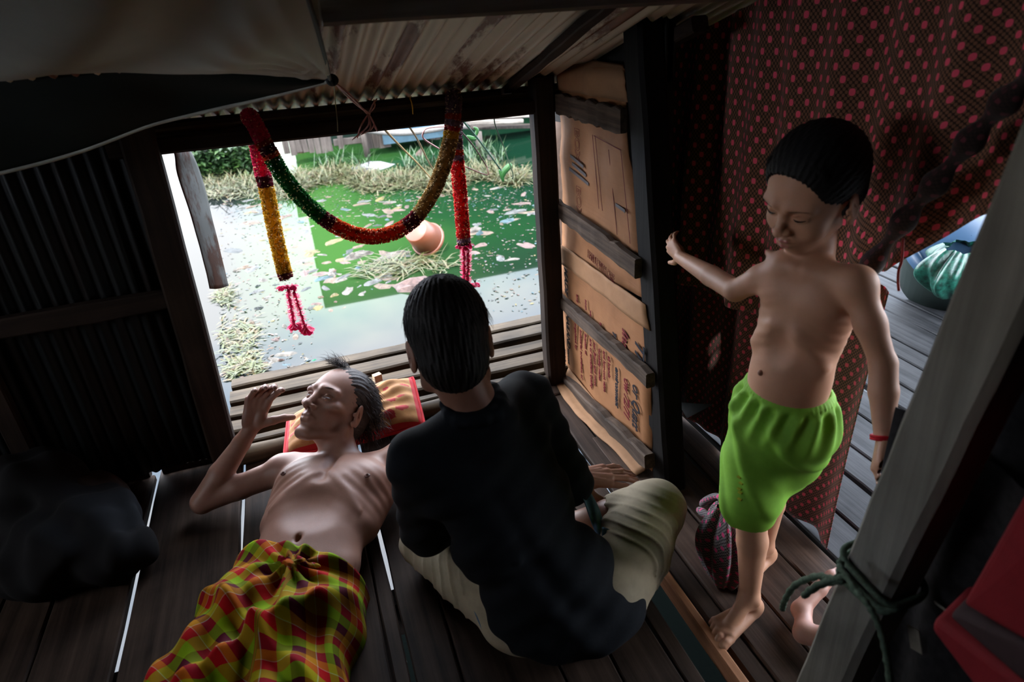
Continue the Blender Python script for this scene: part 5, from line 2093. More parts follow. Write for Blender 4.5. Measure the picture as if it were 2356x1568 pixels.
lo, hi = (-0.60, 0.35, -0.02), (0.42, 2.12, 0.46)
bodyV, bodyF = S.mesh((-0.62, 1.10, -0.02), (0.40, 2.10, 0.46), 0.0042, man_disp)
hb_lo, hb_hi = HC + V(-0.19, -0.14, -0.15), HC + V(0.15, 0.17, 0.17)
headV, headF = S.mesh(hb_lo, hb_hi, 0.0020, man_disp)
fb_lo, fb_hi = wr + V(-0.10, -0.09, -0.05), wr + V(0.19, 0.18, 0.20)
hndV, hndF = S.mesh(fb_lo, fb_hi, 0.0021)
legV, legF = S.mesh((-1.0, 0.30, -0.03), (0.05, 1.14, 0.26), 0.010)


def in_box(c, lo, hi, m_=0.006):
    return ((c > np.asarray(lo) + m_) & (c < np.asarray(hi) - m_)).all(axis=1)


V3, F3 = join_parts([(bodyV, bodyF, lambda c: ~in_box(c, hb_lo, hb_hi, 0.012) & ~in_box(c, fb_lo, fb_hi, 0.012) & (c[:, 1] > 1.115)),
                     (headV, headF, lambda c: in_box(c, hb_lo, hb_hi, 0.006)),
                     (hndV, hndF, lambda c: in_box(c, fb_lo, fb_hi, 0.006)),
                     (legV, legF, lambda c: c[:, 1] < 1.125)])
man = np_mesh_obj('person', V3, F3, M['skin_man'])
tag(man, 'thin bare-chested man in a checked sarong lying on his back, one hand raised', 'person')
for s, u_ in ((-0.128, 0.232), (0.122, 0.222)):
    mb = MB()
    c = B(s, u_, 0.0)
    # find the skin height there
    d2 = ((V3[:, 0] - c[0]) ** 2 + (V3[:, 1] - c[1]) ** 2)
    zz = V3[d2 < 0.007 ** 2][:, 2].max() if np.any(d2 < 0.007 ** 2) else 0.17
    q = Solid()
    q.ell((c[0], c[1], zz), (0.0085, 0.0085, 0.0028), k=0.002)
    q.ell((c[0], c[1], zz + 0.003), (0.0035, 0.0035, 0.004), k=0.002)
    a_, b_ = q.mesh(V(c[0], c[1], zz) - .013, V(c[0], c[1], zz) + .013, 0.0012)
    o = np_mesh_obj('nipple', a_, b_, M['nipple'])
    o.parent = man

# hair: a cap that follows the skull, with loose strands
H = Solid()
H.frame(HC, HM, HS)
H.ell((0, -0.020, 0.039), (0.0775, 0.095, 0.084), k=0.01)
H.ell((0, -0.052, -0.015), (0.060, 0.060, 0.066), k=0.02)
H.ell((0, 0.075, 0.020), (0.072, 0.050, 0.075), k=0.010, sub=True)       # clear the forehead
H.ell((0, 0.060, -0.060), (0.090, 0.075, 0.070), k=0.008, sub=True)      # clear face and cheeks
for s in (-1, 1):
    H.ell((s * 0.080, 0.004, -0.030), (0.022, 0.026, 0.046), k=0.006, sub=True)
H.frame()


def hair_d(x, y, z):
    p = (np.stack([x, y, z], -1) - HC) @ HM
    a = np.arctan2(p[:, 0], p[:, 2] + 0.02)
    return 0.0007 * np.sin(a * 33 + p[:, 1] * 20 + 2 * np.sin(p[:, 1] * 45)) + 0.0008 * np.sin(a * 61 + 3 * np.sin(p[:, 1] * 30))


hV, hF = H.mesh(HC - 0.17, HC + 0.19, 0.0028, hair_d)
hair = np_mesh_obj('hair', hV, hF, M['hair_brown'], man)


def root_man(r):
    while True:
        a = r.uniform(-1.9, 1.9)
        b = r.uniform(-1.5, 0.9)
        p = V(math.sin(a) * 0.078, -0.022 - 0.095 * math.sin(b) * -1 * -1, 0.040 + 0.084 * math.cos(a) * math.cos(b))
        p = V(0.076 * math.sin(a) * math.cos(b), -0.020 + 0.092 * math.sin(b), 0.039 + 0.082 * math.cos(a) * math.cos(b))
        if p[1] < 0.045 and not (p[2] < 0.01 and p[1] > -0.01):
            break
    n = nrm(p - V(0, -0.02, 0.03))
    d = nrm(n * 0.12 + V(0, -0.9, 0.0) + V(r.gauss(0, .2), 0, r.gauss(0, .2)))
    return HC + HM @ (p * HS), HM @ d, HM @ V(0, -0.2, -0.5)


hair_strands('hair_strands', root_man, 4500, 4, M['hair_brown'], man, (0.02, 0.05), 0.0006)


def root_tuft(r):
    p = V(r.gauss(-0.004, .014), r.gauss(0.045, .010), 0.105)
    d = nrm(V(-0.5 + r.gauss(0, .3), 0.15, 0.9))
    return HC + HM @ (p * HS), HM @ d, HM @ V(-0.7, 0, -0.8)


hair_strands('hair_strands', root_tuft, 200, 5, M['hair_brown'], man, (0.035, 0.06), 0.0006)


def root_nape(r):
    p = V(r.uniform(-.02, .07), -0.10 + r.gauss(0, .012), r.uniform(-.04, .06))
    d = nrm(V(0.3 + r.gauss(0, .4), -0.7, -0.4 + r.gauss(0, .4)))
    return HC + HM @ (p * HS), HM @ d, HM @ V(0.3, 0.3, -0.6)


hair_strands('hair_strands', root_nape, 700, 6, M['hair_brown'], man, (0.03, 0.06), 0.0006)
# brows and dark lash lines
for s in (-1, 1):
    mb = MB()
    for k in range(46):
        t = k / 45
        p = V(s * (0.014 + 0.036 * t), 0.0950 - 0.024 * t * t, 0.017 + 0.005 * math.sin(t * 2.6))
        q = p + V(s * 0.006, -0.001, 0.002)
        mb.tube([HC + HM @ (p * HS), HC + HM @ (q * HS)], [0.0007, 0.0003], 3)
    mb.build('eyebrow', M['hair_brown'], man)
for s in (-1, 1):
    mb = MB()
    pts_ = [V(s * (0.032 - 0.012), 0.0852, -0.0036), V(s * 0.026, 0.0868, -0.0042), V(s * 0.032, 0.0868, -0.0042), V(s * 0.038, 0.0845, -0.0038), V(s * 0.044, 0.0795, -0.0030)]
    mb.tube([HC + HM @ (p * HS) for p in pts_], [0.0004, 0.0010, 0.0013, 0.0010, 0.0004], 6)
    mb.build('eyelashes', M['eye'], man)
mb = MB()
c_ = HC + HM @ V(0, 0.088, -0.0672)
mb.tube([HC + HM @ (p * HS) for p in (V(-0.022, 0.0815, -0.069), V(-0.011, 0.0905, -0.0668), V(0, 0.093, -0.0665), V(0.011, 0.0905, -0.0668), V(0.022, 0.0815, -0.069))], [0.0006, 0.0013, 0.0014, 0.0013, 0.0006], 6)
mb.build('mouth_line', M['nipple'], man)

# pillow: orange brown case with red flowers and red border
pl = empty('pillow', (0.04, 1.98, 0.0))
tag(pl, 'orange brown flowered pillow with red border under the head of the lying man', 'pillow')
m, nt, b = new_mat('flowered pillow case')
uvn = N(nt, 'ShaderNodeUVMap')
vo = N(nt, 'ShaderNodeTexVoronoi')
vo.inputs['Scale'].default_value = 7.5
nt.links.new(uvn.outputs['UV'], vo.inputs['Vector'])
nz = noise_tex(nt, uvn.outputs['UV'], 46, 3)
ad = N(nt, 'ShaderNodeMath', operation='MULTIPLY_ADD')
nt.links.new(nz, ad.inputs[0])
ad.inputs[1].default_value = 0.35
nt.links.new(vo.outputs['Distance'], ad.inputs[2])
lt = N(nt, 'ShaderNodeMath', operation='LESS_THAN')
nt.links.new(ad.outputs[0], lt.inputs[0])
lt.inputs[1].default_value = 0.50
sx = N(nt, 'ShaderNodeSeparateXYZ')
nt.links.new(uvn.outputs['UV'], sx.inputs[0])


def mth(op, a, b_=None):
    n = N(nt, 'ShaderNodeMath', operation=op)
    for i, q in enumerate((a, b_)):
        if q is None:
            continue
        if isinstance(q, (int, float)):
            n.inputs[i].default_value = q
        else:
            nt.links.new(q, n.inputs[i])
    return n.outputs[0]


au = mth('ABSOLUTE', mth('SUBTRACT', sx.outputs[0], 0.5))
av = mth('ABSOLUTE', mth('SUBTRACT', sx.outputs[1], 0.5))
mxm = mth('MAXIMUM', au, av)
band = mth('MULTIPLY', mth('GREATER_THAN', mxm, 0.24), mth('LESS_THAN', mxm, 0.455))
fl = mth('MULTIPLY', lt.outputs[0], band)
bord = mth('GREATER_THAN', mxm, 0.465)
mA = N(nt, 'ShaderNodeMix', data_type='RGBA')
nt.links.new(fl, mA.inputs[0])
nb_ = noise_tex(nt, uvn.outputs['UV'], 10, 4)
nt.links.new(ramp(nt, nb_, [(0.35, (0.24, 0.105, 0.035)), (0.65, (0.38, 0.19, 0.065))]), mA.inputs[6])
mA.inputs[7].default_value = (0.25, 0.006, 0.010, 1)
mB = N(nt, 'ShaderNodeMix', data_type='RGBA')
nt.links.new(bord, mB.inputs[0])
nt.links.new(mA.outputs[2], mB.inputs[6])
mB.inputs[7].default_value = (0.36, 0.006, 0.012, 1)
nt.links.new(mB.outputs[2], b.inputs['Base Color'])
b.inputs['Roughness'].default_value = 0.8
# corners of the pillow
PA, PB, PC_, PD = V(-0.225, 1.96, 0.03), V(0.235, 1.93, 0.045), V(0.245, 2.13, 0.12), V(-0.20, 2.14, 0.06)


def pil(u, v, side):
    p = (PA * (1 - u) + PB * u) * (1 - v) + (PD * (1 - u) + PC_ * u) * v
    e = (1 - (2 * u - 1) ** 4) * (1 - (2 * v - 1) ** 4)
    th = 0.065 * e ** 0.6
    dent = 0.035 * math.exp(-((u - 0.50) / 0.20) ** 2 - ((v - 0.5) / 0.42) ** 2)
    wr_ = 0.006 * math.sin(u * 24 + v * 9) * e + 0.005 * math.sin(v * 31 - u * 13) * e
    if side > 0:
        return p + V(0, 0, th - dent + wr_ + 0.02)
    return p + V(0, 0, -th * 0.25 + 0.02)


mb = MB()
for sd_ in (1, -1):
    vs, fs, uv = grid_surface(lambda u, v: pil(u, v, sd_), 60, 40)
    mb.add(vs, fs if sd_ > 0 else [f[::-1] for f in fs], uv)
mb.build('pillow_case', m, pl, True, uv=True)
mb = MB()
bd = [pil(t, 0, 1) for t in np.linspace(0, 1, 24)] + [pil(1, t, 1) for t in np.linspace(0, 1, 18)[1:]] + [pil(1 - t, 1, 1) for t in np.linspace(0, 1, 24)[1:]] + [pil(0, 1 - t, 1) for t in np.linspace(0, 1, 18)[1:]]
mb.tube(bd, 0.0065, 8)
mb.build('border', plain('red piping', (0.36, 0.006, 0.012), 0.7), pl, True)

# ------------------------------------------------------------------ checked sarong of the lying man
m, nt, b = new_mat('madras sarong')
uvn = N(nt, 'ShaderNodeUVMap')
sx = N(nt, 'ShaderNodeSeparateXYZ')
nt.links.new(uvn.outputs['UV'], sx.inputs[0])


def band_ramp(src, shift):
    r_ = N(nt, 'ShaderNodeValToRGB')
    r_.color_ramp.interpolation = 'CONSTANT'
    cols = [(0.0, (0.55, 0.015, 0.02)), (0.25, (0.30, 0.50, 0.02)), (0.52, (0.10, 0.015, 0.03)), (0.78, (0.58, 0.26, 0.02)), (0.98, (0.7, 0.6, 0.5))]
    el = r_.color_ramp.elements
    while len(el) < len(cols):
        el.new(0.5)
    for e, (p, c) in zip(el, cols):
        e.position = p
        e.color = (*c, 1)
    nt.links.new(mth('FRACT', mth('ADD', mth('MULTIPLY', src, 1 / 0.082), shift)), r_.inputs['Fac'])
    return r_.outputs['Color']


cu, cv = band_ramp(sx.outputs[0], 0.0), band_ramp(sx.outputs[1], 0.25)
# woven: warp and weft seen half and half
mx = N(nt, 'ShaderNodeMix', data_type='RGBA')
mx.inputs[0].default_value = 0.5
nt.links.new(cu, mx.inputs[6])
nt.links.new(cv, mx.inputs[7])
hs = N(nt, 'ShaderNodeHueSaturation')
hs.inputs['Saturation'].default_value = 1.25
hs.inputs['Value'].default_value = 0.72
nt.links.new(mx.outputs[2], hs.inputs['Color'])
nt.links.new(hs.outputs['Color'], b.inputs['Base Color'])
b.inputs['Roughness'].default_value = 0.85
b.inputs['Specular IOR Level'].default_value = 0.2
sar = empty('sarong_root', tuple(B(0, -0.2, 0)))


def sar_fn(u, v):
    """u round the body from his right side over the front, v from waist to feet"""
    L = 1.02
    d = v * L
    a = u * 2 * math.pi
    # spine of the garment
    c = B(0.0, -0.055 - d, 0)
    w = lerp_tab(v, [(0, 0.178), (0.14, 0.198), (0.45, 0.235), (1.0, 0.27)])
    hgt = lerp_tab(v, [(0, 0.176), (0.15, 0.190), (0.45, 0.175), (0.8, 0.14), (1.0, 0.14)])
    ca, sa = math.cos(a), math.sin(a)
    s = -w * ca
    z = hgt * (max(0.0, sa) ** 0.75) if sa > 0 else -0.004
    # cloth sinks between the legs
    z -= 0.022 * math.exp(-(s / 0.05) ** 2) * min(1, v * 3) * (sa > 0)
    # folds: big diagonal one from his right hip down to the left knee, smaller ones round the knot
    t = (s + 0.16) / 0.32
    f = 0.0
    if sa > 0:
        kx, kv = 0.035, 0.06                       # knot
        dist = math.hypot(s - kx, (v - kv) * 1.1)
        ang = math.atan2((v - kv) * 1.1, s - kx)
        f += 0.012 * math.sin(ang * 9 + 1.0) * math.exp(-dist / 0.16) * min(1, dist / 0.03)
        f += 0.030 * math.exp(-((s * 0.9 + (v - 0.25) * 0.75 - 0.03) / 0.022) ** 2) * math.exp(-((v - .25) / .3) ** 2)
        f += 0.024 * math.exp(-((s * 0.55 - (v - 0.20) * 0.9 + 0.02) / 0.020) ** 2)
        f += 0.015 * math.sin(s * 40 + v * 26) * min(1, v * 5) * 0.7
        f += 0.009 * math.sin(s * 75 - v * 38 + 2) * min(1, v * 5)
        f += 0.012 * math.exp(-(dist / 0.030) ** 2)
        f += 0.010 * math.exp(-(v / 0.02) ** 2)     # rolled waist edge
    z = z + f
    wob = 0.010 * math.sin(v * 33 + (1 if ca > 0 else 4)) * abs(ca) ** 3 * min(1, v * 5)
    return c + sax * (s + wob) + ez * max(z, -0.002) + uax * (0.030 * (sa > 0) * math.sin(a) * (1 - v) * (1 if s < 0 else -0.3) * min(1, abs(s) / .1))


def sar_uv(u, v):
    a = u * 2 * math.pi
    s = -math.cos(a)
    # the wrap: cloth on his right half runs slanting, the other half straighter
    k = 0.55 if s < 0.25 else -0.22
    x = u * 0.86
    y = v * 1.02
    if s < 0.25:
        return (x * 0.85 + y * 0.50, y * 0.85 - x * 0.62)
    return (x * 0.98 - y * 0.20 + 0.3, y * 0.98 + x * 0.22 + 0.11)


vs, fs, uv = grid_surface(sar_fn, 190, 210, sar_uv)
so = mesh_obj('sarong', vs, fs, m, man, True, uv)
solidify(so, 0.002)
bpy.data.objects.remove(sar)
# knot and tucked end at the waist
Kn = Solid()
kc_ = B(0.040, -0.105, 0.170)
Kn.ell(kc_, (0.026, 0.020, 0.014), R=Rt, k=0.01)
Kn.cap(kc_, kc_ + sax * 0.055 + uax * -0.004 + ez * -0.006, 0.011, 0.006, k=0.01)
Kn.cap(kc_, kc_ - sax * 0.060 + uax * 0.045 + ez * -0.008, 0.012, 0.008, k=0.01)
kV, kF = Kn.mesh(kc_ - .09, kc_ + .09, 0.003, lambda x, y, z: 0.0015 * np.sin(x * 300 + y * 200))
# (the knot wears the same cloth)
ko = np_mesh_obj('sarong_knot', kV, kF, m, man)
lay = ko.data.uv_layers.new(name='map')
li = np.zeros(len(ko.data.loops), dtype=np.int32)
ko.data.loops.foreach_get('vertex_index', li)
uvk = np.stack([kV[:, 0] * 1.4 + kV[:, 1] * .6, kV[:, 1] * 1.2 + kV[:, 2] * 1.5], -1)
lay.data.foreach_set('uv', uvk[li].astype(np.float32).ravel())
# ------------------------------------------------------------------ the seated man, seen from behind
PV = V(0.372, 1.035, 0.085)
S = Solid()
s_hd = P(1034, 788, Y=1.20)
s_nk = V(0.236, 1.135, 0.628)
s_L, s_R = V(0.115, 1.135, 0.515), V(0.395, 1.270, 0.508)
HM2 = frame_from(V(0.10, 0.90, -0.32), V(0.0, 0.32, 0.94))
S.frame(s_hd, HM2, 1.04)
head_prims(S)
nb2 = S._t((0, -0.020, -0.05))
S.frame()
S.cap(nb2, s_nk + V(0.01, 0.01, -0.05), 0.050, 0.056, k=0.02)
S.cap(s_nk + V(0.01, 0, -0.05), V(0.255, 1.19, 0.49), 0.055, 0.075, k=0.03)
S.cap(s_L, s_R, 0.05, 0.05, k=0.03)
S.cap(V(0.25, 1.18, 0.50), PV + V(0, 0.03, 0.06), 0.075, 0.085, k=0.03)
# arms
eL, wL = V(0.118, 1.235, 0.255), V(0.20, 1.40, 0.20)
S.chain([s_L, eL, wL], [0.045, 0.038, 0.025], k=0.01)
eR, wR = V(0.490, 1.255, 0.245), P(1322, 1098, Z=0.165)
S.chain([s_R, eR], [0.045, 0.038], k=0.01)
S.chain([eR, eR * .5 + wR * .5, wR], [0.036, 0.032, 0.0235], k=0.01)
# right hand resting on the fingertips towards the knee
tgt = P(1440, 1092, Z=0.150)
yv = nrm(tgt - wR)
zv = V(0.0, -0.30, 0.95)
zv = nrm(zv - yv * np.dot(yv, zv))
HRs = np.array([np.cross(yv, zv), yv, zv]).T
hand_prims(S, wR, HRs, 1.02, curls=((.05, .35, .35), (.05, .40, .30), (.08, .40, .30), (.10, .42, .30)), spread=(.20, .07, -.06, -.20) if False else (-.20, -.06, .06, .20), thumb=((0.75, 0.60, -0.30), (0.45, 0.88, -0.15), (0.35, 0.93, -0.15)), wr=.024)
# veins on the back of the hand
for a_, b_ in (((-0.004, 0.02, 0.013), (0.004, 0.085, 0.014)), ((0.008, 0.03, 0.013), (0.020, 0.080, 0.012)), ((-0.010, 0.03, 0.012), (-0.018, 0.075, 0.012))):
    S.cap(wR + HRs @ V(*a_), wR + HRs @ V(*b_), 0.0024, 0.0022, k=0.003)
hand_prims(S, wL, np.array([np.cross(nrm(V(-.3, .9, -.2)), nrm(V(0, .2, .97))), nrm(V(-.3, .9, -.2)), nrm(V(0, .2, .97))]).T, 0.95, curls=((.2, .3, .2),) * 4)
# legs, crossed
hL, hR = PV + V(-0.085, 0.03, 0.01), PV + V(0.105, 0.00, 0.01)
kL, kR = V(0.125, 1.375, 0.088), V(0.690, 1.185, 0.150)
aL, aR = V(0.44, 1.36, 0.050), V(0.415, 1.305, 0.055)
S.chain([hL, kL], [0.085, 0.052], k=0.02)
S.chain([hR, kR], [0.085, 0.052], k=0.02)
S.chain([kL, kL * .6 + aL * .4, aL], [0.048, 0.046, 0.032], k=0.012)
S.chain([kR, kR * .62 + aR * .38, aR], [0.046, 0.050, 0.030], k=0.012)
for a_, d_ in ((aL, V(0.85, -0.1, 0)), (aR, V(-0.9, 0.25, 0))):
    d_ = nrm(d_)
    S.cap(a_ - d_ * 0.02 + V(0, 0, -0.012), a_ + d_ * 0.12 + V(0, 0, -0.025), 0.030, 0.022, k=0.012)
    for t in range(5):
        o_ = np.cross(d_, ez) * (0.018 * (t - 2))
        S.cap(a_ + d_ * 0.12 + o_ * .8 + V(0, 0, -.03), a_ + d_ * (0.165 - 0.008 * t) + o_ + V(0, 0, -.034), 0.010, 0.008 if t else 0.011, k=0.003)
S.ell(PV, (0.15, 0.095, 0.075), k=0.02)
b1V, b1F = S.mesh((-0.02, 0.86, -0.02), (0.84, 1.72, 0.62), 0.0050)
h_lo, h_hi = s_hd + V(-0.15, -0.16, -0.17), s_hd + V(0.16, 0.17, 0.17)
b2V, b2F = S.mesh(h_lo, h_hi, 0.0026)
r_lo, r_hi = wR + V(-0.05, -0.12, -0.10), wR + V(0.22, 0.16, 0.07)
b3V, b3F = S.mesh(r_lo, r_hi, 0.0022)
V3, F3 = join_parts([(b1V, b1F, lambda c: ~in_box(c, h_lo, h_hi, 0.014) & ~in_box(c, r_lo, r_hi, 0.014)),
                     (b2V, b2F, lambda c: in_box(c, h_lo, h_hi, 0.007)), (b3V, b3F, lambda c: in_box(c, r_lo, r_hi, 0.007))])
sm = np_mesh_obj('person', V3, F3, M['skin_seated'])
tag(sm, 'man in dark navy shirt and khaki trousers sitting cross-legged, back to the viewer', 'person')
H = Solid()
H.frame(s_hd, HM2, 1.04)
H.ell((0, -0.016, 0.042), (0.0790, 0.104, 0.092), k=0.01)
H.ell((0, -0.050, -0.022), (0.066, 0.062, 0.066), k=0.02)
H.ell((0, 0.085, 0.010), (0.072, 0.050, 0.070), k=0.010, sub=True)
H.ell((0, 0.065, -0.070), (0.095, 0.075, 0.070), k=0.008, sub=True)
for s in (-1, 1):
    H.ell((s * 0.086, -0.008, -0.018), (0.024, 0.026, 0.044), k=0.006, sub=True)
H.frame()


def hair_d2(x, y, z):
    p = (np.stack([x, y, z], -1) - s_hd) @ HM2
    a = np.arctan2(p[:, 0], -p[:, 1])
    return 0.0012 * np.sin(a * 80) + 0.0008 * np.sin(a * 43 + p[:, 2] * 80)


hV, hF = H.mesh(s_hd - 0.17, s_hd + 0.18, 0.0030, hair_d2)
np_mesh_obj('hair', hV, hF, M['hair_black'], sm)


def root_s(r):
    a = r.uniform(-math.pi, math.pi)
    b_ = r.uniform(0.2, 1.5)
    p = V(0.080 * math.sin(a) * math.cos(b_), -0.016 - 0.105 * math.cos(a) * math.cos(b_), 0.042 + 0.093 * math.sin(b_))
    if p[1] > 0.05:
        p[1] = 0.03
    return s_hd + HM2 @ (p * 1.02), HM2 @ nrm(V(p[0] * 4, -0.3, -0.8)), HM2 @ V(0, 0, -0.6)


hair_strands('hair_strands', root_s, 700, 8, M['hair_black'], sm, (0.025, 0.05), 0.0006)

# shirt
T = Solid()
bk = V(0.255, 1.150, 0.47)
mid = V(0.300, 1.095, 0.29)
low = PV + V(-0.005, -0.005, 0.055)
sh_dir = nrm(s_R - s_L)
fw_dir = nrm(np.cross(V(0, 0, 1), sh_dir))
Rsh = np.array([sh_dir, fw_dir, V(0, 0, 1)]).T
T.ell(V(0.258, 1.170, 0.455), (0.178, 0.108, 0.125), R=Rsh, k=0.03)
T.ell(V(0.298, 1.125, 0.31), (0.158, 0.110, 0.155), R=Rsh, k=0.04)
T.ell(V(0.352, 1.060, 0.17), (0.158, 0.118, 0.125), R=np.array(Matrix.Rotation(0.1, 3, 'Z')), k=0.04)
T.ell(PV + V(0.01, -0.020, 0.005), (0.180, 0.110, 0.085), R=np.array(Matrix.Rotation(-0.15, 3, 'Z')), k=0.04)
T.ell(V(0.262, 1.115, 0.565), (0.060, 0.045, 0.060), k=0.03)
T.cap(s_L + V(0.01, 0, -0.005), s_R + V(-0.01, 0, -0.005), 0.058, 0.058, k=0.03)
T.cap(s_L + V(0.0, 0, 0), s_nk + V(-0.015, 0.0, -0.055), 0.056, 0.056, k=0.03)
T.cap(s_R + V(0.0, 0, 0), s_nk + V(0.03, 0.005, -0.055), 0.056, 0.056, k=0.03)
T.cap(s_L, eL + V(0, -0.01, 0), 0.063, 0.060, k=0.02)
T.cap(eL + V(0, -0.01, 0), eL * .35 + wL * .65, 0.057, 0.048, k=0.02)
T.cap(s_R, eR, 0.062, 0.055, k=0.02)
T.cap(eR, eR * .45 + wR * .55, 0.052, 0.042, k=0.02)
# collar
for a in np.linspace(0, 2 * math.pi, 14)[:-1]:
    c = s_nk + V(0.006, -0.002, -0.008) + V(0.056 * math.cos(a), 0.056 * math.sin(a), 0.006 * math.sin(a))
    a2 = a + 2 * math.pi / 13
    c2 = s_nk + V(0.006, -0.002, -0.008) + V(0.056 * math.cos(a2), 0.056 * math.sin(a2), 0.006 * math.sin(a2))
    T.cap(c, c2, 0.011, 0.011, k=0.012)
T.cap(s_nk + V(0.004, 0.035, 0.02), s_nk + V(0, 0.06, 0.14), 0.050, 0.060, k=0.004, sub=True)


def shirt_d(x, y, z):
    o = 0.0030 * np.sin(z * 46 + x * 30 + 2 * np.sin(x * 18)) * np.clip((0.50 - z) / 0.3, 0.2, 1)
    o += 0.0022 * np.sin(z * 85 - x * 52 + y * 30)
    # folds that run down from the right shoulder
    for k in range(4):
        a_ = s_R + V(-0.05 - 0.025 * k, 0.0, 0.055)
        b_ = a_ + V(-0.02 + 0.015 * k, -0.09, -0.13)
        o -= ridge(x, y, z, a_, b_, 0.008, 0.0045)
    # fold from left elbow over the back and the spine furrow
    o -= ridge(x, y, z, eL + V(0.03, -0.05, 0.05), V(0.28, 0.99, 0.30), 0.010, 0.006)
    o -= ridge(x, y, z, eL + V(0.04, -0.05, -0.02), V(0.30, 0.98, 0.20), 0.010, 0.005)
    o += ridge(x, y, z, V(0.25, 1.04, 0.44), V(0.35, 0.96, 0.18), 0.018, 0.005)
    o -= ridge(x, y, z, V(0.14, 1.05, 0.38), V(0.36, 1.10, 0.53), 0.006, 0.0022)
    return o


tV, tF = T.mesh((-0.02, 0.86, -0.015), (0.66, 1.52, 0.67), 0.0042, shirt_d)
navy = plain('dark navy shirt', (0.0045, 0.0060, 0.0085), 0.88, 0.2, 60, spec=.15)
shirt = np_mesh_obj('shirt', tV, tF, navy, sm)
# loose shirt tails, faded blue where they fold
blue_m = plain('faded blue hem', (0.07, 0.13, 0.21), 0.85, 0.25, 40)


def tail(name, pts_a, pts_b, seed, amp=0.006):
    A_, B_ = catmull(pts_a, 6), catmull(pts_b, 6)
    vs, fs = [], []
    n = 12
    k = min(len(A_), len(B_))
    for i in range(k):
        for j in range(n):
            t = j / (n - 1)
            p = A_[i] * (1 - t) + B_[i] * t
            vs.append(p + V(0, 0, amp * math.sin(t * 7 + i * 0.5 + seed)))
    for i in range(k - 1):
        for j in range(n - 1):
            fs.append((i * n + j, i * n + j + 1, (i + 1) * n + j + 1, (i + 1) * n + j))
    o = mesh_obj(name, vs, fs, blue_m, sm, True)
    solidify(o, 0.002)
    return o


tail('shirt_tail', [P(1326, 1120, Z=.25), P(1350, 1170, Z=.22), P(1372, 1230, Z=.19), P(1388, 1290, Z=.16)],
     [P(1335, 1105, Z=.235), P(1375, 1160, Z=.20), P(1392, 1210, Z=.185), P(1415, 1262, Z=.165)], 0)
tail('shirt_tail', [P(1385, 1215, Z=.20), P(1420, 1225, Z=.20), P(1470, 1250, Z=.19), P(1490, 1290, Z=.16)],
     [P(1385, 1290, Z=.17), P(1420, 1300, Z=.16), P(1450, 1320, Z=.15), P(1475, 1345, Z=.12)], 1)
tail('shirt_tail', [P(958, 1172, Z=.19), P(952, 1200, Z=.17), P(975, 1232, Z=.155)], [P(985, 1180, Z=.21), P(985, 1210, Z=.19), P(1010, 1240, Z=.175)], 2, .003)
tail('shirt_tail', [P(1095, 1330, Z=.15), P(1085, 1380, Z=.12), P(1100, 1430, Z=.10), P(1130, 1475, Z=.07)],
     [P(1130, 1320, Z=.18), P(1125, 1380, Z=.14), P(1140, 1430, Z=.12), P(1165, 1470, Z=.09)], 3)

# trousers
K = Solid()
K.ell(PV + V(0, 0.02, 0), (0.185, 0.12, 0.088), k=0.02)
K.chain([hL + V(0, 0, 0.0), hL * .5 + kL * .5 + V(0, 0, 0.002), kL + V(0, -0.012, -0.003)], [0.098, 0.084, 0.066], k=0.02)
K.chain([hR, hR * .5 + kR * .5, kR], [0.098, 0.090, 0.074], k=0.02)
K.cap(kL, kL * .70 + aL * .30, 0.062, 0.058, k=0.02)
K.cap(kR, kR * .74 + aR * .26, 0.068, 0.066, k=0.02)
# open leg end on the right
dr = nrm(aR - kR)
K.cap(kR + dr * 0.075, kR + dr * 0.20, 0.056, 0.060, k=0.006, sub=True)


def trou_d(x, y, z):
    o = np.zeros_like(x)
    for (h_, k_, ph) in ((hL, kL, 0.0), (hR, kR, 1.3)):
        d_ = k_ - h_
        L2 = d_ @ d_
        t = ((x - h_[0]) * d_[0] + (y - h_[1]) * d_[1] + (z - h_[2]) * d_[2]) / L2
        t2 = np.clip(t, 0.0, 1.3)
        q = np.sin((t2 + 0.22 * np.sin(z * 18 + ph)) * 52 + ph + z * 22)
        o -= 0.0042 * np.clip(q, 0, 1) ** 2 * ((t > 0.30) & (t < 1.20)) * np.clip(1.5 - t, 0.2, 1)
        o += 0.0012 * np.sin(t2 * 23 + z * 60)
    return o


kV, kF = K.mesh((-0.02, 0.90, -0.015), (0.84, 1.50, 0.28), 0.0038, trou_d)
kV[:, 2] = np.maximum(kV[:, 2], 0.001)
khaki = plain('khaki cotton', (0.27, 0.228, 0.16), 0.85, 0.12, 30, spec=.2)
np_mesh_obj('trousers', kV, kF, khaki, sm)

# ------------------------------------------------------------------ the standing boy
S = Solid()


def at_y(x, y, X):
    return P(x, y, X=X)


b_hd = P(1872, 445, X=0.860)
HM3 = frame_from(V(-0.92, -0.20, -0.34), V(-0.28, -0.14, 0.95))
BS = 0.93
S.frame(b_hd, HM3, BS)
head_prims(S, child=True)
nbk = S._t((0, -0.018, -0.055))
S.frame()
b_ch = P(1862, 690, X=0.865)        # middle of chest
b_nk = P(1875, 598, X=0.875)
b_pel = P(1812, 930, X=0.865)
b_sR = P(1812, 612, X=0.840)
b_sL = P(1972, 655, X=0.885)
up_b = nrm(b_nk - b_pel)
left_b = nrm((b_sL - b_sR) - up_b * np.dot(b_sL - b_sR, up_b))
fwd_b = nrm(np.cross(left_b, up_b))
if np.dot(fwd_b, V(0, -1, 0) + V(-1, 0, 0)) < 0:
    fwd_b = -fwd_b
Rb = np.array([left_b, fwd_b, up_b]).T


def C_(l, f, u):
    return b_pel + left_b * l + fwd_b * f + up_b * u


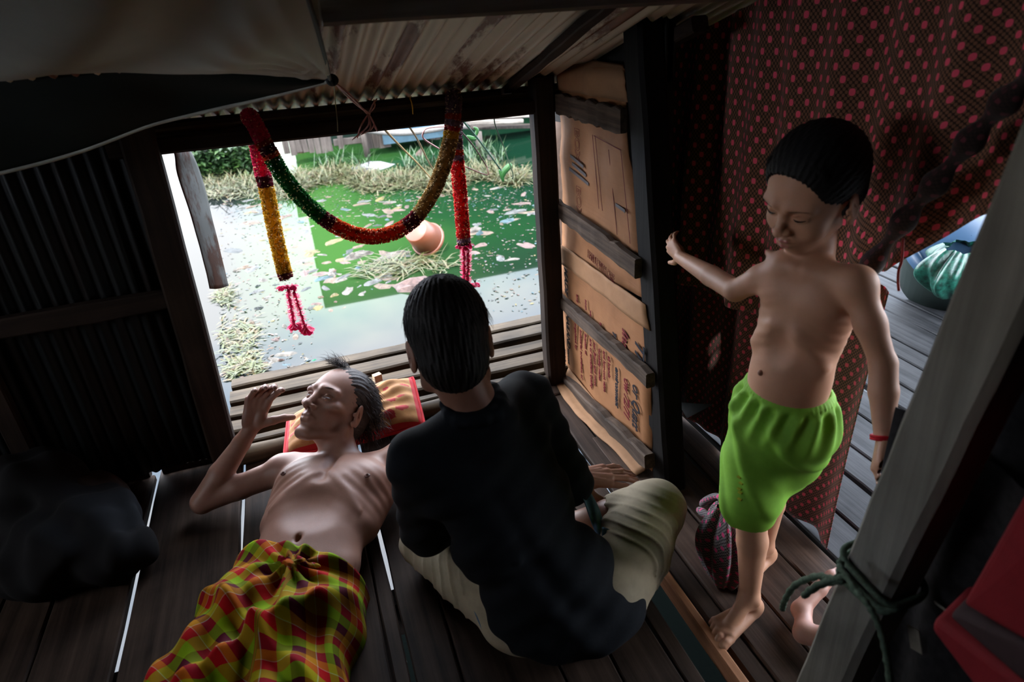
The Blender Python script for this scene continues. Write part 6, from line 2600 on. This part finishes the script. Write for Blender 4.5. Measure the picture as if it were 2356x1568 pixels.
HT = np.linalg.norm(b_nk - b_pel)
S.cap(nbk, b_nk + V(0, 0, -0.012), 0.033, 0.034, k=0.014)
S.ell(C_(0.004, 0, HT * 0.76), (0.094, 0.062, 0.075), R=Rb, k=0.02)
S.ell(C_(0, 0.004, HT * 0.55), (0.086, 0.062, 0.080), R=Rb, k=0.03)
S.ell(C_(0, 0.012, HT * 0.28), (0.082, 0.066, 0.085), R=Rb, k=0.03)
S.ell(C_(0, 0.018, HT * 0.15), (0.078, 0.062, 0.062), R=Rb, k=0.02)
S.ell(C_(0, 0, -0.01), (0.084, 0.064, 0.065), R=Rb, k=0.02)
S.cap(b_sR, b_sL, 0.030, 0.030, k=0.02)
for s in (-1, 1):
    S.ell(C_(s * 0.042, 0.040, HT * 0.80), (0.040, 0.020, 0.030), R=Rb, k=0.02)
    S.cap(C_(s * 0.012, 0.045, HT * 0.985), C_(s * 0.085, 0.018, HT * 0.985), 0.007, 0.007, k=0.012)
    S.cap(C_(s * 0.025, 0.058, HT * 0.60), C_(s * 0.070, 0.036, HT * 0.42), 0.007, 0.007, k=0.03)
S.ell(C_(0, 0.082, HT * 0.50), (0.022, 0.016, 0.030), R=Rb, k=0.02, sub=True)
# navel: a small outie
nv = P(1744, 855, X=b_pel[0] - 0.062)
# right arm stretched to the door post
e_R, w_R = P(1692, 668, X=0.80), P(1566, 592, X=0.835)
S.chain([b_sR, b_sR * .5 + e_R * .5, e_R], [0.031, 0.026, 0.022], k=0.012)
S.chain([e_R, e_R * .6 + w_R * .4, w_R], [0.023, 0.023, 0.0155], k=0.006)
yv = nrm(P(1530, 545, X=0.845) - w_R)
zv = nrm(V(-1.0, -0.2, 0.1) - yv * np.dot(yv, V(-1.0, -0.2, 0.1)))
hand_prims(S, w_R, np.array([-np.cross(yv, zv), yv, zv]).T, 0.62, curls=((.3, .4, .3),) * 4, thumb=((0.8, 0.6, -0.1), (0.5, 0.85, -0.1)))
# left arm hanging behind the leaning post
e_L, w_L = P(2032, 835, X=0.90), P(2034, 1000, X=0.875)
S.ell(b_sL, (0.030, 0.030, 0.030), k=0.02)
S.chain([b_sL, b_sL * .5 + e_L * .5, e_L], [0.028, 0.0255, 0.0215], k=0.012)
S.chain([e_L, e_L * .6 + w_L * .4, w_L], [0.0235, 0.0240, 0.0165], k=0.006)
yv = nrm(P(2022, 1060, X=0.85) - w_L)
zv = nrm(V(-0.5, 0.6, 0.2) - yv * np.dot(yv, V(-0.5, 0.6, 0.2)))
hand_prims(S, w_L, np.array([np.cross(yv, zv), yv, zv]).T, 0.64, curls=((.5, .8, .6),) * 4, thumb=((0.5, 0.8, -0.4), (0.2, 0.9, -0.4)))
# legs
k_R, a_R = P(1738, 1205, X=0.800), P(1768, 1385, X=0.795)
a_R = V(0.792, 0.925, 0.062)
k_R = V(0.800, 0.965, 0.285)
h_R = C_(-0.045, 0, -0.03)
S.chain([h_R, k_R], [0.052, 0.034], k=0.015)
S.chain([k_R, k_R * .62 + a_R * .38 + V(0.01, 0.006, 0), a_R], [0.034, 0.034, 0.0215], k=0.008)
k_L, a_L = V(0.905, 1.035, 0.285), V(0.925, 1.050, 0.060)
h_L = C_(0.045, 0, -0.03)
S.chain([h_L, k_L], [0.052, 0.034], k=0.015)
S.chain([k_L, k_L * .62 + a_L * .38 + V(0.01, 0.006, 0), a_L], [0.034, 0.034, 0.0215], k=0.008)


def foot(S, ank, d, scale=1.0, toes=True):
    """bare foot: ankle point, direction of the toes on the floor"""
    d = nrm(V(d[0], d[1], 0))
    sd_ = np.cross(d, ez)                      # towards the right side of the foot
    z0 = 0.0
    A = V(ank[0], ank[1], 0)
    F_ = lambda a, b_, z: A + d * a * scale + sd_ * b_ * scale + ez * z * scale
    S.cap(ank, F_(-0.012, 0, 0.024), 0.0215 * scale, 0.024 * scale, k=0.012)
    S.ell(F_(-0.018, 0, 0.020), (0.024 * scale, 0.024 * scale, 0.020 * scale), k=0.01)
    S.cap(ank + d * 0.006, F_(0.070, -0.006, 0.024), 0.020 * scale, 0.014 * scale, k=0.014)
    for b0 in (-0.020, -0.007, 0.007, 0.020):
        S.cap(F_(-0.005, b0 * .5, 0.014), F_(0.092 - abs(b0 + .005) * .5, b0 * 1.15, 0.014), 0.0145 * scale, 0.0125 * scale, k=0.008)
    for s in (-1, 1):
        S.ell(ank + sd_ * s * 0.018 * scale + V(0, 0, -0.002), (0.009, 0.009, 0.010), k=0.008)
    return F_


F1 = foot(S, a_R, P(1665, 1455, Z=0) - V(a_R[0], a_R[1], 0), 1.0)
sgn = -1
tl = [(-0.026, 0.026, 0.0105), (-0.009, 0.024, 0.0080), (0.005, 0.021, 0.0076), (0.017, 0.018, 0.0072), (0.028, 0.014, 0.0070)]
for b0, L, r_ in tl:
    a0 = 0.090 - max(0, b0 + .005) * .5
    S.chain([F1(a0, b0 * -sgn, 0.012), F1(a0 + L * .55, b0 * -sgn * 1.08, 0.016 if r_ < .01 else .013), F1(a0 + L, b0 * -sgn * 1.10, 0.009)], [r_ * 1.05, r_ * .95, r_], k=0.0015)
F2 = foot(S, a_L, V(-0.75, -0.22, 0), 1.0)
for b0, L, r_ in tl:
    a0 = 0.090 - max(0, b0 + .005) * .5
    S.chain([F2(a0, b0, 0.012), F2(a0 + L * .55, b0 * 1.08, 0.015), F2(a0 + L, b0 * 1.10, 0.009)], [r_ * 1.05, r_ * .95, r_], k=0.0015)


def boy_d(x, y, z):
    p = np.stack([x, y, z], -1) - b_pel
    l, f_, u = p @ left_b, p @ fwd_b, p @ up_b
    t = u / HT
    on = np.exp(-((t - 0.62) / 0.20) ** 2) * np.clip((np.abs(l) - 0.012) / 0.025, 0, 1) * (np.abs(l) < 0.11) * (f_ > -0.02)
    return -0.0009 * on * np.sin((u + np.abs(l) * 0.5) * 2 * math.pi / 0.021)


bl, bh = V(0.60, 0.70, -0.02), V(1.02, 1.62, 1.22)
bx = (min(b_sR[0], w_R[0]) - .12, b_hd[1] - .35)
y0V, y0F = S.mesh((0.62, 0.70, -0.015), (1.03, 1.56, 1.16), 0.0045, boy_d)
c_lo, c_hi = b_hd + V(-0.13, -0.13, -0.13), b_hd + V(0.13, 0.13, 0.15)
y1V, y1F = S.mesh(c_lo, c_hi, 0.0019)
f_lo, f_hi = V(0.64, 0.80, -0.012), V(0.86, 0.99, 0.10)
y2V, y2F = S.mesh(f_lo, f_hi, 0.0024)
V3, F3 = join_parts([(y0V, y0F, lambda c: ~in_box(c, c_lo, c_hi, 0.012) & ~in_box(c, f_lo, f_hi, 0.012)),
                     (y1V, y1F, lambda c: in_box(c, c_lo, c_hi, 0.006)), (y2V, y2F, lambda c: in_box(c, f_lo, f_hi, 0.006))])
boy = np_mesh_obj('person', V3, F3, M['skin_boy'])
tag(boy, 'bare-chested boy in bright green shorts standing in the doorway, looking down', 'person')
print('BOY', b_hd, b_pel, HT, left_b, fwd_b)
q = Solid()
# find the belly surface along the view of the navel
ray_ = nrm(RC.T @ V(1744 - 1178, -(855 - 784), -FOC))
dd = np.linalg.norm(np.cross(V3 - CPOS, ray_), axis=1)
cand = V3[dd < 0.006]
if len(cand):
    nv = cand[np.argmin(np.linalg.norm(cand - CPOS, axis=1))]
    q.ell(nv, (0.006, 0.006, 0.0065), k=0.002)
    a_, b_ = q.mesh(nv - .012, nv + .012, 0.0012)
    np_mesh_obj('navel', a_, b_, plain('navel skin', (0.30, 0.14, 0.09), 0.5), boy)
H = Solid()
H.frame(b_hd, HM3, BS)
H.ell((0, -0.014, 0.046), (0.0850, 0.101, 0.088), k=0.01)
H.ell((0, -0.050, -0.010), (0.066, 0.058, 0.060), k=0.02)
H.ell((0, 0.088, 0.015), (0.078, 0.050, 0.066), k=0.010, sub=True)
H.ell((0, 0.064, -0.060), (0.098, 0.080, 0.070), k=0.008, sub=True)
for s in (-1, 1):
    H.ell((s * 0.082, 0.002, -0.030), (0.022, 0.026, 0.042), k=0.006, sub=True)
H.frame()


def hair_d3(x, y, z):
    p = (np.stack([x, y, z], -1) - b_hd) @ HM3
    a = np.arctan2(p[:, 0], p[:, 2])
    return 0.0010 * np.sin(a * 90 + p[:, 1] * 60) + 0.0008 * np.sin(a * 47 - p[:, 1] * 150)


hV, hF = H.mesh(b_hd - 0.16, b_hd + 0.17, 0.0028, hair_d3)
np_mesh_obj('hair', hV, hF, M['hair_black'], boy)


def root_b(r):
    a = r.uniform(-0.95, 0.95)
    p = V(0.074 * math.sin(a), 0.040 + r.uniform(-.03, .010), 0.103 - 0.016 * a * a)
    return b_hd + HM3 @ (p * BS), HM3 @ nrm(V(r.gauss(0, .25) + 0.3 * a, 0.45, -0.8)), HM3 @ V(0, 0.1, -0.9)


hair_strands('fringe', root_b, 900, 12, M['hair_black'], boy, (0.012, 0.026), 0.0006)
for s in (-1, 1):
    mb = MB()
    pts_ = [V(s * 0.020, 0.0812, -0.0034), V(s * 0.026, 0.0832, -0.0042), V(s * 0.031, 0.0832, -0.0042), V(s * 0.037, 0.0808, -0.0038), V(s * 0.043, 0.0755, -0.0030)]
    mb.tube([b_hd + HM3 @ (p * BS) for p in pts_], [0.0004, 0.0012, 0.0015, 0.0012, 0.0004], 6)
    mb.build('eyelashes', M['eye'], boy)
for s in (-1, 1):
    mb = MB()
    for k in range(40):
        t = k / 39
        p = V(s * (0.014 + 0.034 * t), 0.0925 - 0.014 * t * t, 0.016 + 0.004 * math.sin(t * 2.6))
        mb.tube([b_hd + HM3 @ (p * BS), b_hd + HM3 @ ((p + V(s * 0.005, -0.001, 0.001)) * BS)], [0.0005, 0.0002], 3)
    mb.build('eyebrow', M['hair_black'], boy)
L_ = Solid()
L_.frame(b_hd, HM3, BS)
for s in (-1, 1):
    L_.chain([(0, 0.0900, -0.0525), (s * 0.010, 0.0880, -0.0523), (s * 0.021, 0.0780, -0.0570)], [0.0050, 0.0046, 0.0024], k=0.003)
    L_.chain([(0, 0.0885, -0.0640), (s * 0.010, 0.0862, -0.0634), (s * 0.020, 0.0775, -0.0595)], [0.0056, 0.0050, 0.0022], k=0.003)
L_.frame()
c_ = b_hd + HM3 @ (V(0, 0.085, -0.058) * BS)
a_, b_ = L_.mesh(c_ - .035, c_ + .035, 0.0012)
np_mesh_obj('lips', a_, b_, plain('boy lips', (0.42, 0.15, 0.12), 0.28, spec=.6), boy)

# shorts
G = Solid()
wc = C_(0.0, 0.008, 0.050)
G.ell(C_(0, 0.006, 0.020), (0.094, 0.078, 0.062), R=Rb, k=0.02)
G.ell(C_(0, 0.004, -0.045), (0.104, 0.085, 0.075), R=Rb, k=0.03)
G.chain([C_(-0.040, 0.004, -0.04), (h_R + k_R) / 2 + V(-.004, -.004, 0), k_R + V(-0.006, -0.006, 0.015)], [0.072, 0.068, 0.060], k=0.03)
G.chain([C_(0.040, 0.002, -0.04), (h_L + k_L) / 2, k_L + V(0.0, 0, 0.045)], [0.070, 0.066, 0.058], k=0.03)
G.cap(C_(0, 0.01, 0.052), C_(0, 0.01, 0.30), 0.20, 0.25, k=0.004, sub=True) if False else None
G.ell(C_(0, 0.01, 0.050 + 0.10), (0.20, 0.20, 0.10), R=Rb, k=0.004, sub=True)
G.ell(C_(0, 0.006, 0.045), (0.080, 0.064, 0.045), R=Rb, k=0.004, sub=True)
# open, flat-cut leg ends
dR_ = nrm(k_R - h_R)
dL_ = nrm(k_L - h_L)
for kn2, dk_, ex in ((k_R, dR_, 0.000), (k_L, dL_, -0.030)):
    c = kn2 + dk_ * (0.040 + ex)
    Rk = frame_from(np.cross(dk_, V(0, 1, 0)), -dk_)
    G.ell(c + dk_ * 0.075, (0.12, 0.12, 0.075), R=Rk, k=0.004, sub=True)
    G.cap(c - dk_ * 0.045, c + dk_ * 0.06, 0.046, 0.056, k=0.004, sub=True)


def short_d(x, y, z):
    p = np.stack([x, y, z], -1) - b_pel
    l, f_, u = p @ left_b, p @ fwd_b, p @ up_b
    a = np.arctan2(f_, l)
    top = np.clip((u + 0.075) / 0.09, 0, 1)
    o = -0.0058 * np.sin(a * 16 + 2 * np.sin(u * 20)) * top * np.clip((0.036 - u) / 0.012, 0.0, 1)
    # elastic waistband, finely gathered
    wb = np.exp(-((u - 0.044) / 0.010) ** 2)
    o += -0.003 * wb - 0.0012 * wb * np.sin(a * 60)
    # drapes slanting across the front leg
    o -= 0.0075 * np.clip(np.sin((l * 0.9 + u * 0.62) * 62 + 0.6), 0, 1) ** 2 * np.clip((0.02 - u) / 0.04, 0, 1) * np.clip((u + 0.30) / 0.06, 0, 1)
    o -= 0.0030 * np.sin((l * 0.5 - u * 0.9) * 44) * np.clip((-0.08 - u) / 0.05, 0, 1)
    return o


gV, gF = G.mesh((0.66, 0.80, 0.16), (1.05, 1.18, 0.72), 0.0036, short_d)
lime = plain('lime green cotton', (0.20, 0.43, 0.04), 0.7, 0.08, 40, spec=.25)
np_mesh_obj('shorts', gV, gF, lime, boy)
mb = MB()
for k in range(5):
    x0, y0 = 1698 + 3 * (k % 2), 1100 + k * 12
    d1 = np.linalg.norm(np.cross(gV - CPOS, nrm(RC.T @ V(x0 - 1178, -(y0 - 784), -FOC))), axis=1)
    cc = gV[d1 < 0.005]
    if len(cc):
        c = cc[np.argmin(np.linalg.norm(cc - CPOS, axis=1))]
        mb.box(c + nrm(CPOS - c) * 0.0005, (0.009, 0.009, 0.003), np.array(Matrix.Rotation(0.3, 3, 'Z')))
if mb.v:
    mb.build('print_patch', plain('yellow print', (0.35, 0.38, 0.03), 0.6), boy)
# red thread bracelet
br = empty('bracelet', tuple(w_L))
tag(br, 'red cord bracelet round the left wrist of the boy', 'bracelet')
mb = MB()
dw = nrm(w_L - e_L)
s_ = nrm(np.cross(dw, V(0, 1, 0)))
u_ = np.cross(dw, s_)
for o_ in (0.0, 0.0045):
    mb.tube([w_L + dw * (0.002 + o_) + (s_ * math.cos(t) + u_ * math.sin(t)) * 0.0200 for t in np.linspace(0, 2 * math.pi, 25)], 0.0028, 6)
mb.build('red_cord', plain('red cord', (0.55, 0.01, 0.02), 0.6), br, True)

# ------------------------------------------------------------------ bare foot of someone hidden behind the post
S = Solid()
pf = V(0.0, 0.0, 0.0)
heel = P(1842, 1400, Z=0.030)
toe = P(1925, 1312, Z=0.055)
dft = nrm(toe - heel)
S.chain([heel, heel * .5 + toe * .5, toe * .85 + heel * .15], [0.020, 0.0165, 0.0150], k=0.01)
S.ell(heel + V(0, 0, -.004), (0.020, 0.018, 0.018), k=0.01)
S.chain([toe * .85 + heel * .15, toe], [0.013, 0.008], k=0.006)
ank2 = P(1815, 1428, Z=0.03)
sh1, sh2 = P(1850, 1455, Z=0.030), P(1905, 1470, Z=0.035)
S.chain([heel + V(0, -0.01, -.004), sh1, sh2, sh2 + (sh2 - sh1) * 2.0], [0.018, 0.022, 0.025, 0.030], k=0.012)
fV, fF = S.mesh(np.minimum(heel, sh2) - .12, np.maximum(toe, sh2) + .16, 0.003)
fV[:, 2] = np.maximum(fV[:, 2], 0.001)
o = np_mesh_obj('person', fV, fF, skin('pink skin', (0.42, 0.22, 0.17), (0.50, 0.27, 0.21)))
tag(o, 'child hidden behind the leaning post, only a bare foot and shin showing', 'person')

# ------------------------------------------------------------------ low left: dark cloth bundles and sacks
bd_ = empty('cloth_bundle', tuple(P(140, 1260, Z=0.1)))
tag(bd_, 'dark grey bundle of stuffed clothes lying in the lower left corner', 'bundle')
S = Solid()
S.ell(P(150, 1240, Z=0.08), (0.20, 0.17, 0.115), R=np.array(Matrix.Rotation(0.5, 3, 'Z')), k=0.03)
S.ell(P(255, 1270, Z=0.06), (0.12, 0.09, 0.075), R=np.array(Matrix.Rotation(-0.3, 3, 'Z')), k=0.04)
S.ell(P(60, 1150, Z=0.14), (0.17, 0.15, 0.14), k=0.04)
wfun = lambda x, y, z: 0.006 * np.sin(x * 40 + y * 31 + np.sin(z * 30) * 2) + 0.004 * np.sin(x * 73 - y * 60 + z * 50)
c0 = P(150, 1240, Z=0.08)
qV, qF = S.mesh(c0 - V(.5, .45, .1), c0 + V(.4, .45, .3), 0.006, wfun)
qV[:, 2] = np.maximum(qV[:, 2], 0.001)
np_mesh_obj('stuffed_cloth', qV, qF, plain('charcoal cloth', (0.008, 0.008, 0.009), 0.9, 0.2, 20), bd_)
S = Solid()
c0 = P(215, 1130, Z=0.12)
S.ell(c0, (0.10, 0.08, 0.045), R=np.array(Matrix.Rotation(0.5, 3, 'Y')), k=0.02)
qV, qF = S.mesh(c0 - .16, c0 + .16, 0.005, lambda x, y, z: 0.005 * np.sin(x * 60 + y * 50))
o = np_mesh_obj('brown_rag', qV, qF, plain('brown rag', (0.030, 0.020, 0.016), 0.9))
tag(o, 'dark brown rag on top of the grey bundle at the lower left', 'cloth')

# ------------------------------------------------------------------ red box at the lower right, close to the lens
rb = empty('red_box', (0.80, 0.30, 0.3))
tag(rb, 'blurred red fabric box with a dark band in the lower right corner', 'box')
redm = plain('red fabric', (0.17, 0.006, 0.010), 0.8, 0.10, 30)
bnd = plain('dark band', (0.03, 0.014, 0.014), 0.8)
c1 = P(2212, 1392, X=0.66)


def slab(pts4, depth_v, name, mat_):
    mb = MB()
    f_ = [np.asarray(p) for p in pts4]
    b__ = [p + depth_v for p in f_]
    mb.add(f_ + b__, [(0, 1, 2, 3), (7, 6, 5, 4), (0, 4, 5, 1), (1, 5, 6, 2), (2, 6, 7, 3), (3, 7, 4, 0)])
    o = mb.build(name, mat_, rb)
    bv = o.modifiers.new('soft', 'BEVEL')
    bv.width = 0.008
    bv.segments = 3
    return o


dv = V(0.10, 0.03, 0)
slab([P(2212, 1392, X=.66), P(2395, 1500, X=.64), P(2480, 1180, X=.64), P(2372, 1110, X=.66)], dv, 'box_front', redm)
slab([P(2200, 1402, X=.665), P(2178, 1420, X=.66), P(2360, 1580, X=.64), P(2400, 1500, X=.645)], dv * .9, 'dark_band', bnd)
slab([P(2150, 1420, X=.655), P(2140, 1450, X=.65), P(2330, 1700, X=.63), P(2400, 1610, X=.635)], dv * .9, 'box_base', redm)
